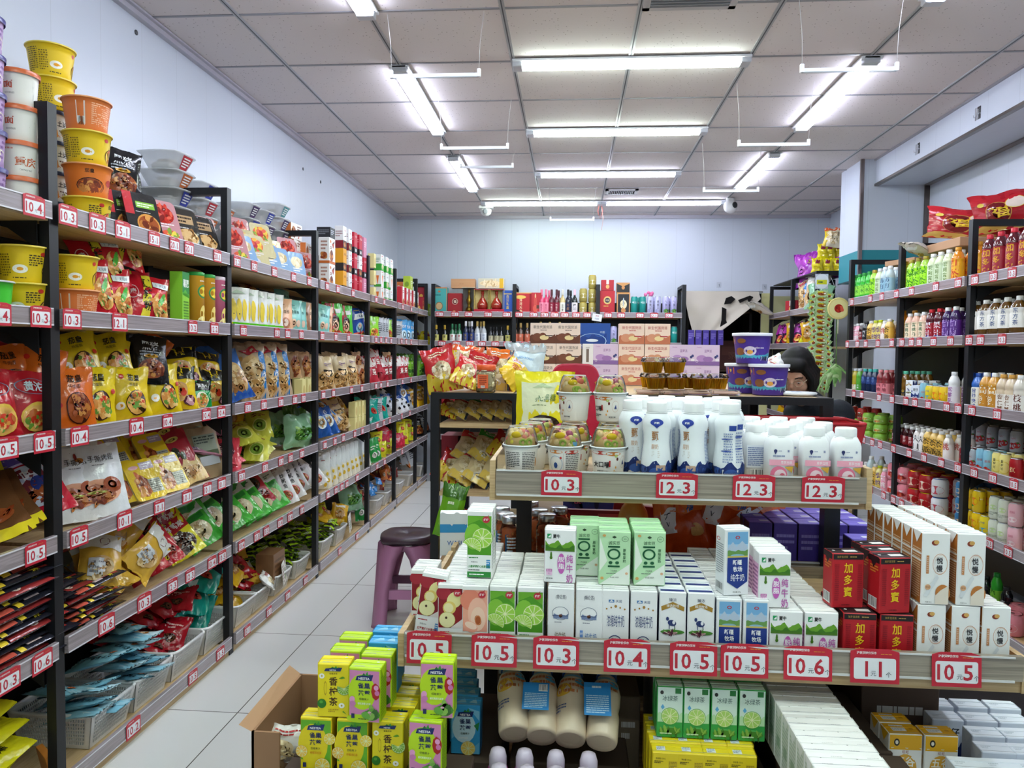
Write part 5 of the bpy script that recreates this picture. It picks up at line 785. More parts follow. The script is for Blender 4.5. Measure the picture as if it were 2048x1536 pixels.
cbox('x_chip', .075, .05, .2, {'all': 'e8cc90', 'L': 'b87028', 'R': 'b87028'}, [('r', 0, .8, 1, 1, 'e09a28'), ('v', '薯愿', .55, .6, .28, '4a3018', .8), ('e', .4, .12, .3, .1, 'e0a838')])
cbox('x_tubeg', .075, .05, .23, {'all': '8cd038', 'T': '1c9a40'}, [('r', 0, .62, 1, 1, '1c8a3c'), ('T', '薯愿', .5, .8, .15, 'f4f4f0', .9), ('p', [(0, .6), (.4, .7), (1, .55), (1, .62), (0, .64)], '58b838'), ('m', .15, .1, .85, .5, '4a8a20', 8)])
for n_, c_, c2 in (('tubeo', 'e8a830', 'f0c840'), ('tubep', 'e0789c', 'f0a0b0')):
    pr = [(.036, 0), (.036, .225), (.037, .226), (.037, .24), (.03, .242)]
    m = M().lathe(pr, 22, [c_, c_, '2c9a40' if n_ == 'tubeo' else 'd8c8d0', '2c9a40' if n_ == 'tubeo' else 'e8e0e4'], 'card'); art(m, [('o', .5, .72, .3, .13, .22, '2c8a48'), ('e', .5, .72, .23, .09, 'f0d838'), ('r', .3, .68, .7, .76, 'd03838'), ('e', .5, .3, .2, .16, 'f0d878'), ('e', .4, .16, .2, .08, 'f4e4a0'), ('m', .3, .9, .7, .94, 'f8f0e0', 1)], .1, .22, cyl(.036, .002)); K[n_] = kind('crisp_tube', m)
BISC = lambda c, c2, tc, t: [('r', 0, 0, 1, .3, c), ('w', 0, 1, .2, .36, .06, c), ('t', t, .5, .8, .17, tc, .92), ('m', .4, .62, .85, .68, tc, 1), ('e', .28, .3, .2, .2, c2), ('e', .5, .32, .16, .2, c2), ('e', .56, .28, .18, .12, 'ecd8a0'), ('r', .6, .35, .9, .4, tc)]
cbox('x_choc', .13, .07, .105, {'all': 'f0dcd0'}, BISC('6a3c2c', '7a4834', '3c2c2c', '新生代国货派'), name='biscuit_box'); cbox('x_coral', .13, .07, .105, {'all': 'f4dccc'}, BISC('c87858', 'd89878', 'b8303c', '新生代国货派'), name='biscuit_box')
cbox('x_lilac', .13, .07, .105, {'all': 'dcc8e4'}, [('r', 0, 0, 1, .2, '8a68a8'), ('t', 'Cookies', .2, .88, .1, 'b070b8', .7), ('t', '蓝莓派', .55, .7, .15, '8a4ca0', .8), ('e', .3, .34, .2, .16, 'b890cc'), ('e', .55, .3, .2, .13, 'a078b8'), ('e', .84, .4, .05, .07, '384078'), ('e', .9, .46, .05, .07, '485090'), ('o', .12, .2, .05, .07, .2, 'f0e8f4'), ('r', .84, .2, .97, .32, 'f0ecf4')], name='biscuit_box')
cbox('x_blueg', .2, .1, .14, '2450a0', [('w', .1, .9, .0, .5, .08, '183c88'), ('o', .5, .3, .4, .3, .06, 'a8c8e8'), ('e', .5, .32, .17, .06, 'e8f0f8'), ('t', '中国', .78, .65, .1, 'c8dcf0')], [('m', .2, .3, .8, .7, '88a8d8', 2)], name='gift_box')
cbox('x_teal', .14, .09, .24, {'all': '48a8a4'}, [('r', 0, 0, .04, 1, 'c88858'), ('r', .96, 0, 1, 1, 'c88858'), ('r', 0, .96, 1, 1, 'c88858'), ('e', .5, .32, .24, .15, 'c8a878'), ('o', .5, .32, .24, .15, .2, '8a6a48'), ('m', .2, .68, .8, .76, '1c6a68', 1), ('e', .5, .85, .08, .04, 'b8704a')], name='gift_box')
cbox('x_redg', .15, .08, .22, 'a02028', [('e', .5, .62, .2, .14, '6a1820'), ('o', .5, .62, .2, .14, .12, 'e8d8c0'), ('T', '福', .5, .62, .14, 'e8d8c0'), ('e', .45, .1, .14, .1, 'e8c078'), ('w', 0, 1, 0, .08, .02, 'c8a878')], name='gift_box')
cbox('x_redg2', .14, .1, .24, 'b82430', [('e', .5, .62, .26, .16, 'd8b870'), ('e', .5, .62, .17, .1, '2a3048'), ('t', '中国', .5, .62, .08, 'e8d8b0'), ('m', .25, .34, .75, .44, 'c89048', 1), ('f', .5, .08, .44, .08, 'red', 14)], name='gift_box')
cbox('x_redtop', .12, .09, .1, 'b02430', [('r', .4, .6, .6, 1, 'e8e0d8'), ('e', .5, .36, .14, .2, 'd8a868')], name='gift_box'); cbox('x_blkg', .13, .1, .23, {'all': 'c89058'}, [('r', .08, .08, .92, .95, '23252c'), ('f', .5, .5, .26, .2, 'nut', 14, .5), ('e', .5, .24, .18, .1, 'c88850'), ('e', .5, .6, .06, .2, 'b8c0c8')], name='gift_box'); cbox('x_blktop', .13, .1, .1, {'all': 'c89058'}, [('p', [(.02, .05), (.98, .05), (.98, .9), (.5, .6), (.02, .9)], '2a2828'), ('e', .5, .5, .12, .2, 'c88850')], name='gift_box')
cbox('x_wood', .26, .12, .1, 'd09c70', [('m', .35, .4, .65, .5, 'b88458', 1), ('r', 0, .3, 1, .33, 'c08c60'), ('r', 0, .68, 1, .7, 'd8a880')], name='gift_box'); cbox('x_silk', .28, .12, .105, {'all': 'd4cfba'}, [('f', .45, .5, .4, .3, 'nut', 16, .8), ('r', .82, 0, .97, 1, 'd8b028')], name='gift_box', mt='film')
cbox('x_blueliq', .09, .09, .22, '2450a8', [('v', '白酒礼盒', .5, .75, .13, 'd8b848', .9), ('r', .1, .84, .9, .87, 'd8b848')], name='gift_box')
cbox('x_redliq', .17, .09, .21, 'b8242c', [('e', .4, .8, .3, .08, 'e8c060'), ('v', '洋河大曲', .42, .66, .14, 'f0d8b0', .9), ('f', .2, .15, .2, .1, 'dark', 8), ('r', 0, .96, 1, 1, 'e0a860')], name='gift_box'); cbox('x_redliq2', .11, .09, .21, 'b82830', [('e', .5, .5, .14, .4, 'c84840'), ('e', .5, .3, .2, .16, 'd85848'), ('r', .6, .3, .98, .45, '5a3028'), ('e', .5, .86, .05, .1, 'd8c090')], name='gift_box')
m = M().box(-.075, .075, -.05, .05, 0, .055, {'all': 'c81c48', 'F': 'b81830'}, 'card', .001); art(m, [('T', '伊力特', .5, .5, .3, 'f0e0e8', .95)], .15, .055, flat(-.05)); m.box(-.075, .075, .03, .05, .055, .24, 'e8d890', 'card'); m.box(-.075, .075, -.05, .05, .236, .24, 'c83848')
for x_ in (-.075, .071): m.box(x_, x_+.004, -.05, .05, .055, .236, 'c8b060')
b_ = M().lathe([(.04, 0), (.052, .02), (.05, .05), (.03, .085), (.012, .11), (.012, .14), (.016, .145), (.013, .17)], 22, 'a02818', 'liquid', c=(0, -.002, .057)); art(b_, [('e', .5, .5, .2, .2, 'e8d0a0')], .08, .05, cyl(.052, .07))
K['x_carafe'] = kind('liquor_gift_box', m, ('bottle', b_))
m = M().box(-.06, .06, -.045, .045, 0, .03, 'd8b868', 'card').box(-.06, .06, .035, .045, .03, .24, '8a8070', 'card').box(-.06, .06, -.045, .045, .236, .24, 'b8b098')
b_ = M().lathe([(.02, 0), (.03, .01), (.026, .03), (.012, .045), (.016, .07), (.026, .1), (.012, .13), (.009, .16), (.014, .165), (.012, .2)], 20, 'c8982c', 'metal', c=(0, 0, .031)); w_ = M().box(-.059, .059, -.044, -.0435, .03, .236, 'ffffff', 'clear2')
K['x_goldliq'] = kind('liquor_gift_box', m, ('bottle', b_), ('window', w_))
# ---------------------------------------------------------------- price tags
def mktag(n, a, b, mul=True):
    w, h = .086, .062; m = M()
    out = [(-w/2, -h/2), (w/2, -h/2), (w/2, h*.42), (w*.30, h*.5), (-w*.32, h*.5), (-w*.5, h*.42)]
    m.prism([(x, z) for x, z in out], -.0006, .0002, 'c4263a')
    r = .004; ww, hh = w*.43, h*.31; pts = []
    for cx, cy, a0 in ((ww-r, -hh+r, -PI/2), (ww-r, hh-r, 0), (-ww+r, hh-r, PI/2), (-ww+r, -hh+r, PI)):
        pts += [((cx+r*math.cos(a0+PI/2*i/4))/w+.5, (cy-.0045+r*math.sin(a0+PI/2*i/4))/h+.5) for i in range(5)]
    x = {1: (.33, .47, .61, .78), 2: (.275, .56, .73, .90)}[len(a)]
    art(m, [('p', pts, 'e9eaee'), ('T', '沪家超特价超市', .33, .885, .085, 'f4ecec', .95), ('m', .62, .84, .93, .87, 'e8a838', 1), ('T', a, x[0], .42, .62, 'bf2a3c', .95), ('t', '元', x[1], .29, .17, '333a48'), ('T', b, x[2], .42, .62, 'bf2a3c', 1.0), ('t', '个', x[3], .27, .17, '333a48')], w, h, lambda u, v, d: (u, -.0006-d, v-h/2))
    K[n] = kind('price_tag', m)
for a_ in ('10', '12', '15', '20', '99', '68'):
    for b_ in '123456':
        if (a_ in ('15', '20', '99', '68')) and b_ not in '13': continue
        mktag('tag%s_%s' % (a_, b_), a_, b_)
mktag('tag1_1', '1', '1')
# perforated basket
def basket(n, w=.2, d=.28, h=.11, col='e8e8e8', taper=.82):
    m = M(); t = .003
    def P(x, y, z): k = taper+(1-taper)*z/h; return (x*k, y*k, z)
    W, D = w/2, d/2
    for (ax, ay), (bx, by) in (((-W, -D), (W, -D)), ((W, -D), (W, D)), ((W, D), (-W, D)), ((-W, D), (-W, -D))):
        L = math.hypot(bx-ax, by-ay); nx = int(L/.011); nz = 7; ox, oy = (by-ay)/L*t, -(bx-ax)/L*t
        rows = [0, .014]+[.014+(h-.03)*k/nz for k in range(1, nz+1)]+[h]
        def q(s0, s1, z0, z1):
            p = [(ax+(bx-ax)*s, ay+(by-ay)*s) for s in (s0, s1)]
            vs = [P(p[0][0], p[0][1], z0), P(p[1][0], p[1][1], z0), P(p[1][0], p[1][1], z1), P(p[0][0], p[0][1], z1)]
            m.add(vs+[(x-ox, y-oy, z) for x, y, z in vs], [(0, 1, 2, 3), (7, 6, 5, 4), (0, 4, 5, 1), (3, 2, 6, 7), (0, 3, 7, 4), (1, 5, 6, 2)], col, 'plastic')
        q(0, 1, rows[0], rows[1]); q(0, 1, rows[-2], rows[-1])
        q(0, .08, .014, h-.016); q(.92, 1, .014, h-.016)
        for i in range(nx+1):
            s = .08+.84*i/nx; q(s-.16/nx, s+.16/nx, .014, h-.016)
        for k in range(1, nz): z = rows[k+1]; q(.08, .92, z-.0025, z+.0025)
    m.box(-W*taper, W*taper, -D*taper, D*taper, 0, t, col, 'plastic')
    r = M(); pts = [(-W, -D), (W, -D), (W, D), (-W, D)]; rr = .03; path = []
    for cx, cy, a0 in ((W-rr, -D+rr, -PI/2), (W-rr, D-rr, 0), (-W+rr, D-rr, PI/2), (-W+rr, -D+rr, PI)): path += [(cx+(rr+.004)*math.cos(a0+PI/2*i/4), cy+(rr+.004)*math.sin(a0+PI/2*i/4), h) for i in range(5)]
    r.tube(path+[path[0]], .006, col, 'plastic', 8); K[n] = kind('perforated_basket', m, ('rim', r))
basket('bask', .26, .30, .125); basket('bask2', .22, .28, .115)
# ---------------------------------------------------------------- labelled placing
ORD = 'first second third fourth fifth sixth seventh eighth ninth tenth eleventh twelfth thirteenth fourteenth fifteenth sixteenth seventeenth eighteenth nineteenth twentieth'.split(); ORD += ['twenty-'+q for q in ORD[:9]]+['thirtieth']+['thirty-'+q for q in ORD[:9]]
def ordi(i, n, side_='left'):
    if n == 1: return ''
    if i == 0: return side_+'most'
    if i == n-1: return ('right' if side_ == 'left' else 'left')+'most'
    return ORD[i]+' from '+side_
def shelfset(items, where, group_where=None):
    """items: (kind, desc, cat, loc, rot, sortkey, layer)  ->  places them, one label each"""
    by = {}
    for it in items: by.setdefault((it[1], it[6]), []).append(it)
    cnt = {}
    for (d, l), L in by.items(): cnt[d] = cnt.get(d, 0)+len(L)
    for (d, l), L in by.items():
        L.sort(key=lambda t: t[5])
        for i, it in enumerate(L):
            o = ordi(i, len(L)); lab = d+(', '+l if l else '')+((', ' if not l else ' ')+o if o else '')+', '+where
            put(K[it[0]], it[3], lab, it[2], (d+' on '+(group_where or where)) if cnt[d] > 1 else None, rot=it[4])
RS = random.Random(5)
# ================================================================ the drinks stand in front
def rotd(a): return (0, 0, math.radians(a))
root = link('display_stand', None, None, (0, 0, 0)); tagp(root, 'low wooden display stand with two tiers of cartons and bottles', 'display stand')
def spart(n, mb, par=root):
    o = link(n, mb.mesh(n), par); return o
YL, YU, ZL, ZU = 1.40, 1.60, .818, 1.127
XL0, XL1, XU0, XU1 = -.325, .83, -.172, .625
def tier(x0, x1, y0, y1, z, zt, stop, sbot, wbot):
    b = spart('shelf_board', M().box(x0, x1, y0, y1, wbot, z, 'ffffff', 'wood'))
    for x in (x0, x1-.012): link('side_board', M().box(x, x+.012, y0-.004, y1, wbot, z+.04, 'ffffff', 'wood').mesh('side_board'), b)
    s = M().box(x0+.014, x1-.014, y0-.012, y0-.002, sbot, stop, 'ffffff', 'stripf')
    s.box(x0+.016, x1-.03, y0-.0145, y0-.0125, sbot-.002, sbot+.002, 'd6d6d6', 'plastic').box(x0+.016, x1-.03, y0-.0145, y0-.0125, stop-.003, stop, 'd6d6d6', 'plastic')
    link('price_strip', s.mesh('price_strip'), b)
    s = M().box(x0+.014, x1-.014, y1-.01, y1, z, z+.03, 'ffffff', 'stripf'); link('price_strip', s.mesh('price_strip'), b)
tier(XL0, XL1, YL, 2.0, ZL, 0, .864, .819, .794)
tier(XU0, XU1, YU, 1.99, ZU, 0, 1.149, 1.095, 1.081)
tier(-.325, .83, 2.04, 2.62, ZL, 0, .85, .819, .794)
tier(-.172, .66, 2.04, 2.40, ZU, 0, 1.149, 1.11, 1.10)
spart('shelf_board', M().box(-.22, .795, 1.44, 2.6, .432, .45, 'ffffff', 'wood')); spart('shelf_board', M().box(-.22, .795, 1.44, 2.6, .06, .08, 'ffffff', 'wood'))
for x in (-.122, .685):
    spart('post', M().box(x-.02, x+.02, 2.0, 2.04, 0, 1.14, '1a1b20', 'black'))
for x in (-.2, .775):
    for y in (1.95, 2.56): spart('post', M().box(x-.02, x+.02, y, y+.03, 0, .794, '1a1b20', 'black'))
# tags on the stand
TW = 'on lower front tier'
tagl = []
for px, k, what in ((858, 'tag10_5', 'under the red apple cartons, half covered'), (988, 'tag10_5', 'under the peach and lime juice cartons'), (1112, 'tag10_3', 'under the white milk cartons with small mountain emblem'), (1254, 'tag10_4', 'under the milk cartons with blue circle'),
                    (1387, 'tag10_5', 'under the milk cartons with blue cows'), (1489, 'tag10_5', 'torn at top, under the dark blue milk cartons'), (1616, 'tag10_6', 'under the green and pink skim milk cartons'), (1750, 'tag1_1', 'under the red herbal tea cartons'), (1914, 'tag10_5', 'under the brown and white oat cartons')):
    p = at(px, 1320, Y=YL-.016); put(K[k], (p.x, YL-.0155, .838), 'red price tag reading %s yuan %s, %s' % (k[3:].split('_')[0], k.split('_')[1], what), 'price tag', 'price tags on front stand', rot=(-.06, 0, math.radians(RS.uniform(-.5, .5))))
for px, k, what in ((1123, 'tag10_3', 'under the cereal cups'), (1354, 'tag12_3', 'under the tall yoghurt bottles, left one'), (1508, 'tag12_3', 'under the tall yoghurt bottles, right one'), (1647, 'tag12_3', 'under the pink-label yoghurt bottles')):
    p = at(px, 965, Y=YU-.016); put(K[k], (p.x, YU-.0155, 1.124), 'red price tag reading %s yuan 3, %s' % (k[3:5], what), 'price tag', 'price tags on front stand', rot=(.05, 0, 0), sc=(1, 1, .88))
# ---- cartons on the lower tier: columns running back from the front edge
def column(kd, px, n, z, y0, dep, desc, cat='carton', step=None, rot=0, sc=None, grp=None, front='front one of its row', ref=1200, jit=.6):
    X = at(px, ref, Y=y0).x
    for i in range(n):
        pos = front if i == 0 else ('last' if i == n-1 and n > 2 else ORD[i])+' from the front'
        lab = desc+((', '+pos) if n > 1 else '')
        put(K[kd], (X+RS.uniform(-.0012, .0012), y0+dep/2+i*(step or dep+.0018), z), lab, cat, grp or (desc if n > 1 else None), rot=rotd(rot+RS.uniform(-jit, jit)), sc=sc)
zc = ZL+.001
g = 'cartons lined up on the lower tier'
yf = 1.412
put(K['apple'], (at(850, 1200, Y=1.42).x, yf+.035, zc+.016), 'red apple juice carton leaning at left end of lower tier', 'carton', 'apple juice cartons', rot=(0, .14, 0))
column('apple', 846, 2, zc, 1.50, .04, 'red apple juice carton standing behind the leaning one', grp='apple juice cartons')
column('apple', 902, 8, zc, yf, .04, 'red apple juice carton beside the peach juice', grp='apple juice cartons')
column('peach', 951, 8, zc, yf-.004, .04, 'peach juice carton between apple and lime juice', grp='peach juice cartons')
column('lime', 1006, 6, zc, yf, .04, 'green lime juice carton next to the peach juice', grp='lime juice cartons')
column('lime', 1062, 6, zc, yf, .04, 'green lime juice carton next to the white milk', grp='lime juice cartons')
column('milka', 1121, 4, zc, yf, .04, 'white milk carton with brown emblem', grp='white milk cartons with mountain emblem')
column('milkb', 1178, 4, zc, yf, .04, 'white milk carton with blue emblem', grp='white milk cartons with mountain emblem')
column('milkc', 1232, 5, zc, yf, .04, 'white milk carton with blue circle, left column', grp='blue circle milk cartons')
column('milkc', 1289, 5, zc, yf, .04, 'white milk carton with blue circle, right column', grp='blue circle milk cartons')
column('milkd', 1345, 7, zc, yf, .04, 'white milk carton with blue cow, left column', grp='blue cow milk cartons')
column('milkd', 1403, 7, zc, yf, .04, 'white milk carton with blue cow, right column', grp='blue cow milk cartons')
column('milke', 1460, 9, zc, yf, .04, 'dark blue panel milk carton, left column', grp='dark blue panel milk cartons', sc=(.93, 1, .93))
column('milke', 1513, 9, zc, yf, .04, 'dark blue panel milk carton, right column', grp='dark blue panel milk cartons', sc=(.93, 1, .93))
column('skim', 1574, 10, zc, yf, .042, 'green and pink skim milk carton, left column', grp='skim milk cartons below')
column('skim', 1645, 10, zc, yf, .042, 'green and pink skim milk carton, right column', grp='skim milk cartons below')
column('herbal', 1723, 3, zc, yf+.004, .043, 'red herbal tea carton, lower left column', grp='herbal tea cartons')
column('herbal', 1796, 2, zc, yf+.004, .043, 'red herbal tea carton, lower right column', grp='herbal tea cartons')
for q, (px, w) in enumerate(((1866, 'left'), (1933, 'middle'), (1996, 'right'))): column('yuem', px, 6, zc, yf+.002, .042, 'brown and white oat drink carton, lower %s column' % w, grp='oat drink cartons', sc=(1.0, 1, .94))
# upper layer standing on them
z2 = ZL+.001+.1345
column('lime', 959, 2, z2, 1.455, .04, 'green lime juice carton stacked high above the peach juice', grp='lime juice cartons', ref=1100)
column('skim', 1120, 1, z2, 1.44, .042, 'green and pink skim milk carton stacked above the white milk', ref=1100, rot=-3)
column('soy101', 1170, 2, z2, 1.49, .042, 'pale green soy milk carton, rearmost stack behind skim milk', grp='soy milk cartons', ref=1100)
column('soy101', 1230, 3, z2, 1.437, .042, 'pale green soy milk carton, middle stack', grp='soy milk cartons', ref=1100)
column('soy101', 1299, 3, z2, 1.442, .042, 'pale green soy milk carton, right stack', grp='soy milk cartons', ref=1100, rot=2)
put(K['milke'], (at(1467, 1130, Y=1.44).x, 1.452, ZL+.126), 'dark blue panel milk carton turned aside on top of its row', 'carton', 'dark blue panel milk cartons', rot=rotd(14), sc=(1, 1, .95))
column('skim', 1549, 3, ZL+.1065, 1.425, .042, 'green and pink skim milk carton stacked above its row', grp='skim milk cartons above', ref=1130, rot=4)
column('herbal', 1696, 1, ZL+.1065, 1.44, .043, 'red herbal tea carton, upper left one', ref=1130, rot=5)
column('herbal', 1789, 3, ZL+.1065, 1.418, .043, 'red herbal tea carton, upper right column', grp='herbal tea cartons', ref=1130, rot=9)
column('yuem', 1873, 6, ZL+.127, yf+.002, .042, 'brown and white oat drink carton, upper left column', grp='oat drink cartons', ref=1130)
column('yuem', 1944, 6, ZL+.127, yf+.002, .042, 'brown and white oat drink carton, upper right column', grp='oat drink cartons', ref=1130)
# ---- cereal cups and yoghurt on the upper tier
zu = ZU+.001
for px, y, z, k, r, lab in ((1042, 1.652, 0, 'cup1', 0, 'left front cup, fine print facing out'), (1129, 1.652, 0, 'cup2', 0, 'middle front cup, swan drawing on it'), (1217, 1.65, 0, 'cup0', 8, 'right front cup with big black writing'),
                            (1062, 1.745, 0, 'cup3', 20, 'left cup of second row'), (1148, 1.745, 0, 'cup4', 60, 'middle cup of second row'), (1226, 1.745, 0, 'cup3', -40, 'right cup of second row'), (1080, 1.838, 0, 'cup4', 120, 'left cup of third row'),
                            (1148, 1.838, 0, 'cup1', 150, 'middle cup of third row'), (1222, 1.838, 0, 'cup2', 150, 'right cup of third row'),
                            (1147, 1.79, .1105, 'cup3', -12, 'upper left cup standing on two others'), (1219, 1.79, .1105, 'cup4', 0, 'upper right cup standing on two others')):
    put(K[k], (at(px, 900, Y=y).x, y, zu+z), 'clear-domed cereal cup, '+lab, 'cereal cup', 'cereal cups', rot=rotd(r))
X0 = at(1275, 900, Y=1.64).x; n = 0
for r in range(5):
    cols = [(1313, 'yoga', 0), (1387, 'yoga', -28), (1458, 'yogb', 0)] if r == 0 else None
    if r == 0:
        for q, (px, k, a) in enumerate(cols): put(K[k], (at(px, 900, Y=1.632).x, 1.637, zu), 'tall white yoghurt bottle, front row '+('left, blueberries and heart badge', 'middle, turned so text shows', 'right, back label facing out')[q], 'bottle', 'tall yoghurt bottles', rot=rotd(a))
    else:
        y = 1.637+r*.062; xs = [at(1268, 900, Y=1.64).x+(.0 if r % 2 else .033)+.066*i for i in range(4)]
        for q, x in enumerate(xs):
            put(K['yogb' if q == 3 else 'yoga'], (x, y, zu), 'tall white yoghurt bottle, %s row back, %s' % (ORD[r], ordi(q, len(xs))), 'bottle', 'tall yoghurt bottles', rot=rotd((12, -25, 20, 0)[q]+RS.uniform(-8, 8)))
for r in range(5):
    y = 1.637+r*.062; x0 = at(1556, 900, Y=1.64).x+(0, -.034, 0, -.034, 0)[r]; m_ = (3, 3, 4, 4, 3)[r]
    for q in range(m_):
        x = x0+.0655*q+(.008 if (r == 0 and q) else 0)
        if x > XU1-.035: continue
        put(K['yogs' if (r == 1 and q == 0) else 'yogp'], (x, y, zu), 'short white yoghurt bottle, %s, %s' % ('front row with pink label' if r == 0 else ORD[r]+' row back', ordi(q, m_)), 'bottle', 'short yoghurt bottles', rot=rotd(RS.uniform(-3, 3)), sc=(1, 1, .93))
# clear guard at the left end of the upper tier
put(kind('clear_guard', M().box(-.16, -.157, 1.61, 1.98, ZU+.001, ZU+.045, 'f4f4f6', 'clear2')), (0, 0, 0), 'clear plastic guard at left end of the upper tier', 'guard')
# ---- floor display before and beneath the stand
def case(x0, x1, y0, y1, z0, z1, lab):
    m = M().box(x0, x1, y0, y1, z0, z1, '51433a', 'matte', .003); m.box(x0-.0005, x1+.0005, y0-.0005, y0+.02, (z0+z1)/2-.02, (z0+z1)/2+.02, '6a5c4c')  # shade of the gaps under the goods put into the cardboard colour
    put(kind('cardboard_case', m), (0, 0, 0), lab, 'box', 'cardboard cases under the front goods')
NW = .0595/.062
def tea(k, px, y, z, lab, rot=0, ref=1380): put(K[k], (at(px, ref, Y=y).x, y+.02, z), lab, 'carton', 'tea cartons', rot=rotd(rot), sc=(NW, NW, NW))
zt = .615; hz = .105*NW+.0015
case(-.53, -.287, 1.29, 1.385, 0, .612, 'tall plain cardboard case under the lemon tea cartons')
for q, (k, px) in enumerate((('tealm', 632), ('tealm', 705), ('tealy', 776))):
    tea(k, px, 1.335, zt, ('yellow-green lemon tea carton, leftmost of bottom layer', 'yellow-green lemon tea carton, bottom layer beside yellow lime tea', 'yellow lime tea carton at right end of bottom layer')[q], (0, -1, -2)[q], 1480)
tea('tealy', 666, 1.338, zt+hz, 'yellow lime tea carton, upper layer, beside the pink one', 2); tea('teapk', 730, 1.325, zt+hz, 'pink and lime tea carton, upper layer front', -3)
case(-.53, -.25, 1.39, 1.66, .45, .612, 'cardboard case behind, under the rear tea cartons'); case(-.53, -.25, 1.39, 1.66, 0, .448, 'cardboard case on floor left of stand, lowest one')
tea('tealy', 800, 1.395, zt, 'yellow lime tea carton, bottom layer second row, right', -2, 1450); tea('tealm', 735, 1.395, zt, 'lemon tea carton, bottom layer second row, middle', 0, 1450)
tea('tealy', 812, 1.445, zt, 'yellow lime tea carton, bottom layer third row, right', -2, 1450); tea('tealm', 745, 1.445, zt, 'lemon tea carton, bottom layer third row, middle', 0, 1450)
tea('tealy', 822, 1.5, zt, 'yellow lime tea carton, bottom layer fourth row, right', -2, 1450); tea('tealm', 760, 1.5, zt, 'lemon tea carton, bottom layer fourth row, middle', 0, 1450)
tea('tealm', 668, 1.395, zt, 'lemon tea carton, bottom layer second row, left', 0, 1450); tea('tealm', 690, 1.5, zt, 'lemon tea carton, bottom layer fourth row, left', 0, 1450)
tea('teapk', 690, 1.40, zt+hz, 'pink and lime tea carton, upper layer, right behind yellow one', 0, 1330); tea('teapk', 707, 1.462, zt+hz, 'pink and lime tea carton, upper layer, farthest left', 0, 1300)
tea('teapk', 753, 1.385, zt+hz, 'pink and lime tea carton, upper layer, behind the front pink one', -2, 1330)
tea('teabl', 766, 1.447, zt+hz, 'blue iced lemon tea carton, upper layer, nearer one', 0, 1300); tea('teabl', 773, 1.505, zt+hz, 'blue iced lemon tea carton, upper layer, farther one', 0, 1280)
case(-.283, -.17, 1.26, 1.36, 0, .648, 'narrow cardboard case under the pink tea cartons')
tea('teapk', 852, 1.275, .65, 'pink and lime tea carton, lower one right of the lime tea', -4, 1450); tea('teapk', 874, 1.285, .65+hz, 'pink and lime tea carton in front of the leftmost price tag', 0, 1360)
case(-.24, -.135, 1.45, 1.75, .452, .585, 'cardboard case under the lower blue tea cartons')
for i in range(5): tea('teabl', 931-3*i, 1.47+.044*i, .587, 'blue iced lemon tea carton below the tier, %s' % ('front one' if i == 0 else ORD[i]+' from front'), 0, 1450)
# open cardboard box with a small bag in it
m = M(); bx0, bx1, by0, by1, bz0, bz1 = -.605, -.54, 1.36, 1.62, .45, .67
m.box(-.60, -.595, by0, by1, .45, bz1, 'a07a5c', 'matte').box(-.60, -.545, by1-.005, by1, .45, bz1, 'a07a5c', 'matte').box(-.60, -.545, by0, by0+.005, .45, bz1, 'a07a5c', 'matte').box(-.6, -.54, by0, by1, .45, .454, '7a5c44', 'matte')
fl = M(); fl.xf(Matrix.Identity(4)); fl.add([(-.60, by0, bz1), (-.60, by1, bz1), (-.625, by1+.0, bz1+.018), (-.625, by0, bz1+.012)], [(0, 1, 2, 3)], 'b08a6a', 'matte')
put(kind('open_cardboard_box', m, ('flap', fl)), (0, 0, 0), 'open brown cardboard box left of the tea cartons', 'box')
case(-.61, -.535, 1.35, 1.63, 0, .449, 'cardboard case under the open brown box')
put(K['b_wipes'], (-.568, 1.44, .565), 'crumpled white snack bag standing inside the open box', 'snack bag', rot=(-.3, .1, rotd(20)[2]), sc=.75)
put(K['b_ham'], (-.572, 1.40, .456), 'brown snack bag deep inside the open cardboard box', 'snack bag', rot=(-.2, 0, .5), sc=(.4, 1, .8))
put(kind('blue_card_sheet', M().box(-.0015, .0015, -.05, .05, 0, .13, '2858b0', 'card', .0005)), (at(672, 1300, Y=1.56).x-.01, 1.56, .72), 'blue card sheet sticking up behind the tea cartons', 'card', rot=(0, .25, 0)) if 0 else None
# milk drinks shrink wrapped below the tier
bottle('milkdrk', [(.018, .004), (.026, 0), (.0285, .006), (.0285, .05), (.0265, .06), (.0285, .072), (.0285, .095), (.024, .112), (.017, .122), (.017, .128)], 'e2cfb4', 'plastic', (.019, .13, .152), [('m', .2, .5, .8, .9, 'c87848', 3), ('e', .3, .6, .2, .14, 'e8b83c'), ('e', .7, .8, .14, .08, '58b0d8'), ('m', .1, .1, .4, .3, '5a6a98', 3), ('w', 0, 1, .92, 1, .0, '8ccfe8')], (.03, .12), name='milk_drink_bottle', capcol='1c4c94', capmt='plastic')
d = Vector((0, .84, .54)).normalized(); tilt = -math.atan2(d.y, d.z)
for q, px in enumerate((1028, 1083, 1140, 1203)):
    b = at(px, 1482+q*6, Y=1.40); put(K['milkdrk'], (b.x, b.y+.012, b.z+.006), 'cream milk drink bottle with blue cap, tilted in wrap, %s' % ordi(q, 4), 'bottle', 'wrapped milk drink bottles', rot=(tilt, 0, rotd((8, 2, -2, -7)[q])[2]), sc=1.08)
c = at(1115, 1482, Y=1.40); m = M()
vs = []; nx, nz = 16, 10
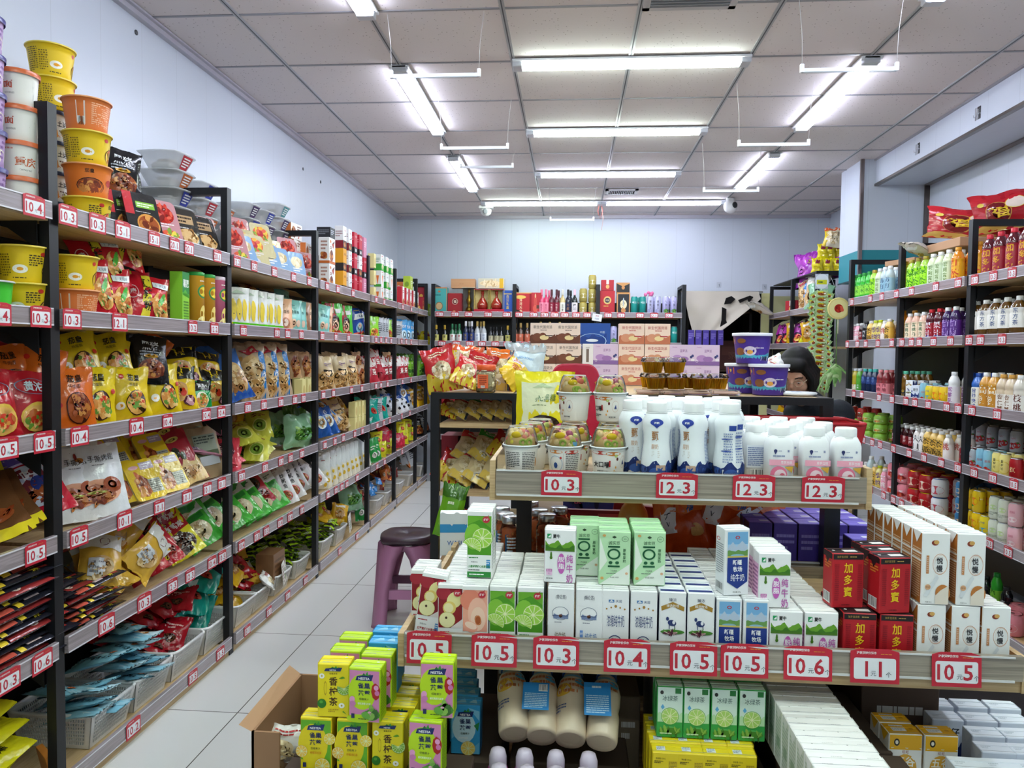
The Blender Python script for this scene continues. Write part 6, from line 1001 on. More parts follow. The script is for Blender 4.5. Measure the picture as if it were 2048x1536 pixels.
for j in range(nz+1):
    for i in range(nx+1):
        u = (i/nx-.5)*.27; v = -.035+j/nz*.2; bump = .004*math.cos(u/.0585*2*PI+1)+.002*noise.noise(Vector((u*40, v*40, 1)))
        p = Vector((u, 0, 0))+d*v+Vector((0, -d.z, d.y))*(.033+bump-.006*(abs(2*i/nx-1)**4)); vs.append((c.x+p.x, c.y+.012+p.y, c.z+.004+p.z))
m.add(vs, [(j*(nx+1)+i, j*(nx+1)+i+1, (j+1)*(nx+1)+i+1, (j+1)*(nx+1)+i) for j in range(nz) for i in range(nx)], 'ffffff', 'wrap', True)
LBS = []
for u0, u1, v0, v1, w_ in ((-.07, -.018, .028, .086, 0), (.05, .102, .022, .092, 0)):
    lb = M(); LBS.append(lb); q4 = [Vector((u, 0, 0))+d*v+Vector((0, -d.z, d.y))*.0385 for u, v in ((u0, v0), (u1, v0), (u1, v1), (u0, v1))]
    o3 = Vector((c.x, c.y+.012, c.z+.004)); art(lb, [('r', 0, 0, 1, 1, '2a88cc'), ('m', .08, .06, .92, .62, 'b8dcf0', 9)]+([('b', .6, .68, .94, .94)] if u0 < 0 else [('m', .3, .8, .9, .92, 'e8f0f4', 1)]), 1, 1, (lambda q4, o3: lambda u, v, dd_: o3+q4[0]+(q4[1]-q4[0])*(u+.5)+(q4[3]-q4[0])*v+Vector((0, -d.z, d.y))*dd_*1)(q4, o3))
put(kind('shrink_wrap_film', m, *[('printed_label', q) for q in LBS]), (0, 0, 0), 'clear shrink film with blue labels round four milk drink bottles', 'film')
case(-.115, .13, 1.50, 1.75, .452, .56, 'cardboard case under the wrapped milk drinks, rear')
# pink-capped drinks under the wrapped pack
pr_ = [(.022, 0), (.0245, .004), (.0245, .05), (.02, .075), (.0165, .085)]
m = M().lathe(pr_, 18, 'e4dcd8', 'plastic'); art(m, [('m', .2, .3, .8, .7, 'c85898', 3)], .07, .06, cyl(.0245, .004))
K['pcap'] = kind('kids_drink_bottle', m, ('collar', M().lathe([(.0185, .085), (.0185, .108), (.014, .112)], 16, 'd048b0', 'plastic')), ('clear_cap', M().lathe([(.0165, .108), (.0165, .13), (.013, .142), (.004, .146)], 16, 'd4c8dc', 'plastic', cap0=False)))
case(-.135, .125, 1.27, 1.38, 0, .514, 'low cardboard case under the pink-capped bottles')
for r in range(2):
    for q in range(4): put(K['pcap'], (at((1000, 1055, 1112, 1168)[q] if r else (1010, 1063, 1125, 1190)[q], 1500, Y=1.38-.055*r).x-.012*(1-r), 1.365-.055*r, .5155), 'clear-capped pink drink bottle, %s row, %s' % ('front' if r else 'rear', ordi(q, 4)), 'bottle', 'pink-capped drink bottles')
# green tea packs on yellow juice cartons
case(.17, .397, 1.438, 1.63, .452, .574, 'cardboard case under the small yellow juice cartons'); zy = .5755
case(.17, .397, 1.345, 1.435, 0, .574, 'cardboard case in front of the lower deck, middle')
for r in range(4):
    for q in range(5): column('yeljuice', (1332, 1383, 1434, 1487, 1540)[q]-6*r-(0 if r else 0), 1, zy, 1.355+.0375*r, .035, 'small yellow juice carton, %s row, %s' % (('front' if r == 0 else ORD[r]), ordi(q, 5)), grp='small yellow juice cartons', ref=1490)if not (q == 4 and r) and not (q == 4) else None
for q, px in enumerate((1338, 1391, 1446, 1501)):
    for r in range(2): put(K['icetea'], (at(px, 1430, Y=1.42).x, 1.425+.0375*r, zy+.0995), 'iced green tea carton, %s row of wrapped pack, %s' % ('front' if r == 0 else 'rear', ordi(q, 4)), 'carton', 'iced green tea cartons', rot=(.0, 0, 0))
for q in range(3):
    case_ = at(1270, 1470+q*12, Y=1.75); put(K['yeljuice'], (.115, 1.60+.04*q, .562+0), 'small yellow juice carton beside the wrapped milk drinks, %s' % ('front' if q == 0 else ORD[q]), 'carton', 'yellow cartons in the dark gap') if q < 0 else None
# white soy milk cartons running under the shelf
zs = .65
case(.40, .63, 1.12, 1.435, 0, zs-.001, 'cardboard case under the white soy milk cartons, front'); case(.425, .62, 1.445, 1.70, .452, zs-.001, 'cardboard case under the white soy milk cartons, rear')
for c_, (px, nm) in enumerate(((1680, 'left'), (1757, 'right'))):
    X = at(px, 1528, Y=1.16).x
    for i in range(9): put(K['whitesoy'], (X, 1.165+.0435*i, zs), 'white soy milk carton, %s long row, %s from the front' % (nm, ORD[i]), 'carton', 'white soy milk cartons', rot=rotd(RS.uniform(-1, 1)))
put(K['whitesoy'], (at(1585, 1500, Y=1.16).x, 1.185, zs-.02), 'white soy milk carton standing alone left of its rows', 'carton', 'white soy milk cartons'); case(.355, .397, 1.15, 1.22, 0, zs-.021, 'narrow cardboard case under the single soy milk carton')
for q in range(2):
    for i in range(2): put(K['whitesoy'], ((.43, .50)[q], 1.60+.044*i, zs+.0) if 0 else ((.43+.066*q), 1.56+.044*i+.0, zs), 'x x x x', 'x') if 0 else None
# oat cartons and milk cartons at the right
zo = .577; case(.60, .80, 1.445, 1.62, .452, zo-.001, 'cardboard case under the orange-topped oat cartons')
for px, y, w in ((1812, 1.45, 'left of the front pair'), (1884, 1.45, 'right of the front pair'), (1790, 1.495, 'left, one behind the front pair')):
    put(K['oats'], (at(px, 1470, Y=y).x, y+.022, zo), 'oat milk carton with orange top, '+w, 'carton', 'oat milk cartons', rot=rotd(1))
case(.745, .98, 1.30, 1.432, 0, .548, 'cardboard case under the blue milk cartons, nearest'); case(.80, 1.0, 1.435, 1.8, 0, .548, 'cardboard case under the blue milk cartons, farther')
for r in range(5):
    for q in range(3):
        px = (1950, 2018, 2085)[q]-(0, 18, 40, 55, 75)[r]; y = 1.39+.062*r; x = at(px, 1480, Y=y).x
        if r in (1, 2) and q == 0 and x < .81: continue
        put(K['wzy' if (q == 0 and r == 0) else 'wzb'], (x, y+.02, .55), 'blue and white milk carton, %s row, %s' % ('front' if r == 0 else ORD[r], ordi(q, 3)), 'carton', 'blue and white milk cartons', rot=rotd(RS.uniform(-2, 2)))
# ---- goods on the rear half of the lower tier, seen beneath the upper tier
zr = ZL+.001
for r in range(5):
    for q in range(5):
        x = .52+.066*q; y = 2.10+.069*r
        if x > .79 or r > 4: continue
        put(K['purple'], (x, y, zr), 'purple boxed drink on rear of lower tier, %s row, %s' % ('front' if r == 0 else ORD[r], ordi(q, 5)), 'drink box', 'purple boxed drinks', rot=rotd(0))
for r in range(3):
    for q in range(2): put(K['greenbx' if r == 0 else 'purple'], (.738+.066*q-.005, 1.80+.069*r, zr), ('green boxed drink before the purple ones, %s' if r == 0 else 'purple boxed drink right of the black post, '+('nearer row, ' if r == 1 else 'farther row, ')+'%s') % ('left', 'right')[q], 'drink box', 'green boxed drinks' if r == 0 else 'purple boxed drinks')
jp = [(.028, 0), (.031, .006), (.031, .085), (.024, .1), (.022, .105)]
def jar(n, fill, lab):
    m = M().lathe(jp, 20, 'ffffff', 'clear2', cap1=False); f = M().lathe([(.026, .004), (.028, .05), (.026, .085), (.01, .092)], 14, fill, 'matte'); rs = random.Random(2)
    for i in range(30): a = rs.uniform(0, 6.28); f.sphere((.026*math.cos(a), .026*math.sin(a), rs.uniform(.01, .085)), .005, rs.choice(['d06838', 'c04830', 'e09058', 'e0c8a0']), 'matte', 6, 4)
    l = M().lathe([(.025, .103), (.026, .106), (.026, .12), (.024, .122), (.001, .122)], 20, 'c8ccd0', 'metal', cap0=False); lb_ = M(); art(lb_, [('r', 0, 0, 1, 1, lab), ('m', .1, .1, .6, .9, 'e0ecf4', 5), ('b', .66, .2, .94, .8)], .05, .055, cyl(.0315, .02))
    K[n] = kind('snack_jar', m, ('contents', f), ('lid', l), ('label_sticker', lb_))
jar('jar1', 'c86838', '2a78b0')
for q, (px, y) in enumerate(((1010, 2.12), (1022, 2.08), (1002, 2.2), (1078, 2.18), (1094, 2.12), (1118, 2.22), (1060, 2.3))):
    put(K['jar1'], (at(px, 1060, Y=y).x, y, zr), 'glass jar of orange snacks under the upper tier, '+('first behind left post', 'second, left of post', 'farthest left', 'first right of left post', 'second right of left post', 'farthest right', 'rearmost')[q], 'jar', 'snack jars', rot=rotd(q*20))
cbox('x_wash', .09, .05, .12, {'all': 'f0f2f4', 'L': 'd8e8f0'}, [('w', 0, 1, .55, .8, .08, '3c9cd8'), ('w', 0, 1, .75, 1, .03, 'e8f0f4'), ('t', 'WASH', .5, .3, .16, '2a60a8', .9)], name='wafer_box')
put(K['x_wash'], (at(912, 1060, Y=2.12).x, 2.12, zr), 'blue and white carton box between stool and lime juice', 'box', rot=rotd(8))
put(K['b_dkgreen'], (at(890, 1060, Y=2.3).x, 2.3, zr), 'dark green and purple bag behind the blue white box', 'snack bag', rot=(-.1, .2, 0), sc=.7)
cbox('x_strw', .22, .02, .10, {'all': '8a1c30'}, [('f', .2, .6, .16, .3, 'red', 8), ('r', .66, .5, .95, .9, 'c85060'), ('t', '零食', .4, .5, .3, 'f0e0d8')], name='sweets_box'); cbox('x_star', .18, .06, .1, '28347c', [('f', .4, .5, .4, .4, 'berry', 16), ('t', 'Lion', .3, .3, .2, 'e05878')], name='sweets_box')
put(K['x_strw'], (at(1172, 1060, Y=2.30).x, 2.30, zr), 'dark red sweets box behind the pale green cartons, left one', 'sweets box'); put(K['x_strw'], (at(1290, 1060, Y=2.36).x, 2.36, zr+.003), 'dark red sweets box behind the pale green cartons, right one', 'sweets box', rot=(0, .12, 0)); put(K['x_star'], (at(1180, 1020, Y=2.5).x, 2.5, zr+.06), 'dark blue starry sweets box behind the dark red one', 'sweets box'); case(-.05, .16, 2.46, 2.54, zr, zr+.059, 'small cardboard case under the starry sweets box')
m = M().sphere((0, 0, .08), .08, 'e0a048', 'film', 18, 12, (.62, .5, 1)); K['jelly'] = kind('jelly_pouch', m, ('cap_strip', M().box(-.012, .012, -.006, .006, .155, .17, 'd88a48', 'film')))
put(K['jelly'], (at(1266, 1060, Y=2.22).x, 2.22, zr), 'glossy orange rounded jelly pouch above the pale green cartons', 'pouch', sc=.95)
for q, (px, y, z, r, s_) in enumerate(((1372, 2.18, 0, (-.12, -.1, .15), .72), (1440, 2.2, 0, (-.15, .25, -.1), .8), (1490, 2.3, 0, (-.2, .3, .1), .8), (1462, 2.17, 0, (-.5, .9, 0), .7))):
    put(K['b_orangebig'], (at(px, 1060, Y=y).x, y, zr+z+(.03 if q == 3 else 0)), 'big orange-red snack bag under the upper tier, '+('leftmost, upright', 'second from left', 'rightmost, leaning', 'lying across in front')[q], 'snack bag', 'big orange-red snack bags', rot=r, sc=s_)

# stacks filling the dark rear of the lower deck, shade put into their colours
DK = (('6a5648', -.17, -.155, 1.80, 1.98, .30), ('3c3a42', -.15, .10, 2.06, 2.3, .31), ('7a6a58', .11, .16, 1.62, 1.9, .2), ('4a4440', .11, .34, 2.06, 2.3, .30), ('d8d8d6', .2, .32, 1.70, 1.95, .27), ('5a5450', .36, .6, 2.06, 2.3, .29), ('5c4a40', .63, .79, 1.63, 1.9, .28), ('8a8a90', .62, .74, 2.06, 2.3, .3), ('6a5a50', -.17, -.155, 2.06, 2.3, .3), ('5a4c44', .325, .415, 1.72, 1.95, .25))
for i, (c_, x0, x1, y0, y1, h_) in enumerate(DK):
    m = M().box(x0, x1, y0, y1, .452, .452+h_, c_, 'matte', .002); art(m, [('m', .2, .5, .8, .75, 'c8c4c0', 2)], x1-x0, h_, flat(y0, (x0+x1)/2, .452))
    put(kind('filler_box', m), (0, 0, 0), 'dim-coloured filler box on the lower deck of the stand, '+('far left front', 'left of centre rear', 'narrow, beside milk drinks', 'centre rear', 'white front', 'right of centre rear', 'right front', 'right rear', 'far left rear', 'brown, beside the white one')[i], 'box', 'filler boxes on the lower deck')
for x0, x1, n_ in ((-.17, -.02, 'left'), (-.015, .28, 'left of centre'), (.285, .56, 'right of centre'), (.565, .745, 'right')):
    put(kind('filler_box', M().box(x0, x1, 1.7, 1.97, .082, .40, '4a423e', 'matte', .003)), (0, 0, 0), 'dark filler box low in the stand near the floor, '+n_, 'box', 'filler boxes near the floor')  # dark boxes added to hide bright floor seen through the stand
put(kind('filler_box', M().box(.86, 1.2, 1.95, 2.5, 0, .60, '3c3436', 'matte', .004)), (0, 0, 0), 'dark filler box on floor right of the stand', 'box')  # dark box added to cover pale floor left showing beside the stand
put(kind('filler_box', M().box(.88, 1.12, 2.0, 2.3, .602, .74, '8a3a48', 'matte', .004)), (0, 0, 0), 'dull red stock box on the dark one right of the stand', 'box')
# ================================================================ goods on the left rack
def LX(px, p): return at(px, 800, X=-1.54-p).y
SHN = ('bottom', 'fifth', 'fourth', 'third', 'second', 'top'); BN = ('first', 'second', 'third', 'fourth', 'fifth', 'sixth', 'corner')
D = {'b_yel': 'yellow noodle bag', 'b_yel2': 'yellow noodle bag', 'b_org': 'orange noodle bag', 'b_redbull': 'red noodle bag with pale writing', 'b_blk': 'black noodle bag', 'b_yblk': 'yellow and black noodle bag', 'b_grn': 'green noodle bag',
     'b_rednoodle': 'red and yellow noodle bag', 'b_wing': 'white bag showing roast wing', 'b_crown': 'red bag with crown', 'b_brown': 'brown and yellow snack bag', 'b_kraft': 'kraft paper snack bag', 'b_redround': 'dark red snack bag', 'b_greenw': 'green and white snack bag',
     'b_ywred': 'yellow and red snack bag', 'b_redmeat': 'red meat snack bag', 'b_gold': 'gold snack bag', 'b_tan': 'tan and white snack bag', 'b_teal': 'teal snack bag', 'b_dred': 'deep red snack bag', 'b_ltblue': 'pale blue dried meat pack', 'b_ltblue2': 'cream and blue dried meat pack',
     'b_stick': 'dark spicy strip pack', 'b_stick2': 'dark orange-tipped strip pack', 'b_yelstick': 'yellow bread stick bag', 'b_corn': 'white corn snack bag', 'b_peach': 'peach coloured snack bag', 'b_aqua': 'aqua snack bag', 'b_redgrn': 'red and green snack bag', 'b_bluechip': 'blue crisp bag',
     'b_sgreen': 'lime green snack bag', 'b_grey': 'grey snack bag', 'b_sblue': 'sky blue snack bag', 'b_clear': 'clear bag with blue label', 'b_blueclear': 'blue edged clear bag', 'b_bun': 'cream bun bag', 'b_ham': 'small brown snack bag', 'b_redbag': 'red and white bag', 'b_pink': 'pink bean snack bag',
     'b_bean': 'red bean snack bag', 'b_ygreen': 'yellow-green snack bag', 'b_bluewhite': 'blue and white bag', 'b_wsquid': 'white squid snack bag', 'b_popcorn': 'white and yellow snack bag', 'b_limeblk': 'lime and black sachet', 'b_ymound': 'yellow sweets bag', 'b_rmound': 'crimson sweets bag', 'b_gbag': 'green sweets bag',
     'b_cow': 'cow patch white bag', 'b_candy': 'blue wrapped sweet', 'b_candyr': 'brown wrapped sweet', 'b_candyo': 'orange wrapped sweet', 'b_dkgreen': 'leaf green bag', 'b_plastic': 'see-through green bag', 'b_yelbread': 'yellow wrapped bread',
     't_chick': 'yellow film meat tray', 't_hot': 'black self-heating meal', 't_hot2': 'dark beige-label meal', 't_pinkmeal': 'pink film meal tray', 't_yelmeal': 'pale yellow meal tray', 't_bluemeal': 'pale blue meal tray', 'tub_red': 'clear tub with red sleeve', 'tub_org': 'clear tub with orange sleeve',
     'tub_blu': 'clear tub with blue sleeve', 'tub_pur': 'clear tub with purple sleeve', 'tub_teal': 'clear tub with teal sleeve', 'bw_yel': 'yellow noodle bowl', 'bw_yel2': 'yellow noodle bowl', 'bw_org': 'orange noodle bowl', 'bw_orgb': 'orange noodle bowl showing its back', 'bk_white': 'white orange-lidded bucket',
     'bk_white2': 'white bucket with orange writing', 'bk_dark': 'white dark-lidded bucket', 'bk_pur': 'purple-lidded bucket', 'bk_green': 'green noodle bucket', 'x_orange': 'white and orange box', 'x_orange2': 'wide orange-ended box', 'x_red': 'red and black box', 'x_white': 'white and black box', 'x_yel': 'amber and black box',
     'x_blk': 'flat black box', 'x_pink': 'pink box', 'x_cream': 'small cream block pack', 'x_green': 'green and white box', 'x_carrot': 'white box with carrot', 'x_redw': 'tall red and white box', 'x_lime': 'lime green box', 'x_dred': 'dark red box', 'x_chip': 'tan crisp box', 'x_tubeg': 'green crisp box', 'tubeo': 'orange crisp tube', 'tubep': 'pink crisp tube', 'bask': 'white perforated basket', 'bask2': 'white perforated basket'}
CAT = {'b': 'snack bag', 't': 'meal pack', 'x': 'box', 'bw': 'noodle bowl', 'bk': 'noodle bucket', 'tub': 'tub', 'tubeo': 'crisp tube', 'tubep': 'crisp tube', 'bask': 'basket', 'bask2': 'basket'}
def cat_of(k): return CAT.get(k) or CAT.get(k.split('_')[0]) or 'snack'
TH = {'b': .03, 't': .03, 'x': .0, 'bw': 0, 'bk': 0, 'tub': 0}
def LS(bay_, sh, items):
    z0 = LV[sh]+.002; out = []; auto = []
    for it in items:
        k, px, p = it[:3]; dz = it[3] if len(it) > 3 else 0; yaw = it[4] if len(it) > 4 else 0; t = it[5] if len(it) > 5 else 0; ro = it[6] if len(it) > 6 else 0
        w_, h_, t_ = DIM.get(k, (.1, .1, .05))
        if k[0] in 'bt' and k in DIM:
            yaw = -(abs(yaw)*1.1+(16 if k[0] == 'b' else 8)); p = max(p, min(.5*w_, .06)*abs(math.sin(math.radians(yaw)))+t_/2+.018)
            while h_*math.sin(math.radians(t))+p+t_/2 > .375 and t > 4: t -= 2
        l = LX(px, p); tr = math.radians(t); z = z0+dz+(t_/2*math.sin(abs(tr))+w_/2*abs(math.sin(math.radians(ro)))*.9 if k in DIM else 0)
        if k[0] == 'b' and k in DIM and 0 < sh < 5 and p < .13 and dz < .05: auto.append((k, l, p+max(.1, t_*1.7), z+.012, yaw, t*.6, ro*.5, h_))
        lay = ('upper' if dz > .05 else '')+(' rear' if p >= .15 else '')
        if k in ('b_yel2',): pass
        out.append((k, D[k], cat_of(k), (-1.54-p, l, z), (-tr, math.radians(ro), PI/2+math.radians(yaw)), l, lay.strip()))
    for k, l, p, z, yaw, t, ro, h_ in auto:
        if p < .28 and h_ < .3: out.append((k, D[k], cat_of(k), (-1.54-p, l+.02, z), (-math.radians(min(t, 12)), math.radians(ro), PI/2+math.radians(yaw+8)), l, 'rear'))
    shelfset(out, SHN[sh]+' shelf, '+BN[bay_]+' left-rack bay')
def stack(k, px, p, n, h, dz=0, yaws=(0,)): return [((k if isinstance(k, str) else k[i % len(k)]), px, p, dz+h*i, yaws[i % len(yaws)]) for i in range(n)]
PCN = {}
def pcn(*k):
    PCN[k] = PCN.get(k, -1)+1; return ' lowest' if PCN[k] == 0 else ' '+ORD[PCN[k]]+' up'
def PILE(bay_, sh, k, l0, l1, p0, p1, n, z0, z1, tilt=(60, 85), seed=1, s=1, yaw=(-80, 20)):
    rs = random.Random(seed); ks = k if isinstance(k, (list, tuple)) else [k]
    for i in range(n):
        kk = ks[i % len(ks)]; t = i/max(1, n-1); l = rs.uniform(l0, l1); p = rs.uniform(p0, p1); tl, yw, rl = tilt, yaw, 14
        if n > 24 and kk[:4] in ('b_st', 'b_li'):   # laid in layers
            gp, gl, dz = (.052, 9, .021) if kk[:4] == 'b_st' else (.13, .095, .027)
            np_ = int((p1-p0)/gp)+1; nl = max(1, int((l1-l0)/gl)+1); c_ = i % (np_*nl); lay = i//(np_*nl)
            p = p0+gp*(c_ % np_)+.006*(lay % 2); l = (l0+l1)/2+rs.uniform(-.06, .06) if nl == 1 else l0+gl*(c_//np_); t = lay*dz/max(.001, z1-z0); tl = (86, 90) if kk[:4] == 'b_st' else (76, 88); rl = 1 if kk[:4] == 'b_st' else 5
            if nl == 1: m_ = sum(yaw)/2; yw = (m_-2, m_+2)
        put(K[kk], (-1.54-p, l, LV[sh]+.004+z0+(z1-z0)*t), D[kk]+('' if n > 24 else pcn(kk, sh, bay_))+' in the heap, '+SHN[sh]+' shelf, '+BN[bay_]+' left-rack bay', cat_of(kk), D[kk]+'s heaped on '+SHN[sh]+' shelf, '+BN[bay_]+' bay',
            rot=(-math.radians(rs.uniform(*tl)), math.radians(rs.uniform(-rl, rl)), PI/2+math.radians(rs.uniform(*yw))), sc=s)
# --- first bay (only its end shows)
LS(0, 5, [(('bk_white2' if i == 0 else 'bk_white2' if i == 1 else 'bk_white'), 45, .09, .102*i, (-30, -10, -10, -12)[i]) for i in range(4)]+stack('bk_pur', -26, .09, 5, .1025))
LS(0, 4, stack('bw_yel2', 50, .085, 2, .108, 0, (-28, -20))+[('bk_green', -12, .06), ('bk_green', -30, .14)])
LS(0, 3, [('b_redbull', 52, .07, 0, 12, 12, 6), ('b_redbull', -12, .07, 0, 5, 14, -4), ('b_org', 70, .14, .06, 20, 14, 8), ('b_org', 30, .16, .07, 5, 18, -5), ('b_org', 75, .24, .02, 20, 10, 12), ('b_redbull', 10, .2, .08, 20, 30, 20)])
LS(0, 2, [('b_crown', 70, .05, .03, 18, 44, -16), ('b_brown', 8, .05, 0, 24, 52, -20), ('b_brown', -18, .06, .0, 24, 50, -16)])
PILE(0, 1, ['b_stick', 'b_stick', 'b_stick2'], 1.72, 1.93, .04, .26, 70, 0, .2, (78, 86), 3, 1.05, (-97, -88))
PILE(0, 0, 'b_yelstick', 1.68, 1.8, .07, .24, 12, 0.02, .22, (72, 82), 4, .95, (-100, -78))
# --- second bay
LS(1, 5, [(('bw_yel2', 'bw_org', 'bw_yel', 'bw_orgb')[i], 181, .095, .1085*i, (-35, -12, -45, -5)[i]) for i in range(4)]+stack('bk_dark', 108, .25, 4, .102)+[('bw_yel', 112, .25, .41, -20), ('bw_yel', 112, .25, .52, -30)]
   +[('b_blk', 246, .2, .17, 25, 8, 4), ('t_hot', 250, .13, .0, 18, 16), ('t_hot', 288, .07, .0, 14, 18), ('t_pinkmeal', 334, .07, 0, 14, 22), ('t_hot2', 372, .07, 0, 14, 20), ('t_hot2', 412, .055, 0, 14, 24), ('t_pinkmeal', 408, .16, .02, 16, 14), ('t_hot', 264, .2, 0, 10, 8)]
   +stack(['tub_blu', 'tub_org', 'tub_org', 'tub_blu', 'tub_org', 'tub_red'], 338, .27, 6, .0795)+stack(['tub_red', 'tub_blu', 'tub_org'], 390, .27, 5, .0795)+stack(['tub_org', 'tub_org'], 426, .27, 4, .0795))
LS(1, 4, [('bw_orgb', 150, .08, 0, -8), ('bw_yel', 150, .08, .108, -40), ('b_rednoodle', 225, .06, 0, 14, 10, -4), ('b_rednoodle', 296, .055, 0, 16, 14, 5), ('b_rednoodle', 188, .09, .02, 10, 12, -6), ('b_rednoodle', 218, .1, .11, 14, 18, -10), ('b_rednoodle', 245, .13, .19, 20, 40, 14), ('b_rednoodle', 262, .18, .03, 10, 6, 0),
   ('x_chip', 286, .18, 0, 8), ('x_chip', 326, .15, 0, 8), ('x_tubeg', 361, .05, 0, 8), ('tubeo', 392, .045), ('tubeo', 414, .045), ('tubep', 435, .045)])
LS(1, 3, [('b_org', 146, .05, 0, 14, 10, -2), ('b_yel', 186, .07, 0, 20, 10, 2), ('b_yel2', 262, .05, 0, 16, 8, 0), ('b_yel', 330, .055, 0, 16, 10, -4), ('b_grn', 404, .04, 0, 10, 12, 0), ('b_yblk', 428, .07, 0, 14, 12, 4), ('b_yblk', 360, .1, .02, 20, 14, 0), ('b_yel', 170, .12, .12, 20, 24, -8), ('b_yel', 235, .13, .12, 22, 22, -8), ('b_blk', 300, .11, .13, 20, 14, 4),
   ('b_yblk', 372, .14, .1, 22, 20, -5), ('b_yblk', 420, .15, .08, 10, 24, 8), ('b_yel2', 205, .2, .1, 20, 10, 10), ('b_org', 270, .25, .12, 20, 10, 30), ('b_ham', 320, .25, .1, 10, 20, 0), ('b_yel2', 140, .22, .05, 20, 10, 0)])
LS(1, 2, [('b_wing', 205, .045, .0, 18, 22, -3), ('b_wing', 158, .11, .0, 12, 24, 0), ('t_chick', 302, .045, 0, 14, 34, -4), ('t_chick', 350, .045, 0, 14, 32, -4), ('t_chick', 262, .1, .0, 14, 34, -4), ('t_chick', 322, .13, .08, 14, 36, -6), ('t_chick', 235, .17, .1, 14, 36, -6), ('t_chick', 285, .2, .1, 10, 30, 0), ('b_redround', 388, .06, 0, 10, 30, -14), ('b_kraft', 425, .05, .0, 24, 18, -8), ('b_kraft', 412, .11, .03, 16, 22, -12), ('b_redround', 370, .2, .02, 10, 20, -8)])
LS(1, 1, [('b_tan', 195, .07, .06, 30, 40, 8), ('b_tan', 240, .05, .0, 10, 55, -20), ('b_tan', 262, .07, .02, 20, 30, 60), ('b_gold', 225, .15, .08, 20, 40, 15), ('b_redmeat', 300, .06, 0, 22, 40, -28), ('b_redmeat', 335, .055, .01, 18, 38, -22), ('b_redmeat', 318, .12, .05, 14, 36, -25), ('b_ywred', 378, .055, 0, 20, 40, -24), ('b_ywred', 340, .16, .08, 10, 34, -20), ('b_ywred', 305, .2, .1, 10, 30, -14), ('b_greenw', 418, .05, 0, 18, 42, -26), ('b_greenw', 400, .14, .06, 14, 34, -20), ('b_greenw', 440, .1, .02, 14, 34, -24), ('b_tan', 205, .2, .1, 60, 40, 20)])
PILE(1, 1, ['b_stick', 'b_stick2', 'b_stick'], 2.16, 2.2, .04, .28, 34, 0, .12, (78, 88), 6, .8, (-97, -88))
for q, (px, k, n_) in enumerate(((205, 'bask', 'pale blue meat packs, nearest'), (290, 'bask', 'pale blue meat packs, behind the nearest'), (362, 'bask', 'deep red bags'), (425, 'bask', 'teal bags'))):
    put(K[k], (-1.72, LX(px, .05)+.02, LV[0]+.002), 'white perforated basket holding '+n_, 'basket', 'white perforated baskets', rot=(0, 0, PI/2), sc=(.98, 1, 1))
l = [LX(px, .05)+.02 for px in (205, 290, 362, 425)]
def FAN(bay_, ks, lc, n, z0, z1, tilt, yaw, p0=.10, p1=.2, dl=.08, seed=2):
    rs = random.Random(seed)
    for i in range(n):
        k = ks[i % len(ks)]; t = i/max(1, n-1)
        put(K[k], (-1.54-rs.uniform(p0, p1), lc+(t-.5)*2*dl, LV[0]+z0+(z1-z0)*t), D[k]+' '+ordi(i, n)+' in its basket, '+BN[bay_]+' left-rack bay', 'snack bag', D[k]+'s in basket of '+BN[bay_]+' bay', rot=(-math.radians(rs.uniform(*tilt)), math.radians(rs.uniform(-6, 6)), PI/2+math.radians(rs.uniform(*yaw))))
def FLAT(bay_, ks, lc, n, z0, dz, seed, what, p=.10, spread=.07, s=1, yaw=(-40, 5)):
    """packs lying on one another, top ends towards the aisle"""
    rs = random.Random(seed)
    for i in range(n):
        k = ks[i % len(ks)]
        put(K[k], (-1.54-p-.26*s*.9+rs.uniform(-.02, .03), lc+rs.uniform(-spread, spread), LV[0]+z0+dz*i), D[k]+' '+('lowest' if i == 0 else 'topmost' if i == n-1 else ORD[i]+' up')+' of the pile '+what, 'snack bag', D[k]+'s piled '+what,
            rot=(-math.radians(74+rs.uniform(-8, 6)), math.radians(rs.uniform(-8, 8)), -PI/2+math.radians(rs.uniform(*yaw))), sc=s)
FLAT(1, ['b_ltblue', 'b_ltblue2', 'b_ltblue'], l[0]+.0, 7, .05, .026, 5, 'in the nearest basket', .02)
FLAT(1, ['b_ltblue', 'b_ltblue2'], l[1], 9, .06, .026, 6, 'in the second basket', .0)
PILE(1, 0, 'b_dred', l[2]-.09, l[2]+.09, .10, .3, 16, .05, .22, (45, 80), 8, .9); PILE(1, 0, 'b_teal', l[3]-.08, l[3]+.08, .10, .3, 13, .06, .24, (40, 75), 9, .95)
cbox('x_flip', .1, .02, .1, {'all': 'd88838'}, [('r', 0, 0, 1, .35, 'a82030'), ('r', .1, .35, .9, .6, 'e8dca0')], name='display_card')
put(K['x_flip'], (-1.60, 2.165, LV[0]+.003), 'orange and red display card beside the nearest basket', 'display card', rot=(-.2, 0, PI/2+.9)); 
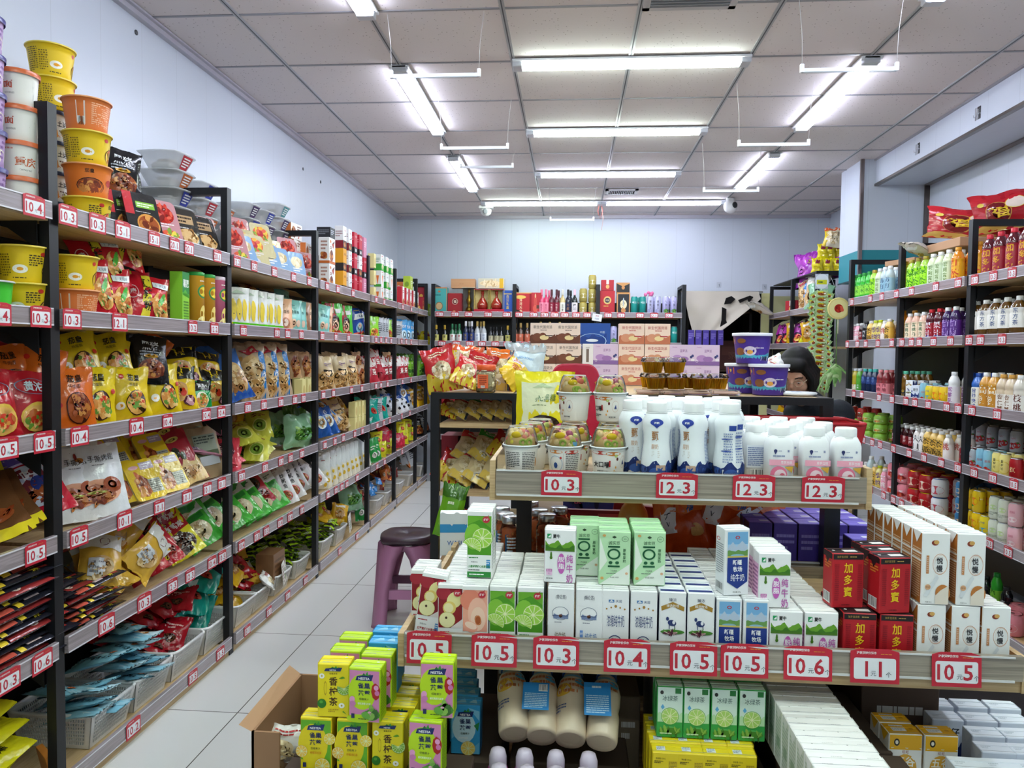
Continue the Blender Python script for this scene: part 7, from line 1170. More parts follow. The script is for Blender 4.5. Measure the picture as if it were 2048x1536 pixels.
# --- third bay
LS(2, 5, [('t_pinkmeal', 474, .06, 0, 14, 20), ('t_yelmeal', 492, .12, .02, 12, 16), ('t_pinkmeal', 480, .16, .08, 10, 12), ('t_bluemeal', 495, .04, 0, 14, 24), ('t_yelmeal', 517, .045, 0, 14, 22), ('t_yelmeal', 526, .11, .08, 14, 18), ('t_bluemeal', 545, .045, 0, 14, 22), ('t_yelmeal', 545, .16, .03, 14, 12), ('t_bluemeal', 566, .045, 0, 16, 22), ('t_pinkmeal', 580, .1, .06, 16, 20), ('t_bluemeal', 594, .05, 0, 12, 14), ('t_pinkmeal', 612, .05, 0, 14, 14)]
   +stack(['tub_blu', 'tub_pur', 'tub_red'], 480, .27, 5, .0795)+stack(['tub_pur', 'tub_blu', 'tub_pur'], 512, .27, 5, .0795)+stack(['tub_pur', 'tub_pur', 'tub_pur', 'tub_pur', 'tub_pur', 'tub_teal'], 543, .27, 6, .0795)+stack('x_orange2', 576, .27, 4, .102, 0, (6, -4))+[('x_orange2', 602, .25, .0, 3), ('x_orange2', 602, .25, .102, 0), ('x_orange2', 600, .25, .204, 6)])
LS(2, 4, [('b_corn', px, .055, 0, 20+4*(i % 3), 4) for i, px in enumerate((476, 494, 512, 530, 546))]+[('b_corn', px, .13, .0, 20, 6) for px in (482, 505, 525)]+[('b_peach', 570, .05, 0, 20, 10), ('b_aqua', 588, .05, 0, 16, 12, 5), ('b_aqua', 598, .05, 0, 16, 12, 5), ('b_peach', 606, .05, 0, 16, 12, 5), ('b_peach', 617, .05, 0, 14, 14, 8), ('b_sgreen', 470, .2, .15, 10, 60), ('b_aqua', 570, .2, .1, 10, 30, 20), ('b_ham', 520, .2, .18, 10, 70)])
LS(2, 3, [('b_blueclear', 478, .08, 0, 20, 18, -14), ('b_clear', 512, .06, 0, 18, 8, -4), ('b_clear', 538, .07, 0, 18, 8, -4), ('b_clear', 562, .07, .0, 18, 10, -4), ('b_clear', 505, .17, .02, 10, 8), ('b_clear', 545, .2, .02, 10, 8), ('b_ham', 590, .16, .1, 10, 10), ('b_ham', 612, .16, .1, 10, 10)]+[('x_cream', px, .05, 0, 0) for px in (600, 611, 620)]+[('x_cream', px, .14, .0, 0) for px in (596, 606, 616)])
LS(2, 2, [])
PILE(2, 2, ['b_pink', 'b_pink', 'b_bean'], 3.36, 3.62, .06, .2, 11, .0, .09, (50, 72), 11, 1, (10, 60)); PILE(2, 2, 'b_bean', 3.34, 3.5, .05, .1, 4, 0, .04, (40, 60), 12); PILE(2, 2, 'b_ygreen', 3.66, 4.1, .07, .22, 11, 0, .12, (40, 75), 13); PILE(2, 2, ['b_gold', 'b_pink'], 3.4, 4.2, .24, .3, 6, .05, .16, (40, 75), 14)
LS(2, 2, [('b_plastic', 600, .08, 0, 10, 10), ('b_dkgreen', 614, .08, 0, 10, 10)])
LS(2, 1, [('b_greenw', 478, .05, 0, 24, 42, -30), ('b_greenw', 500, .055, .01, 22, 40, -26), ('b_greenw', 520, .055, .0, 22, 38, -26), ('b_greenw', 540, .06, .0, 22, 36, -24), ('b_redmeat', 530, .1, .04, 20, 32, -26), ('b_greenw', 556, .06, 0, 22, 32, -22), ('b_wsquid', 580, .055, .01, 26, 26, -14), ('b_wsquid', 595, .07, .02, 26, 26, -16), ('b_wsquid', 605, .09, .03, 26, 26, -18), ('b_wsquid', 614, .1, .05, 26, 26, -20), ('b_greenw', 490, .18, .07, 20, 30, -20), ('b_greenw', 530, .2, .08, 20, 30, -20), ('b_wsquid', 570, .2, .1, 26, 26, -10)])
for q, (px, n_) in enumerate(((486, 'gold bags beside the teal heap'), (520, 'red and yellow bags'), (562, 'cards and brown box'), (602, 'lime and black sachets, near one'))):
    put(K['bask2'], (-1.72, LX(px, .05)+.02, LV[0]+.002), 'white perforated basket holding '+n_, 'basket', 'white perforated baskets', rot=(0, 0, PI/2), sc=(1, 1, .95))
l = [LX(px, .05)+.02 for px in (486, 520, 562, 602)]
PILE(2, 0, 'b_gold', l[0]-.07, l[0]+.07, .1, .28, 9, .06, .2, (30, 80), 15, .8); PILE(2, 0, ['b_redmeat', 'b_tan', 'b_dred'], l[1]-.08, l[1]+.1, .08, .28, 9, .07, .24, (40, 80), 16); PILE(2, 0, ['b_limeblk'], l[2]-.06, l[3]+.1, .08, .3, 44, .08, .26, (20, 85), 17, 1.25)
cbox('x_brownopen', .16, .1, .14, '8a6444', [('m', .1, .2, .9, .8, '6a4a30', 3)], name='cardboard_tray'); cbox('x_card', .15, .003, .12, 'eceae4', [('e', .55, .4, .1, .3, '6a9a58'), ('m', .06, .1, .35, .9, '8a5a50', 6), ('r', .7, .3, .76, .6, 'c04040'), ('m', .8, .4, .95, .8, '707070', 4)], name='display_card')
put(K['x_brownopen'], (-1.64, l[2]-.05, LV[0]+.1), 'plain brown cardboard tray among the baskets, third left-rack bay', 'box', rot=(0, 0, PI/2)); put(K['x_card'], (-1.575, l[2]-.0, LV[0]+.055), 'white card with green plant picture on the bottom shelf', 'display card', rot=(-.1, 0, PI/2+.25))
put(K['b_wipes'], (-1.56, l[1]+.06, LV[0]+.09), 'white crinkled pack hanging over the basket edge', 'snack bag', rot=(-.6, .1, PI/2+.4))
# --- fourth bay
LS(3, 5, stack('x_orange', 654, .05, 2, .167)+[('x_red', 652, .06, .335, 0, 0, 90)]*0+[('x_blk', 652, .07, .335, 0)]+[(k, px, .045, .152*j, 0) for px, ks in ((681, ('x_yel', 'x_yel', 'x_white')), (692, ('x_white', 'x_white', 'x_white')), (703, ('x_red', 'x_red', 'x_red')), (713, ('x_red', 'x_white', 'x_red')), (722, ('x_pink', 'x_red', 'x_pink')), (729, ('x_pink', 'x_pink'))) for j, k in enumerate(ks)]+[('x_blk', 700, .2, .35), ('x_blk', 700, .2, .28), ('x_orange', 690, .2, 0), ('x_orange', 690, .2, .167-.05), ('x_white', 715, .2, .3), ('x_white', 715, .2, .15), ('x_white', 715, .2, 0)][:1]*0)
LS(3, 4, [('b_aqua', 643, .06, 0, 16, 10, 10), ('b_peach', 651, .05, 0, 14, 10, 8), ('b_redgrn', 669, .055, 0, 18, 4), ('b_redgrn', 690, .055, 0, 18, 4), ('b_bluechip', 716, .055, 0, 18, 4), ('b_redgrn', 675, .15, 0, 10, 4)])
LS(3, 3, [('b_bun', 652, .06, 0, 16, 6), ('b_bun', 681, .055, 0, 16, 6), ('b_bun', 698, .07, .0, 14, 10, 8), ('b_ham', 711, .06, 0, 10, 10), ('b_ham', 724, .06, 0, 10, 10), ('b_ham', 716, .12, .1, 10, 10), ('b_bun', 665, .17, .02, 10, 10)])
LS(3, 2, [('b_bluewhite', 648, .06, 0, 14, 20, -10), ('b_bluewhite', 662, .08, .0, 14, 20, -10), ('b_clear', 674, .08, 0, 10, 50, -30), ('b_bun', 688, .07, 0, 14, 30, -10), ('b_ham', 700, .06, 0, 10, 20)]+[('x_cream', px, .045, .112*j, 0) for px in (706, 713, 720, 727) for j in range(2)]+[('b_ham', 660, .17, .08, 0, 30), ('b_gold', 685, .18, .1, 0, 30)])
LS(3, 1, [('b_popcorn', px, .06, 0, 24, 8) for px in (650, 662, 673, 682, 691, 700, 708, 716, 724, 730)]+[('b_wsquid', 642, .06, .02, 20, 26, -24)]+[('b_popcorn', px, .13, 0, 20, 8) for px in (668, 690, 710)])
PILE(3, 0, 'b_limeblk', 4.55, 4.95, .06, .3, 30, .1, .26, (20, 85), 21, 1.25); PILE(3, 0, ['b_gold', 'b_ymound'], 4.9, 5.2, .08, .25, 6, .1, .2, (30, 80), 22, .8)
for q, px in enumerate((650, 680)): put(K['bask2'], (-1.72, LX(px, .05)+.03, LV[0]+.002), 'white perforated basket of lime and black sachets, fourth left-rack bay, '+('nearer', 'farther')[q], 'basket', 'white perforated baskets', rot=(0, 0, PI/2))
LS(3, 0, [('b_plastic', 706, .12, .1, 10, 20), ('b_gbag', 722, .08, .02, 10, 10)]); put(K['x_card'], (-1.57, LX(702, .03), LV[0]+.05), 'white card with brown picture at the far baskets', 'display card', rot=(-.1, 0, PI/2+.2))
# --- fifth to corner bays
LS(4, 5, [(k, px, .045, .132*j, 0) for px, ks in ((743, ('x_cream', 'x_cream', 'x_cream')), (757, ('x_carrot', 'x_carrot', 'x_green')), (767, ('x_green', 'x_green', 'x_green')), (776, ('x_green', 'x_carrot', 'x_green')), (784, ('x_carrot', 'x_carrot'))) for j, k in enumerate(ks)])
LS(4, 4, [('b_sgreen', 747, .05, 0, 20, 4), ('b_grey', 757, .05, 0, 20, 4), ('b_grey', 763, .05, 0, 20, 4), ('b_grey', 769, .05, 0, 20, 6), ('b_sgreen', 777, .05, 0, 20, 12), ('b_grey', 783, .05, 0, 20, 4)])
LS(4, 3, [('b_redbag', 748, .07, 0, 16, 20), ('b_redbag', 758, .08, .08, 16, 30), ('b_redbag', 770, .06, 0, 16, 10), ('b_redbag', 778, .06, .0, 16, 10), ('b_ham', 776, .1, .1, 16, 10)])
LS(4, 2, [('b_teal', 748, .06, 0, 16, 10), ('b_grey', 758, .06, 0, 16, 10), ('b_teal', 766, .06, 0, 16, 10), ('b_cow', 776, .08, .05, 16, 20), ('b_cow', 770, .12, .12, 16, 30), ('b_cow', 783, .07, 0, 16, 20)])
LS(4, 1, [('b_gbag', 748, .06, 0, 16, 10), ('b_ymound', 756, .06, .1, 16, 10), ('b_ymound', 764, .06, 0, 16, 10), ('b_rmound', 770, .08, .12, 16, 10), ('b_ymound', 776, .06, 0, 16, 10), ('b_rmound', 784, .06, 0, 16, 10), ('b_gbag', 754, .06, 0, 16, 10)])
PILE(4, 0, ['b_candyr', 'b_candyr', 'b_candy'], 5.72, 6.4, .08, .28, 30, .12, .2, (10, 90), 31, 1.3); 
for q, px in enumerate((757, 777)): put(K['bask2'], (-1.72, LX(px, .05)+.03, LV[0]+.002), 'white perforated basket of wrapped sweets, fifth left-rack bay, '+('nearer', 'farther')[q], 'basket', 'white perforated baskets', rot=(0, 0, PI/2))
LS(5, 5, [(k, px, .045, .202*j, 0) for px, ks in ((798, ('x_redw',)), (806, ('x_redw',)), (813, ('x_redw',)), (820, ('x_redw',)), (827, ('x_redw',))) for j, k in enumerate(ks)]+[('x_orange2', 797, .2, 0), ('x_orange2', 797, .2, .1), ('x_orange2', 797, .2, .2), ('x_lime', 815, .06, .204)])
LS(5, 4, [('b_grey', 797, .05, 0, 16, 6), ('b_sblue', 806, .05, 0, 16, 6), ('b_sblue', 814, .05, 0, 16, 6), ('b_sblue', 824, .05, 0, 16, 6)])
LS(5, 3, [('b_redbag', 800, .05, 0, 16, 6), ('b_redbag', 808, .05, 0, 16, 6), ('b_dkgreen', 816, .05, 0, 16, 6), ('b_dkgreen', 822, .05, 0, 16, 6), ('b_dkgreen', 828, .05, 0, 16, 6)])
LS(5, 2, [('b_cow', 799, .05, 0, 16, 16), ('b_cow', 808, .05, 0, 16, 16), ('b_cow', 817, .05, 0, 16, 16), ('b_bluewhite', 806, .1, .08, 16, 16), ('b_gold', 827, .06, 0, 16, 16), ('b_bluewhite', 822, .12, .08, 16, 16)])
LS(5, 1, [('b_rmound', 797, .06, 0, 16, 16), ('b_ymound', 805, .06, .1, 16, 16), ('b_ymound', 811, .06, 0, 16, 16), ('b_ymound', 818, .08, .1, 16, 16), ('b_ymound', 825, .06, 0, 16, 16), ('b_rmound', 802, .06, .0, 16, 16)])
LS(6, 5, [('x_lime', 845, .06, 0), ('x_dred', 843, .07, .132), ('x_lime', 852, .06, 0), ('x_dred', 838, .07, 0)])
LS(6, 4, [('b_yelbread', 845, .06, 0, 10), ('b_yelbread', 852, .06, 0, 10), ('b_yelbread', 849, .06, 0, 10)]); LS(6, 3, [('b_dkgreen', 841, .05, 0, 16), ('b_sgreen', 847, .05, 0, 16), ('b_redbag', 853, .05, 0, 16)])
LS(6, 2, [('b_gold', 841, .05, 0, 16, 20), ('b_gold', 847, .05, .05, 16, 20), ('b_gold', 853, .05, 0, 16, 20)]); LS(6, 1, [('b_blk', 840, .05, 0, 16, 20), ('b_grey', 846, .05, 0, 16, 20), ('b_blk', 852, .05, 0, 16, 20)])
PILE(5, 0, ['b_candyo', 'b_candyr'], 6.6, 7.3, .08, .28, 22, .12, .22, (10, 90), 33, 1.4); PILE(6, 0, ['b_candyo', 'b_grey'], 7.45, 7.8, .08, .28, 10, .1, .24, (10, 90), 34, 1.2)
for q, px in enumerate((801, 823, 847)): put(K['bask2'], (-1.72, LX(px, .05)+.03, LV[0]+.002), 'white perforated basket near the far corner, '+('first', 'second', 'last')[q]+' of three', 'basket', 'white perforated baskets', rot=(0, 0, PI/2))
# --- price tags along the strips
TG = {5: [(75, '10_4'), (142, '10_3'), (200, '10_3'), (250, '15_1'), (312, '15_1'), (352, '20_1'), (381, '20_1'), (437, '20_1'), (476, '12_2'), (510, '12_2'), (550, '12_2'), (588, '12_2'), (619, '12_2'), (655, '12_2'), (676, '12_2'), (706, '12_2'), (752, '12_2'), (768, '12_2'), (805, '12_2'), (822, '12_2')],
      4: [(2, '10_4'), (85, '10_3'), (147, '10_3'), (242, '12_1'), (387, '10_2'), (430, '12_2'), (488, '10_5'), (555, '10_5'), (576, '10_3'), (603, '10_3'), (645, '10_3'), (672, '10_3'), (697, '10_3'), (724, '10_3'), (752, '10_3'), (762, '10_3'), (772, '10_3'), (782, '10_3'), (803, '10_3'), (812, '10_3'), (822, '10_3')],
      3: [(12, '10_5'), (88, '10_5'), (159, '10_4'), (273, '10_4'), (335, '10_4'), (413, '10_4'), (443, '10_4'), (496, '15_1'), (528, '10_1'), (562, '10_1'), (590, '10_1'), (607, '10_2'), (647, '12_1'), (667, '10_1'), (703, '10_1'), (724, '10_1'), (752, '10_1'), (762, '10_1'), (775, '10_1'), (805, '10_1'), (822, '10_1')],
      2: [(67, '10_5'), (155, '10_5'), (247, '10_1'), (317, '10_1'), (373, '10_1'), (414, '10_1'), (443, '10_1'), (483, '12_3'), (530, '10_3'), (562, '10_2'), (581, '10_2'), (604, '10_2'), (650, '12_1'), (670, '10_2'), (687, '10_2'), (710, '10_2'), (725, '10_2'), (755, '10_2'), (768, '10_2'), (780, '10_2'), (804, '10_2'), (820, '10_2')],
      1: [(8, '10_3'), (77, '10_6'), (208, '10_6'), (285, '10_3'), (342, '12_3'), (378, '12_3'), (422, '10_4'), (443, '10_5'), (482, '10_4'), (513, '10_5'), (532, '10_5'), (560, '10_4'), (580, '10_4'), (604, '10_4'), (656, '10_4'), (672, '10_4'), (684, '10_4'), (694, '10_4'), (715, '10_4'), (755, '10_4'), (770, '10_4'), (805, '10_4')],
      0: [(260, '10_2'), (382, '10_5'), (438, '10_5'), (493, '12_1'), (537, '10_1'), (575, '10_1'), (611, '10_3'), (680, '10_3'), (715, '10_3')]}
def near_bay(y): return BN[max(i for i in range(7) if LP[i] <= y)]
for sh, L in TG.items():
    per = {}
    for px, t in L:
        y = at(px, 800, X=-1.525).y; per.setdefault(near_bay(y), []).append((y, t))
    for b, Q in per.items():
        for i, (y, t) in enumerate(Q):
            s_ = 1 if y < 2.6 else .85 if y < 3.3 else .8
            put(K['tag'+t], (-1.5255, y, LV[sh]+.010), 'red price tag, %s, %s shelf strip, %s left-rack bay' % (ordi(i, len(Q)) or 'the only one', SHN[sh], b), 'price tag', 'price tags on left rack', rot=(0, 0, PI/2+math.radians(RS.uniform(-1, 1))), sc=(s_, 1, s_))
# ================================================================ goods on the back rack
def BX(px, p): return at(px, 620, Y=7.93+p).x
def nm(k):
    return {'x_teal': 'teal gift box with copper edges', 'x_redg': 'dark red gift box with round emblem', 'x_goldliq': 'windowed liquor box, gold bottle', 'x_carafe': 'liquor box with red carafe', 'x_blueliq': 'blue liquor box', 'x_wood': 'wood-look box', 'x_silk': 'silver wrapped box with gold band', 'x_redliq': 'wide red liquor box', 'x_redliq2': 'narrow red liquor box',
            'w_pink': 'pink-labelled wine bottle', 'w_red': 'dark red wine bottle', 'w_white': 'clear wine bottle with white label', 'w_black': 'black wine bottle', 'w_gp': 'pale-labelled pink-capped bottle', 'tin_coffee': 'gold tin', 'x_redg2': 'red gift box with blue seal', 'x_redtop': 'small red box', 'x_blkg': 'black and copper gift box', 'x_blktop': 'small black copper box',
            'teal_can': 'tall teal can', 'lilac_can': 'tall lilac can', 'lilac2': 'tall lilac fruit can', 's_gold': 'dark bottle with gold cap', 's_green': 'small green bottle', 's_blue': 'navy bottle with white cap', 's_clear': 'clear bottle with gold cap', 's_dark': 'small dark bottle', 's_brown': 'brown bottle'}[k]
def catb(k): return 'gift box' if k[0] == 'x' else 'can' if 'can' in k or k == 'lilac2' else 'tin' if k == 'tin_coffee' else 'wine bottle'
BSC = {'x_teal': 1.22, 'x_redg': 1.05, 'x_goldliq': 1.22, 'x_carafe': 1.15, 'x_blueliq': 1.2, 'x_redliq': 1.15, 'x_redliq2': 1.15, 'tin_coffee': 1.08, 'x_redg2': 1.1, 'x_redtop': 1.1, 'x_blkg': 1.05, 'x_blktop': 1.05}
def BSH(bay_, sh, items):
    out = []
    for it in items:
        k, px, p = it[:3]; dz = it[3] if len(it) > 3 else 0
        out.append((k, nm(k), catb(k), (BX(px, p), 7.93+p, LV[sh]+.002+dz), (0, 0, math.radians(it[4] if len(it) > 4 else 0)), px, ('on top' if dz > .05 else '')+('rear' if p > .14 else '')))
    n0 = len(C.objects); shelfset(out, SHN[sh]+' shelf, '+('left', 'middle', 'right')[bay_]+' back-rack bay')
    for o in list(C.objects)[n0:]:
        if not o.parent:
            k = next(k for k in K if K[k][0][1] == o.data); f = BSC.get(k, 1.38 if k[:2] == 'w_' else 1.45 if k[:2] == 's_' else 1.2 if k[0] != 'x' else 1); o.scale = (min(f, 1.2),)*2+(f,)
BSH(0, 5, [('x_teal', 880, .08), ('x_redg', 911, .08), ('x_goldliq', 938, .08), ('x_carafe', 965, .08), ('x_carafe', 993, .08), ('x_blueliq', 1016, .08), ('x_wood', 927, .2, .295), ('x_silk', 983, .2, .295)])
BSH(1, 5, [('x_redliq', 1045, .08), ('x_redliq2', 1071, .08), ('w_pink', 1083, .05), ('w_pink', 1092, .05), ('w_red', 1103, .05), ('w_red', 1113, .05), ('w_white', 1125, .05), ('w_black', 1136, .05), ('w_gp', 1149, .05), ('w_red', 1117, .16), ('w_pink', 1098, .16), ('w_black', 1141, .16)]+[('tin_coffee', 1166, .06, .144*j) for j in range(2)]+[('tin_coffee', 1184, .08, .144*j) for j in range(3)])
BSH(2, 5, [('x_redg2', 1214, .08), ('x_redtop', 1214, .08, .267), ('x_blkg', 1246, .08), ('x_blktop', 1245, .08, .245), ('teal_can', 1268, .05), ('teal_can', 1285, .05), ('teal_can', 1275, .13), ('lilac_can', 1300, .05), ('lilac_can', 1315, .05), ('lilac2', 1331, .05), ('lilac2', 1347, .05), ('lilac_can', 1308, .13), ('lilac2', 1338, .13)])
BSH(0, 4, [('s_gold', 873, .05), ('s_gold', 890, .05), ('s_green', 905, .05), ('s_green', 919, .05), ('s_blue', 932, .05), ('s_blue', 944, .05), ('s_clear', 955, .05), ('s_clear', 968, .05), ('s_dark', 982, .05), ('s_dark', 988, .12), ('s_dark', 994, .05), ('s_dark', 1003, .05), ('s_gold', 1016, .05), ('s_green', 912, .13), ('s_clear', 962, .13), ('s_blue', 939, .13)])
BSH(1, 4, [('s_brown', 1031, .05), ('s_brown', 1042, .05), ('s_brown', 1055, .05), ('s_brown', 1068, .05)]+[('s_clear', px, .06) for px in (1082, 1100, 1120)])
BSH(2, 4, [('lilac2', px, .05) for px in (1212, 1228, 1243, 1258, 1275, 1290, 1305, 1320, 1335)]+[('teal_can', 1349, .05)])
BSH(0, 3, [('tin_coffee', 876, .06), ('tin_coffee', 890, .06), ('tin_coffee', 905, .06), ('x_redg', 935, .1), ('x_silk', 975, .12)]); BSH(1, 3, [('x_wood', 1055, .12), ('x_redg', 1090, .1), ('x_redliq', 1125, .1)])
BSH(0, 2, [('x_redg', 900, .1), ('x_redliq', 950, .1)])
BT = [(5, (879, 910, 937, 976, 1013, 1038, 1067, 1089, 1109, 1129, 1152, 1174, 1216, 1242, 1280, 1308, 1338)), (4, (884, 913, 940, 964, 991, 1015, 1050, 1080))]
for sh, L in BT:
    for i, px in enumerate(L):
        put(K['tag'+('12_1' if px > 1270 else '10_2' if sh == 4 else '99_1' if px in (937, 1013) else '68_1' if px < 1100 else '20_1')], (at(px, 640, Y=7.915).x, 7.9155, LV[sh]+.010), 'red price tag, %s, %s shelf strip of the back rack' % (ordi(i, len(L)), SHN[sh]), 'price tag', 'price tags on back rack', sc=(.95, 1, .9))
m = M(); art(m, [('r', 0, 0, 1, 1, 'f0f0f4'), ('t', '高档', .5, .72, .26, 'c04858', .9), ('t', '礼品区', .5, .32, .26, '3a4a78', .8)], .1, .075, flat(0)); K['note'] = kind('paper_note', m.box(-.05, .05, .0001, .0008, 0, .075, 'f0f0f4'))
put(K['note'], (at(1193, 640, Y=7.9).x, 7.90, 1.735), 'white handwritten note taped under the gold tins', 'note', rot=(.1, .14, 0))
fl = M(); rs = random.Random(4)
for i in range(14): fl.sphere((rs.uniform(-.05, .05), rs.uniform(-.02, .02), rs.uniform(0, .035)), .016, 'e87aa8', 'matte', 7, 5)
m = M().tube([(0, 0, -.2), (.005, 0, -.08), (0, 0, .0)], .002, '6a8a50', 'matte', 5); put(kind('pink_flower', m, ('blossom', fl)), (at(1297, 580, Y=8.02).x, 8.03, LV[5]+.22), 'pink cloth blossom above the teal and lilac cans', 'flower')
# ---- cloth curtain over the storeroom door, lower corner pulled up to the right
cxa = [at(1366, 583, Y=8.22), at(1519, 590, Y=8.22), at(1519, 606, Y=8.2), at(1437, 668, Y=8.12), at(1380, 669, Y=8.16)]
def lerp(a, b, t): return a+(b-a)*t
nu, nv = 26, 20; TLc, TRc = at(1366, 583, Y=8.25), at(1517, 584, Y=8.25)
BLc, BRc = at(1386, 674, Y=8.20), at(1440, 662, Y=8.08)
vs = []
for j in range(nv+1):
    v = j/nv
    L = lerp(TLc, BLc, v); Rr = at(*[(1517, 584), (1521, 598), (1500, 616), (1480, 632), (1458, 650), (1440, 664)][min(5, int(v*5))], Y=8.25-.17*v)
    R2 = at(*[(1517, 584), (1521, 598), (1500, 616), (1480, 632), (1458, 650), (1440, 664)][min(5, int(v*5)+1)], Y=8.25-.17*v); Rr = lerp(Rr, R2, v*5-int(v*5)) if v < 1 else Rr
    for i in range(nu+1):
        u = i/nu; p = lerp(L, Rr, u); fold = .018*math.sin(u*15+v*4)*v+.012*math.sin((u-v)*9); vs.append((p.x, p.y-.02+fold, p.z-.015*math.sin(PI*u)*v))
m = M().add(vs, [(j*(nu+1)+i, (j+1)*(nu+1)+i, (j+1)*(nu+1)+i+1, j*(nu+1)+i+1) for j in range(nv) for i in range(nu)], 'c6bdaf', 'cloth', True)
pr = M().tube([(TLc.x-.02, 8.27, 2.075), (TRc.x+.05, 8.27, 2.075)], .008, 'b8b0a0', 'plastic')
st = M()
for pts in ([(1452, 596), (1463, 592), (1471, 598), (1462, 607), (1448, 609)], [(1476, 600), (1500, 591), (1507, 594), (1498, 606), (1495, 599), (1480, 606)], [(1444, 614), (1453, 618), (1452, 640), (1456, 650), (1449, 658), (1440, 654), (1443, 640)]):
    w = [at(x, y, Y=8.17-.0008*(y-590)) for x, y in pts]; t = tessellate_polygon([[Vector((p.x, p.z, 0)) for p in w]]); n_ = len(w)
    st.add([tuple(p) for p in w]+[(p.x, p.y+.004, p.z) for p in w], [tuple(q) for q in t]+[tuple(n_+i for i in q) for q in t]+[(i, (i+1) % n_, n_+(i+1) % n_, n_+i) for i in range(n_)], '1c1a1a', 'cloth')
put(kind('door_curtain', m, ('curtain_rod', pr), ('brush_stroke', st)), (0, 0, 0), 'cream cloth curtain with black brush strokes, corner pulled up over dark doorway', 'curtain')
for q, (px, py) in enumerate(((1438, 570), (1529, 574))):
    p = at(px, py, Y=YB); put(kind('wall_hook', M().box(p.x-.025, p.x+.025, YB-.004, YB-.0005, p.z-.03, p.z+.03, 'd8dae2', 'wrap').tube([(p.x, YB-.005, p.z+.01), (p.x, YB-.02, p.z-.015), (p.x, YB-.026, p.z)], .003, 'b8bcc4', 'metal', 6)), (0, 0, 0), 'small stick-on hook above the curtain, '+('left one' if q == 0 else 'one beside the snack rack'), 'hook', 'hooks above the curtain')
# dim shelf with things inside the storeroom
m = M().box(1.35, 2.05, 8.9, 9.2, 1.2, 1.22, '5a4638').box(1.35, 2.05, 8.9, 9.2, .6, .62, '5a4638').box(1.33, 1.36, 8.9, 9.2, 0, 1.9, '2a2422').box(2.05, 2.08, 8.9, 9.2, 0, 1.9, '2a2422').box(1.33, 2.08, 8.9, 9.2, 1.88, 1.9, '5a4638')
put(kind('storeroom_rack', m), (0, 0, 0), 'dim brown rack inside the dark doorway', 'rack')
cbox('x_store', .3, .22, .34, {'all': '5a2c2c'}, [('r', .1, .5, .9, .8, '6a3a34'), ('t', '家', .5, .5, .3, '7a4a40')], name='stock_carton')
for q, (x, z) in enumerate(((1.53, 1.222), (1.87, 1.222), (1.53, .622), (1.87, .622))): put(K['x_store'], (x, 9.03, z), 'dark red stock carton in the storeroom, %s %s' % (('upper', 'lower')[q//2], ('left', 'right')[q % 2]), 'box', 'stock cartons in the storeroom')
# ================================================================ goods on the drinks rack
def RY(px, p): return at(px, 760, X=2.08+p).y
ND = {'p_green': 'green bottle', 'p_lgreen': 'bright green tea bottle', 'p_white': 'pale green tea bottle', 'p_yel': 'yellow tea bottle', 'p_orange': 'orange juice bottle', 'p_red': 'dark red herbal tea bottle', 'p_tea': 'brown tea bottle with white label', 'p_pink': 'pink drink bottle', 'p_black': 'small black bottle', 'p_lemon': 'pale lemon bottle',
      'p_peach': 'peach tea bottle', 'p_ribena': 'red-capped berry juice bottle', 'p_grape': 'purple grape juice bottle', 'p_clear': 'clear bluish bottle', 'q_yg': 'orange soda bottle', 'q_green': 'green soda bottle', 'q_blue': 'dark blue bottle', 'q_pink': 'pink-labelled bottle', 'q_gold': 'golden bottle', 'm_white': 'white yoghurt drink bottle', 'm_blue': 'blue milk drink bottle',
      'm_gold': 'golden milk drink bottle', 'm_alm': 'almond drink bottle', 'm_nut': 'walnut drink bottle', 'c_cola': 'dark red drink bottle', 'c_white': 'small white bottle', 'c_stee': 'amber tea bottle', 'c_peach': 'white peach bottle', 'carjar': 'red-lidded jar', 'bowlg': 'green food bowl', 'potred': 'red pot with yellow lid', 'potpink': 'pink snack pot', 'potblue': 'white pot with blue lid',
      'cannfc': 'silver juice can', 'cannfr': 'red juice can', 'canblue': 'pale blue can', 'canyel': 'pale yellow can', 'canred': 'red can', 'canorg': 'yellow orange-juice can', 'cangrn': 'green and cream can', 'canpink': 'pink can', 'canbluy': 'yellow and blue can', 'canpork': 'blue food can', 'canw': 'brown can', 'wzb': 'white and blue milk carton', 'milkd': 'white milk carton'}
RN = ('nearest', 'middle', 'far')
def catr(k): return 'can' if k.startswith('can') else 'jar' if k == 'carjar' else 'bowl' if k == 'bowlg' else 'snack pot' if k.startswith('pot') else 'carton' if k in ('wzb', 'milkd') else 'bottle'
def RSH(b, sh, items, rows=2, step=.07):
    out = []
    for it in items:
        k, px, p = it[:3]; dz = it[3] if len(it) > 3 else 0; nn = it[4] if len(it) > 4 else 1; y = RY(px, p)
        for j in range(nn):
            for r in range(rows): out.append((k, ND[k], catr(k), (2.08+p+step*r, y-.001*r, LV[sh]+.002+dz+K_H(k)*j), (0, 0, -PI/2+math.radians(28+RS.uniform(-8, 8))), -y, ('' if j == 0 else 'stacked' if j == 1 else 'top')+('' if r == 0 else ' rear')))
    shelfset(out, SHN[sh]+' shelf, '+RN[b]+' drinks-rack bay')
def K_H(k):
    me = K[k][0][1]; return max(max(v.co.z for v in p[1].vertices) for p in K[k])+.0015
RSH(2, 5, [('p_green', px, .05) for px in (1706, 1714, 1723, 1733)]+[('p_lgreen', 1743, .05), ('p_white', 1754, .05), ('p_clear', 1764, .05), ('p_clear', 1774, .05)])
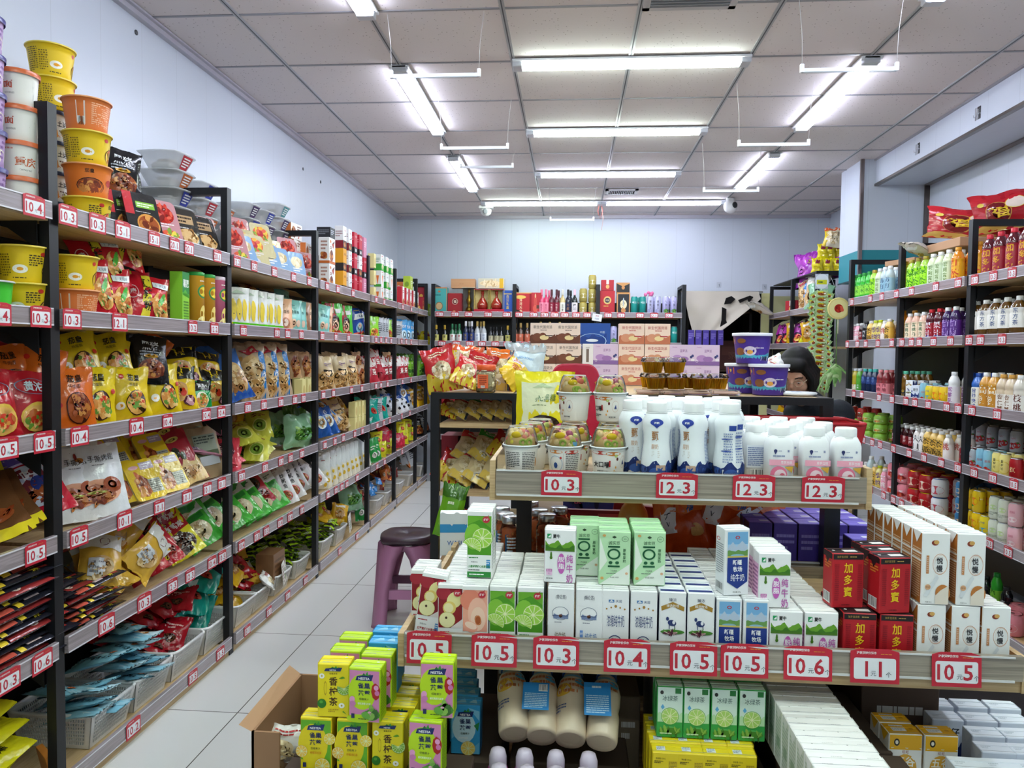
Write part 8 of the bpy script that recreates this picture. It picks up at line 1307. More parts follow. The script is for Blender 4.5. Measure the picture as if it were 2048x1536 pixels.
RSH(1, 5, [('p_yel', 1805, .05), ('p_lgreen', 1817, .05), ('p_lgreen', 1830, .05), ('p_lgreen', 1844, .05), ('p_white', 1859, .05), ('p_white', 1874, .05), ('p_white', 1890, .05), ('p_orange', 1908, .05)])
RSH(0, 5, [('p_orange', 1949, .05), ('p_red', 1970, .05), ('p_red', 1992, .05), ('p_red', 2018, .05), ('p_red', 2044, .05)])
RSH(2, 4, [('p_pink', 1706, .05), ('p_green', 1716, .05), ('p_black', 1727, .05), ('p_white', 1738, .05), ('p_lemon', 1749, .05), ('p_lemon', 1758, .05), ('p_clear', 1767, .05), ('p_orange', 1776, .05)][0:1]+[('p_pink', 1714, .05), ('c_cola', 1722, .05), ('p_black', 1730, .05), ('c_stee', 1740, .05), ('p_lemon', 1749, .05), ('p_lemon', 1758, .05), ('c_peach', 1767, .05), ('c_stee', 1776, .05)])
RSH(1, 4, [('p_orange', 1803, .05), ('p_peach', 1817, .05), ('p_peach', 1830, .05), ('p_peach', 1845, .05), ('p_ribena', 1860, .05), ('p_ribena', 1876, .05), ('p_grape', 1892, .05), ('p_grape', 1908, .05)])
RSH(0, 4, [('p_tea', 1949, .05), ('p_tea', 1968, .05), ('p_tea', 1988, .05), ('p_tea', 2010, .05), ('p_tea', 2034, .05)])
RSH(2, 3, [('q_yg', 1705, .05), ('q_yg', 1712, .05), ('q_green', 1720, .05), ('q_blue', 1731, .05), ('q_blue', 1741, .05), ('q_blue', 1751, .05), ('q_pink', 1762, .05), ('q_pink', 1773, .05)])
RSH(1, 3, [('q_gold', 1802, .05), ('q_gold', 1812, .05), ('milkd', 1823, .05), ('wzb', 1836, .05), ('canblue', 1850, .05), ('canbluy', 1863, .05), ('canorg', 1877, .05), ('canorg', 1891, .05), ('m_white', 1909, .05)], 3)
RSH(0, 3, [('m_blue', 1944, .05), ('m_blue', 1958, .05), ('m_gold', 1974, .05), ('m_gold', 1991, .05), ('m_alm', 2008, .05), ('m_alm', 2025, .05), ('m_nut', 2043, .05)])
RSH(2, 2, [('bowlg', 1741, .07, 0, 3), ('bowlg', 1764, .07, 0, 3), ('bowlg', 1716, .07, 0, 2), ('carjar', 1709, .07, .125), ('carjar', 1727, .07, .125)], 2, .1)
RSH(1, 2, [('c_cola', px, .05) for px in (1796, 1807, 1818, 1829)]+[('c_white', 1840, .05), ('c_white', 1851, .05), ('c_stee', 1862, .05), ('c_stee', 1875, .05), ('c_stee', 1888, .05), ('c_peach', 1902, .05)], 3, .06)
RSH(0, 2, [('cannfr', 1936, .05), ('cannfc', 1952, .05), ('canblue', 1969, .05), ('canblue', 1984, .05), ('canyel', 2002, .05), ('canyel', 2018, .05), ('canred', 2040, .05)]+[('cannfc', px, .19, .113) for px in (1948, 1968, 1990, 2014, 2038)]+[('cannfc', px, .19) for px in (1948, 1968, 1990, 2014, 2038)], 2, .065)
RSH(2, 1, [('c_peach', 1738, .05), ('p_clear', 1748, .05), ('c_stee', 1757, .05), ('p_lemon', 1766, .05), ('p_pink', 1776, .05)])
RSH(1, 1, [('potpink', 1798, .07, 0, 2), ('potpink', 1818, .07, 0, 2), ('potred', 1840, .07, 0, 2), ('potred', 1864, .07, 0, 2), ('potblue', 1888, .07, 0, 2)], 2, .12)
RSH(0, 1, [('canpork', 1934, .05, 0, 3), ('canorg', 1950, .05, 0, 2), ('canorg', 1967, .05, 0, 2), ('canbluy', 1984, .05, 0, 1), ('cangrn', 2002, .05, 0, 2), ('cangrn', 2021, .05, 0, 2), ('canpink', 2042, .05, 0, 2)], 3, .066)
RSH(0, 0, [('p_black', 1945, .06), ('p_green', 1965, .06), ('p_black', 1985, .06), ('potpink', 2012, .08), ('potpink', 2044, .08)], 2, .11)
for i_, b in enumerate((2, 1, 0)):
    pass
for sh, L in ((5, (1701, 1737, 1760, 1789, 1819, 1867, 1911, 1944, 1981, 2018)), (4, (1694, 1714, 1731, 1755, 1783, 1803, 1822, 1838, 1866, 1900, 1937, 1960, 2003)), (3, (1710, 1726, 1761, 1787, 1815, 1833, 1860, 1897, 1920, 1948, 1999)), (2, (1732, 1750, 1766, 1793, 1825, 1855, 1890, 1924, 1957, 1995, 2038)), (1, (1750, 1776, 1796, 1813, 1840, 1950, 1993, 2032))):
    for i, px in enumerate(L):
        put(K['tag'+('10_2' if sh == 4 and 1930 < px < 1980 else '10_5' if sh < 3 else '10_3')], (2.066, at(px, 700, X=2.066).y, LV[sh]+.010), 'red price tag, %s, %s shelf strip of the drinks rack' % (ordi(i, len(L)), SHN[sh]), 'price tag', 'price tags on drinks rack', rot=(0, 0, -PI/2), sc=(.8, 1, .85))
# on top of the drinks rack
put(K['b_rice'], (2.34, 4.56, 2.075), 'big red new year bag on the drinks rack, pointed end to the left', 'gift bag', 'big red new year bags', rot=(-.3, .14, -.42), sc=(1.75, 1, .66))
put(K['b_rice'], (2.47, 4.40, 2.12), 'big red new year bag lying over the other at the photo edge', 'gift bag', 'big red new year bags', rot=(-.25, -.16, -.3), sc=(1.3, 1, .8))
m = M().box(-.16, .16, -.2, .2, 0, .05, 'c09878', 'matte', .003); art(m, [('r', .45, 0, .55, 1, 'd8b890'), ('m', .1, .6, .3, .8, '8a6a50', 1)], .32, .4, top(.05, 0, -.2)); K['flatcase'] = kind('flat_cardboard_box', m)
put(K['flatcase'], (2.31, 4.62, 2.024), 'flat brown cardboard box on the bottles under the red bags', 'box', rot=(0, 0, .05)); put(K['b_netbag'], (2.2, 4.84, 2.03), 'crumpled clear bag hanging below the flat cardboard box', 'bag', rot=(1.3, .3, -1.2), sc=.7)
put(K['flatcase'], (2.32, 5.35, 2.024), 'flat brown cardboard box on the bottles near the teal band', 'box', rot=(0, 0, .3), sc=.7)
# ================================================================ snack rack beyond the pillar
def NB(k, desc, x, y, z, r, s=1, cat='bag', grp=None): put(K[k], (x, y, z), desc, cat, grp, rot=r, sc=s)
m = M().box(2.1, 2.46, 6.69, 8.08, 2.122, 2.13, '2a2a2e', 'black'); put(kind('top_shelf_panel', m), (0, 0, 0), 'dark panel laid on top of the snack rack', 'panel')
NB('b_magenta', 'big magenta sack of wrapped bread on the snack rack top, left', 2.22, 7.3, 2.06, (-.2, -.15, -.6), .95); NB('b_magenta', 'magenta sack slumped behind the first one on snack rack top', 2.36, 7.05, 2.12, (-.3, .2, -.8), .8)
for q, (px, py) in enumerate(((1631, 536), (1651, 536), (1672, 534), (1660, 505), (1678, 503), (1646, 508))):
    p = at(px, py, Y=7.0); NB('b_yelbread', 'yellow wrapped bread on the snack rack top, '+('lower left', 'lower middle', 'lower right', 'upper middle', 'upper right', 'upper left')[q], p.x+.01, 7.0+(.05 if q > 2 else 0), 2.134+(.135 if q > 2 else 0), (-.1, .05, -.3), 1.05, 'bread', 'wrapped bread on snack rack top')
NB('b_puff', 'pale see-through bag topmost on the snack rack', at(1670, 490, Y=6.85).x, 6.9, at(1670, 492, Y=6.85).z, (-.3, .1, -.3), .9)
NB('b_netbag', 'long clear bag of nuts hanging over the snack rack end', 2.05, 8.0, 1.84, (1.2, .2, -1.3), .9); NB('b_netbag', 'clear bag of brown biscuits, near snack rack bay', 2.14, 6.95, 1.8, (-.2, .1, -1.0), 1.1); NB('b_clear', 'tall bag of brown bread, top shelf, near snack rack bay', 2.14, 7.1, 1.8, (-.15, -.2, -1.0), 1.0)
NB('b_plastic', 'pale green see-through bag, top shelf, near snack rack bay', 2.13, 6.76, 1.8, (-.2, .1, -.8), 1.1); put(K['x_redtop'], (2.15, 7.45, 1.795), 'red box on the top shelf of the snack rack', 'box', rot=(0, 0, -1.2), sc=1.3)
for q, (k, y, z) in enumerate((('b_blkmag', 7.9, 1.485), ('b_blkmag', 7.72, 1.485), ('b_gold', 7.55, 1.485), ('b_blkmag', 7.3, 1.485), ('b_ymound', 7.15, 1.485), ('b_gold', 7.0, 1.485), ('b_rmound', 6.82, 1.485), ('b_gold', 7.8, .805), ('b_blkmag', 7.5, .805), ('b_ymound', 7.1, .805))):
    NB(k, 'bright snack bag on the snack rack, %s from the far end' % ORD[q], 2.15, y, z, (-.15, RS.uniform(-.2, .2), -1.0), 1.15, 'snack bag', 'bright bags on the snack rack')
# hanging chain of sachets, round fan and leaves at the pillar
hx_, hy = at(1644, 545, Y=6.3).x, 6.3; zt_ = at(1644, 548, Y=6.3).z
m = M().tube([(0, 0, .0), (0, 0, -.96)], .003, 'd8e0c8', 'matte', 5).tube([(0, 0, 0), (0, .01, .01), (0, .42, .01)], .004, '202024', 'metal', 6)
ps = [('header_card', art(M().box(-.05, .05, -.003, .003, -.12, .0, 'c8ccd8', 'card'), [('e', .5, .5, .55, .5, 'e4e8f0'), ('r', .1, .3, .9, .6, 'd8d82c'), ('m', .2, .35, .8, .55, '3a5a2c', 1)], .1, .12, flat(-.003, 0, -.12)))]
def sach(x, z, w, h, ry, c1, c2):
    s = M(); n = 7; pts = []
    for i in range(n+1): pts.append((-w/2+w*i/n, h/2+(.008 if i % 2 else -.002)))
    for i in range(n, -1, -1): pts.append((-w/2+w*i/n, -h/2-(.008 if i % 2 else -.002)))
    s.prism(pts, -.002, .002, c1, 'film'); art(s, [('e', .5, .5, .38, .34, c2), ('f', .45, .45, .22, .22, 'meat', 6), ('r', .15, .7, .6, .85, 'e8e020'), ('e', .75, .5, .1, .12, 'f0f0e0')], w, h, flat(-.002, 0, -h/2), 'film')
    return s.xf(Matrix.Translation((x, RS.uniform(-.012, .0), z)) @ Matrix.Rotation(ry, 4, 'Y') @ Matrix.Rotation(RS.uniform(-.3, .3), 4, 'X'))
for i in range(17):
    z = -.16-i*.047; ps.append(('sachet', sach(.004*math.sin(i), z, .095, .05, RS.uniform(-.08, .08), 'b4cc98', '9a6a20')))
    for s_ in (-1, 1): ps.append(('sachet', sach(s_*(.062+.012*math.sin(i*.7)), z-.02, .06, .05, s_*RS.uniform(.2, .9), 'a8cc90', 'c8d8b0')))
put(kind('hanging_sachet_chain', m, *ps), (hx_, hy, zt_), 'long hanging chain of green and gold snack sachets by the pillar', 'sachet chain')
p = at(1677, 617, Y=6.2); m = M().lathe([(.085, 0), (.088, .002), (.088, .004), (.08, .005)], 24, 'e8d88c', 'card'); f = M(); art(f, [('e', .5, .5, .42, .42, 'f0e4a0'), ('f', .5, .5, .2, .2, 'red', 8)], .17, .17, lambda u, v, d_: (u, v-.085, .0055+d_))
for q_ in (m, f): q_.xf(Matrix.Rotation(PI/2, 4, 'X'))
h_ = M().tube([(0, 0, -.085), (0, 0, -.2)], .004, 'd8d8b0', 'plastic', 6).tube([(0, 0, .085), (0, .12, .2), (0, .2, .27)], .0015, 'b0b0b0', 'matte', 4)
put(kind('round_paper_fan', m, ('print', f), ('handle', h_)), (p.x, 6.2, p.z), 'round yellow paper fan hanging between snack chain and drinks rack', 'fan')
ps = []; rs = random.Random(9)
for i in range(12):
    a = rs.uniform(-1.2, 1.2); L = rs.uniform(.14, .26); lf = M(); n = 8; vs = []
    for j in range(n+1):
        t = j/n; wd_ = .028*math.sin(PI*min(1, t*.93+.07))+.001; cx_ = math.sin(a)*L*t; cz = -L*t*(.55+.45*t); cy = rs.uniform(-.01, .01)-.05*t
        vs += [(cx_-wd_*math.cos(a), cy+.006, cz+wd_*math.sin(a)*.3), (cx_, cy, cz+.004), (cx_+wd_*math.cos(a), cy+.006, cz-wd_*math.sin(a)*.3)]
    lf.add(vs, [(j*3+k_, j*3+k_+1, j*3+k_+4, j*3+k_+3) for j in range(n) for k_ in (0, 1)], rs.choice(('6a9a50', '88b468', '4a7a3c', 'a8c488')), 'plastic', True); ps.append(('leaf', lf))
p = at(1672, 728, Y=6.25); put(kind('leafy_spray', M().tube([(0, 0, -.02), (0, 0, .1), (.01, .05, .4)], .004, '5a7a40', 'matte', 6), *ps), (p.x, 6.25, p.z), 'green leafy spray hanging at the foot of the sachet chain', 'plant')
# ================================================================ stool, middle racks, shopper
s_ = M(); s_.lathe([(.135, .43), (.150, .435), (.155, .45), (.152, .466), (.14, .472), (.02, .470), (.012, .462)], 32, '46323e', 'plastic', sq=.35, cap0=True)
b_ = M(); b_.lathe([(.138, .40), (.142, .425), (.15, .432)], 32, 'b87ca2', 'plastic', sq=.35, cap0=False, cap1=False)
ps = [('seat', s_), ('apron', b_)]
for i in range(4):
    a = PI/4+i*PI/2; l_ = M(); u = Vector((math.cos(a), math.sin(a), 0)); w = Vector((-math.sin(a), math.cos(a), 0)); vs = []
    for z, r, wd in ((0, .222, .062), (.02, .216, .058), (.2, .198, .056), (.36, .182, .085), (.43, .172, .118)):
        for sx, dr in ((-1, .0), (-.6, .022), (.6, .022), (1, .0), (.55, -.012), (-.55, -.012)): vs.append(u*(r+dr-abs(sx)*wd*.55)+w*sx*wd+Vector((0, 0, z)))
    l_.add(vs, [(k*6+j, k*6+(j+1) % 6, k*6+6+(j+1) % 6, k*6+6+j) for k in range(4) for j in range(6)]+[tuple(range(5, -1, -1))], 'b87ca2', 'plastic', True); ps.append(('leg', l_))
for i in range(4):
    a = i*PI/2; c = M(); u = Vector((math.cos(a), math.sin(a), 0)); w = Vector((-math.sin(a), math.cos(a), 0)); z0, z1 = .155, .20
    vs = [u*r+w*sx+Vector((0, 0, z)) for z, r in ((z0, .155), (z1, .148)) for sx, r in ((-.125, r), (.125, r))]+[u*(r-.02)+w*sx+Vector((0, 0, z)) for z, r in ((z0, .155), (z1, .148)) for sx, r in ((-.125, r), (.125, r))]
    c.add(vs, [(0, 1, 3, 2), (5, 4, 6, 7), (0, 4, 5, 1), (2, 3, 7, 6)], '7a4a68' if i == 1 else 'b87ca2', 'plastic'); ps.append(('crossbar', c))
put(kind('plastic_stool', None, *ps), (-.835, 3.80, 0), 'pink-purple plastic stool with dark brown seat in the aisle', 'stool', rot=(0, 0, .06), sc=(.9, .9, .975))
def island(x0, x1, y0, y1, H, levels, label):
    root = link('island_rack', None, None, (0, 0, 0)); tagp(root, label, 'shelf', 'low island racks')
    pt = lambda n, m: link(n, m.mesh(n), root)
    for x in (x0, x1-.04):
        for y in (y0, y1-.04): pt('post', M().box(x, x+.04, y, y+.04, 0, H, '1b1d23', 'black'))
    for y in (y0, y1-.04): pt('rail', M().box(x0+.04, x1-.04, y, y+.04, H-.03, H, '1b1d23', 'black'))
    for x in (x0, x1-.04): pt('rail', M().box(x, x+.04, y0+.04, y1-.04, H-.03, H, '1b1d23', 'black'))
    pt('top_board', M().box(x0+.04, x1-.04, y0+.04, y1-.04, H-.012, H-.001, 'ffffff', 'wood'))
    for z in levels: pt('shelf_board', M().box(x0+.042, x1-.042, y0+.002, y1-.002, z-.02, z, 'ffffff', 'wood'))
island(-.66, -.235, 3.5, 4.6, 1.206, (1.06, .735, .40, .08), 'low black island rack end with nut bags, beside the stool')
island(-.225, 1.02, 3.0, 4.45, 1.234, (.93, .55, .1), 'low black island rack behind yoghurt bottles, purple buckets on top')
def P3(px, py, Y): return at(px, py, Y=Y)
def one(k, px, Y, z, lab, cat, r=(0, 0, 0), s=None, grp=None): put(K[k], (at(px, 780, Y=Y).x, Y, z), lab, cat, grp, rot=r, sc=s)
t1 = 1.208
one('b_redyel', 893, 3.6, t1, 'red and yellow snack bag at left end of island rack top', 'snack bag', (-.1, -.25, .3)); one('b_redyel', 925, 3.57, t1+.03, 'red and yellow snack bag lying beside the nut jar', 'snack bag', (-.7, .4, .2), .8); one('b_puff', 925, 3.78, t1+.06, 'puffy clear snack bag on top, behind the red bags', 'snack bag', (-.3, .15, 0), .85)
one('b_redyel', 945, 3.72, t1, 'red snack bag between puffy bag and nut jar', 'snack bag', (-.2, .3, 0), .9); one('b_ybig', 1012, 3.66, t1+.05, 'yellow snack bag leaning right of the nut jar', 'snack bag', (-.9, .9, .2), .7); one('b_nut3', 990, 3.78, t1, 'orange-topped nut bag behind the nut jar', 'snack bag', (-.2, .1, 0), .9); one('b_rmound', 1030, 3.8, t1, 'pink and brown snack bag at right end of island rack top', 'snack bag', (-.4, -.5, 0))
m = M().lathe([(.044, 0), (.047, .004), (.047, .1), (.042, .108)], 20, 'f0e8d8', 'clear2', sq=.4); f = M(); rs = random.Random(3)
f.box(-.036, .036, -.036, .036, .004, .1, 'd8c8a0', 'matte', .01)
for i in range(70): a = rs.choice((0, 1, 2, 3)); u, v = rs.uniform(-.037, .037), rs.uniform(.01, .095); f.sphere(((u, -.037) if a == 0 else (u, .037) if a == 1 else (-.037, u) if a == 2 else (.037, u))+(v,), .007, rs.choice(('e8dcb8', 'd8c898', 'e0d0a0')), 'matte', 7, 4)
l = M().lathe([(.046, .106), (.047, .108), (.047, .128), (.044, .131)], 22, 'e8622c', 'plastic'); lb = M(); art(lb, [('r', 0, 0, 1, 1, 'e86a38'), ('m', .15, .25, .85, .9, '8a3018', 5), ('b', .3, .04, .7, .2)], .05, .065, flat(-.0475, -.01, .02))
put(kind('nut_jar', m, ('nuts', f), ('lid', l), ('label_sticker', lb)), (at(972, 780, Y=3.56).x, 3.56, t1), 'square jar of pale nuts with orange lid on island rack', 'jar')
cbox('x_wtext', .12, .06, .2, 'eceaea', [('m', .1, .6, .9, .9, 'c04050', 2)]); cbox('x_ykraft', .14, .06, .16, 'c8a838', [('m', .2, .3, .8, .7, '8a7020', 3)])
one('x_wtext', 963, 3.95, t1, 'white box with red writing behind the nut bags', 'box'); one('x_ykraft', 1022, 3.95, t1-.002, 'mustard box behind the nut bags', 'box'); one('b_milkb', 1050, 3.9, t1, 'white and blue foil bag at right end of island rack top', 'snack bag', (-.1, 0, .1))
for q, (px, k) in enumerate(((893, 'b_redyel'), (915, 'b_nut1'), (945, 'b_nut0'), (970, 'b_nut1'), (993, 'b_nut2'), (1010, 'b_nut3'))): one(k, px, 3.62, 1.085, 'nut bag on upper shelf of island rack end, '+ordi(q, 6), 'snack bag', (-1.0, .5, .15), .62, 'nut bags on upper island shelf')
for q, (px, k, dz, Y) in enumerate(((890, 'b_redyel', 0, 3.6), (920, 'b_nut1', 0, 3.58), (950, 'b_nut2', 0, 3.57), (985, 'b_nut3', 0, 3.58), (960, 'b_nut0', .09, 3.66), (925, 'b_nut1', .08, 3.7), (1000, 'b_redyel', .1, 3.7))): one(k, px, Y, .765+dz, 'nut bag on lower shelf of island rack end, '+ordi(q, 7)+(' placed' if 0 < q < 6 else ''), 'snack bag', (-.95, .55, .1), .95, 'nut bags on lower island shelf')
cbox('x_maroon', .11, .2, .22, '8a1c2c', [('r', .3, .3, .5, .7, '9a9498')], name='gift_box'); cbox('x_beigeb', .22, .1, .05, 'c8b090', [('m', .1, .3, .5, .7, 'a04030', 1)])
for q, px in enumerate((910, 942, 978)): one('x_maroon', px, 4.0, .737, 'maroon gift box inside the island rack end, '+('left', 'middle', 'right')[q], 'gift box', grp='maroon gift boxes')
for q in range(3): one(('b_redyel', 'b_nut1', 'b_redyel')[q], (895, 935, 985)[q], 3.6, .43, 'snack bag on lowest visible shelf of island rack end, '+('left', 'middle', 'right')[q], 'snack bag', (-.9, .4, .1))
# rear upper tier of the stand
one('b_jujube', 1088, 2.2, 1.104, 'yellow snack bag with black sugar picture behind the cereal cups', 'snack bag', (-.06, 0, -.05), .86)
pts = [(.075*(1 if abs(math.cos(a))**.5*1 else 1)*math.copysign(abs(math.cos(a))**.45, math.cos(a)), .13+.13*math.copysign(abs(math.sin(a))**.45, math.sin(a))) for a in [i*2*PI/28 for i in range(28)]]
m = M().prism(pts, -.03, .03, 'b81c40', 'film'); art(m, [('f', .5, .5, .3, .3, 'red', 30, .4)], .12, .2, flat(-.03, 0, .03), 'film'); r_ = M().prism([(x*1.04, .13+(z-.13)*1.03) for x, z in pts], .012, .026, 'c8405c', 'plastic'); h_ = M().tube([(.06, -.034, .21), (.085, -.05, .17), (.09, -.052, .12), (.06, -.034, .05)], .003, 'c8783c', 'plastic', 6)
put(kind('red_gift_tin', m, ('rim', r_), ('handle', h_)), (at(1150, 780, Y=2.28).x, 2.28, 1.104), 'big red rounded gift tin standing behind the cereal cups', 'gift tin')
# gold foil dessert cups
m = M(); n = 36; vs = []
for z, r in ((0, .031), (.044, .041)):
    for i in range(n*2): a = PI*i/n; q = r+(.0012 if i % 2 else -.0012); vs.append((q*math.cos(a), q*math.sin(a), z))
m.add(vs, [(i, (i+1) % (2*n), 2*n+(i+1) % (2*n), 2*n+i) for i in range(2*n)], 'c09020', 'metal'); m.lathe([(.001, .001), (.031, .001)], 20, 'b08018', 'metal', cap0=False, cap1=False); m.lathe([(.04, .044), (.045, .0445), (.045, .046)], 24, 'd8d8d8', 'clear2', cap0=False, cap1=False); m.lathe([(.04, .04), (.02, .043), (.001, .043)], 16, 'e8d0c0', 'matte', cap0=False)
l = M().lathe([(.044, .046), (.046, .049), (.044, .0515), (.040, .06), (.036, .063), (.001, .063)], 24, 'ffffff', 'clear2', cap0=False); K['gcup'] = kind('foil_dessert_cup', m, ('clear_lid', l))
m = M().box(-.06, .06, -.05, .05, 0, .02, 'e8d8d4', 'clear2', .006); f = M().box(-.05, .05, -.04, .04, .003, .014, 'e0b8a8', 'matte', .004); K['ctray'] = kind('clear_cake_tray', m, ('cake', f))
t2 = 1.2355
for q, px in enumerate((1298, 1345, 1392, 1448)): one('ctray', px, 3.12, t2, 'clear cake tray under the gold foil cups, '+ordi(q, 4), 'cake tray', grp='clear cake trays')
for q, (px, lv, Y) in enumerate(((1311, 0, 3.1), (1352, 0, 3.1), (1402, 0, 3.1), (1435, 0, 3.16), (1306, 1, 3.1), (1345, 1, 3.1), (1300, 0, 3.2), (1385, 0, 3.2), (1340, 0, 3.2), (1302, 1, 3.2), (1350, 1, 3.2))):
    one('gcup', px, Y, t2+.022+.0645*lv, 'gold foil dessert cup, %s layer%s, %s' % (('lower', 'upper')[lv], ' rear' if Y == 3.2 else '', ('first', 'second', 'third', 'fourth', 'first', 'second', 'first', 'third', 'second', 'first', 'second')[q]+' from left'), 'dessert cup', grp='gold foil dessert cups')
# biscuit boxes
cols = ((1087, 'x_choc', 3), (1137, 'x_choc', 3), (1211, 'x_lilac', 2), (1262, 'x_coral', 3), (1314, 'x_coral', 3), (1364, 'x_lilac', 2), (1413, 'x_lilac', 2)); CN = {'x_choc': 'brown and cream biscuit box', 'x_lilac': 'lilac berry biscuit box', 'x_coral': 'coral and cream biscuit box'}
for c_, (px, k, n) in enumerate(cols):
    X = at(px, 730, Y=3.92).x
    for j in range(n): put(K[k], (X+(-.006 if j == 2 and c_ < 2 else 0), 3.95, t2+.001+.1062*j), '%s, %s layer, %s' % (CN[k], ('bottom', 'second', 'top')[j], ordi(c_, 7)+' column'), 'biscuit box', CN[k]+'es', rot=rotd(RS.uniform(-1, 1)))
cbox('x_wend', .055, .1, .105, 'f0eef0', [('r', .35, .1, .6, .75, '7a6a64'), ('r', .3, .78, .66, .84, 'c8c4c8')], name='biscuit_box')
for j in range(2): put(K['x_wend'], (at(1175, 730, Y=3.95).x, 3.96, t2+.001+.1062*j), 'white biscuit box seen end-on with dark slot, '+('lower', 'upper')[j], 'biscuit box', 'end-on biscuit boxes')
for q, px in enumerate((1115, 1184)):
    X = at(px, 660, Y=4.25).x; put(K['x_blueg'], (X, 4.25, t2+.19), 'blue gift box with handle flap, '+('left one', 'right one')[q], 'gift box', 'blue gift boxes'); case(X-.09, X+.09, 4.2, 4.3, t2+.001, t2+.189, 'plain box hidden under the %s blue gift box' % ('left', 'right')[q])
for q in range(5): put(K['purple'], (at(1382+14*q, 690, Y=4.0).x, 4.0, t2+.2135), 'small purple pack standing on the lilac boxes, '+ordi(q, 5), 'snack pack', 'small purple packs', rot=rotd(q*7-10), sc=(.5, .5, .62))
for q, (px, Y, z, k, a) in enumerate(((1487, 3.32, 0, 'ub1', 10), (1537, 3.17, 0, 'ub2', -10), (1502, 3.24, .128, 'ub1', -20), (1600, 3.3, -.09, 'ub1', 40))):
    if q == 3: continue
    one(k, px, Y, t2+z, 'purple snack bucket with white lid, '+('left lower one', 'right lower one', 'one stacked on the others')[q], 'bucket', rotd(a), grp='purple snack buckets')
m = M().lathe([(.07, 0), (.082, .003), (.083, .01), (.078, .013), (.001, .013)], 28, 'e4e6ee', 'plastic', cap0=False); art(m, [('r', .3, .3, .7, .6, '5a78b0')], .1, .1, top(.0132, 0, -.05)); K['blid'] = kind('white_bucket_lid', m); one('blid', 1592, 3.18, t2, 'white bucket lid lying near the shopper', 'lid')
one('b_wipes', 1543, 3.42, t2+.06, 'white and red snack packet by the shopper, left', 'snack bag', (-.7, .3, 0)); one('b_wipes', 1555, 3.5, t2+.075, 'white and red snack packet touching the shopper hair', 'snack bag', (-.7, -.4, .2)); case(at(1550, 780, Y=3.45).x-.06, at(1550, 780, Y=3.45).x+.05, 3.44, 3.54, t2+.001, t2+.06, 'small box under the white snack packets')
for q, (px, k) in enumerate(((1530, 'b_pink'), (1553, 'b_bluewhite'), (1575, 'b_rmound'), (1600, 'b_dred'), (1622, 'b_rmound'), (1500, 'b_magenta'))): one(k, px, 3.1, .935, 'snack bag under the black rail of the island rack, '+ordi(q, 6)+('' if q in (0, 5) else ' placed'), 'snack bag', (-.15, .25, .1), .95 if k != 'b_magenta' else .6, 'snack bags under island rack rail')
# red shopping basket on a stack of cases
mm = [('perforated_basket', None)]
basket('redb', .4, .28, .23, 'c01c28', .8); K['redb'] = [('shopping_basket',)+K['redb'][0][1:]]+K['redb'][1:]
hb = M().tube([(-.2, -.06, .23), (-.14, -.1, .245), (.14, -.1, .245), (.2, -.06, .23)], .006, 'a01820', 'plastic', 6); K['redb'].append(('handle', hb.mesh('handle'), 0, None))
X = at(1733, 832, Y=2.78).x-.205; put(K['redb'], (X, 2.9, .925), 'red plastic shopping basket behind the short yoghurt bottles', 'basket')
for j in range(2): m = M().box(X-.15, X+.15, 2.8, 2.98, .462*j, .462*j+.461, '3a3034', 'matte', .004); m.box(X-.151, X+.151, 2.799, 2.981, .462*j+.2, .462*j+.22, '5a4c44'); put(kind('filler_box', m), (0, 0, 0), 'dark stock box under the red basket, '+('lower', 'upper')[j], 'box', 'dark stock boxes under the basket')
# ---- the shopper bending low, looking down to the left
def remesh(o, v):
    md = o.modifiers.new('r', 'REMESH'); md.mode = 'VOXEL'; md.voxel_size = v; md.use_smooth_shade = True
    s2 = o.modifiers.new('s', 'SMOOTH'); s2.factor = .6; s2.iterations = 4
mat('skinp', .5, .4, col='c09078'); mat('jacket', .8, .3, col='1c2028', bump=.4, bscale=30); mat('trousers', .85, .2, col='20242e'); mat('hairp', .6, .25, col='0a0809')
for n_ in ('skinp', 'jacket', 'trousers', 'hairp'): SLOT.append(n_); SI[n_] = len(SLOT)
HC = at(1592, 752, Y=4.0); HR = Matrix.Translation(HC) @ Matrix.Rotation(math.radians(-30), 4, 'Z') @ Matrix.Rotation(math.radians(24), 4, 'X')
h = M(); S_ = lambda c, r, sc=(1, 1, 1), n=18, m_=12: h.sphere(c, r, 'c09078', 'skinp', n, m_, sc)
S_((0, .012, .02), .1, (.78, .98, 1.0)); S_((0, -.02, -.035), .072, (.86, 1, 1.1)); S_((0, -.052, -.085), .03, (1, .9, .8)); S_((0, -.092, -.022), .013, (.9, 1, 1.4)); h.tube([(0, -.088, .015), (0, -.1, -.02)], [.007, .012], 'c09078', 'skinp')
for s in (-1, 1): S_((s*.04, -.062, -.03), .03, (1, .9, .9), 12, 8); S_((s*.079, .01, -.01), .022, (.4, .8, 1.3), 10, 8); S_((s*.033, -.077, .028), .018, (1.3, .5, .5), 10, 6)
S_((0, -.084, -.056), .012, (1.6, .8, .7), 10, 6)
h.xf(HR)
nk = HR @ Vector((0, .03, -.09)); SH = Vector((1.345, 4.20, 1.08)); PV = Vector((1.34, 4.38, .52))
h.tube([nk+Vector((0, 0, .05)), nk, SH+Vector((-.06, 0, .04)), SH], [.05, .05, .05, .06], 'c09078', 'skinp', 14)
h.tube([SH, SH*.6+PV*.4, PV], [.12, .125, .14], 'c09078', 'skinp', 14)
arms = []
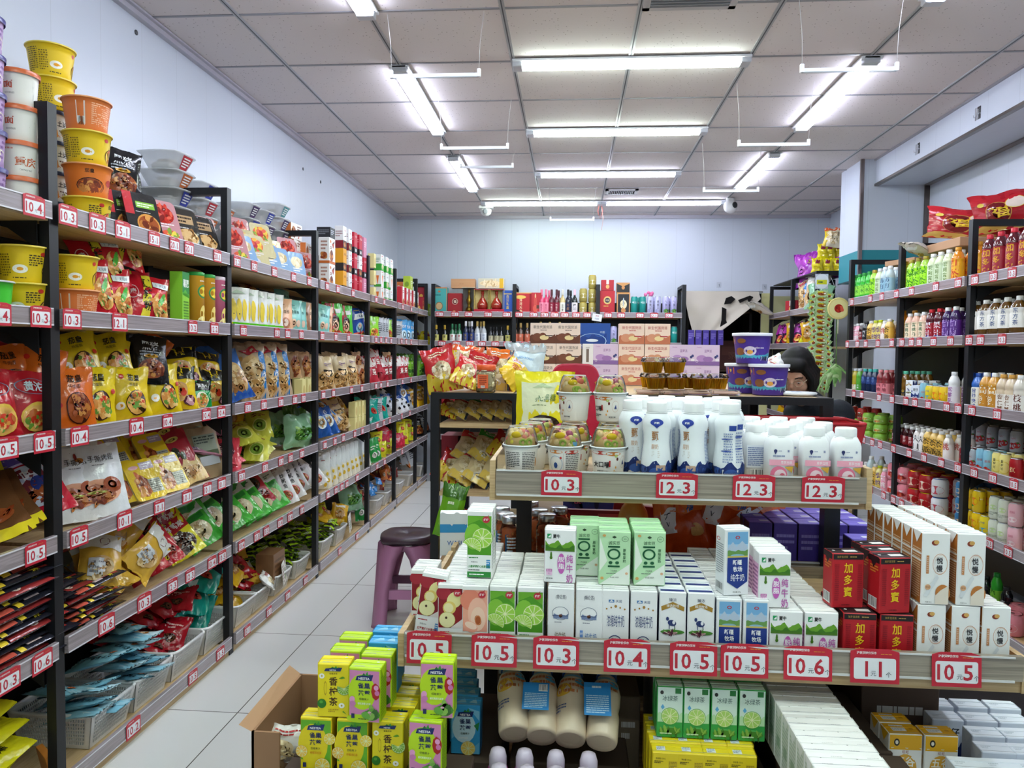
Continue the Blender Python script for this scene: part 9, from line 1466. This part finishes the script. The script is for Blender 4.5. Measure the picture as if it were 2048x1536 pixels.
for s, el, wr in ((-1, Vector((1.16, 4.0, .86)), Vector((1.13, 3.82, 1.0))), (1, Vector((1.40, 4.0, .82)), Vector((1.2, 3.86, .92)))):
    sh = SH+Vector((s*.105, -.02, 0)); h.tube([sh, el, wr], [.05, .038, .026], 'c09078', 'skinp', 10); dr = (wr-el).normalized(); pm = wr+dr*.05; h.sphere(pm, .036, 'c09078', 'skinp', 10, 7, (1, .9, .6)); arms.append((sh, el, wr))
    sd = dr.cross(Vector((0, 0, 1))).normalized()
    for f_ in range(4):
        o_ = (f_-1.5)*.018; b0 = pm+dr*.022+sd*o_; L = (.062, .072, .068, .052)[f_]; h.tube([b0, b0+dr*L*.5+Vector((0, 0, -.004)), b0+dr*L*.85+Vector((0, 0, -.022))], [.0088, .008, .0065], 'c09078', 'skinp', 8)
    h.tube([pm-dr*.02+sd*.025*s, pm+sd*.048*s+dr*.01, pm+sd*.05*s+dr*.035], [.011, .009, .007], 'c09078', 'skinp', 8)
legs = []
for s in (-1, 1):
    hp = PV+Vector((s*.09, 0, -.02)); kn = Vector((1.30+s*.12, 4.02, .50)); an = Vector((1.30+s*.12, 4.06, .09)); h.tube([hp, kn, an], [.085, .06, .04], 'c09078', 'skinp', 12); h.tube([an, an+Vector((0, -.1, -.05))], [.04, .034], 'c09078', 'skinp', 10); legs.append((hp, kn, an))
body = link('person', h.mesh('person')); remesh(body, .0065); tagp(body, 'person in dark jacket with black hair and glasses bending down behind the buckets', 'person')
j = M(); j.tube([nk*.55+SH*.45+Vector((.0, 0, .01)), SH*.85+nk*.15, SH, SH*.6+PV*.4, PV+Vector((0, 0, .03))], [.066, .09, .15, .155, .16], 'ffffff', 'jacket', 16)
for sh, el, wr in arms: j.tube([sh, sh*.5+el*.5, el, wr-(wr-el)*.12], [.074, .068, .058, .044], 'ffffff', 'jacket', 12); j.sphere(sh, .085, 'ffffff', 'jacket', 12, 8)
jo = link('jacket', j.mesh('jacket'), body); remesh(jo, .012)
t = M()
for hp, kn, an in legs: t.tube([hp, kn, an], [.105, .08, .065], 'ffffff', 'trousers', 12)
t.sphere(PV, .16, 'ffffff', 'trousers', 14, 9); to = link('trousers', t.mesh('trousers'), body); remesh(to, .014)
hr = M(); hs = lambda c, r, sc=(1, 1, 1): hr.sphere(c, r, 'ffffff', 'hairp', 16, 10, sc)
hs((0, .03, .04), .108, (.86, 1.0, 1.0)); hs((0, .07, -.03), .09, (.95, .8, 1.2)); hs((0, -.04, .085), .06, (1.2, 1, .6))
for s in (-1, 1):
    for q in range(5): hr.tube([(s*(.05+.006*q), -.05+.022*q, .08-.005*q), (s*(.088+.002*q), -.052+.026*q, .01), (s*(.082), -.05+.03*q, -.08), (s*.07, -.045+.03*q, -.15+.01*q)], [.014, .017, .014, .006], 'ffffff', 'hairp', 7)
hr.xf(HR); ho = link('hair', hr.mesh('hair'), body); remesh(ho, .006)
g = M()
for s in (-1, 1): g.tube([(s*.036+.024*math.cos(a), -.101+.004*abs(math.cos(a)), .006+.02*math.sin(a)) for a in [k*PI/8 for k in range(17)]], .0016, 'c8b8a0', 'metal', 6); g.tube([(s*.06, -.098, .01), (s*.08, -.03, .012), (s*.082, .01, .005)], .0014, 'c8b8a0', 'metal', 5)
g.tube([(-.012, -.104, .008), (.012, -.104, .008)], .0014, 'c8b8a0', 'metal', 5); g.xf(HR); link('glasses', g.mesh('glasses'), body)
for s in (-1, 1):
    e = M().sphere((s*.034, -.086, .003), .009, 'b8a49a', 'skin', 10, 7, (1.2, .5, .38)); e.sphere((s*.034, -.0895, .002), .0042, '1c1412', 'plastic', 8, 5, (1, .5, .7)); e.xf(HR); link('eye', e.mesh('eye'), body)
    e = M().tube([(s*.018, -.094, .028), (s*.036, -.092, .033), (s*.055, -.08, .029)], .0028, '1a1412', 'matte', 6); e.xf(HR); link('eyebrow', e.mesh('eyebrow'), body)
e = M().sphere((0, -.094, -.056), .013, '9a4a48', 'skin', 10, 6, (1.5, .5, .42)); e.xf(HR); link('lips', e.mesh('lips'), body)
m = M().lathe([(.14, .36), (.15, .365), (.15, .385), (.14, .39)], 24, '3a3a44', 'plastic')
for i in range(4): a = PI/4+i*PI/2; m.tube([(.1*math.cos(a), .1*math.sin(a), .365), (.15*math.cos(a), .15*math.sin(a), 0)], .014, '3a3a44', 'plastic', 8)
put(kind('low_stool', m), (PV.x+.02, PV.y+.02, -.045), 'low dark stool under the person', 'stool')
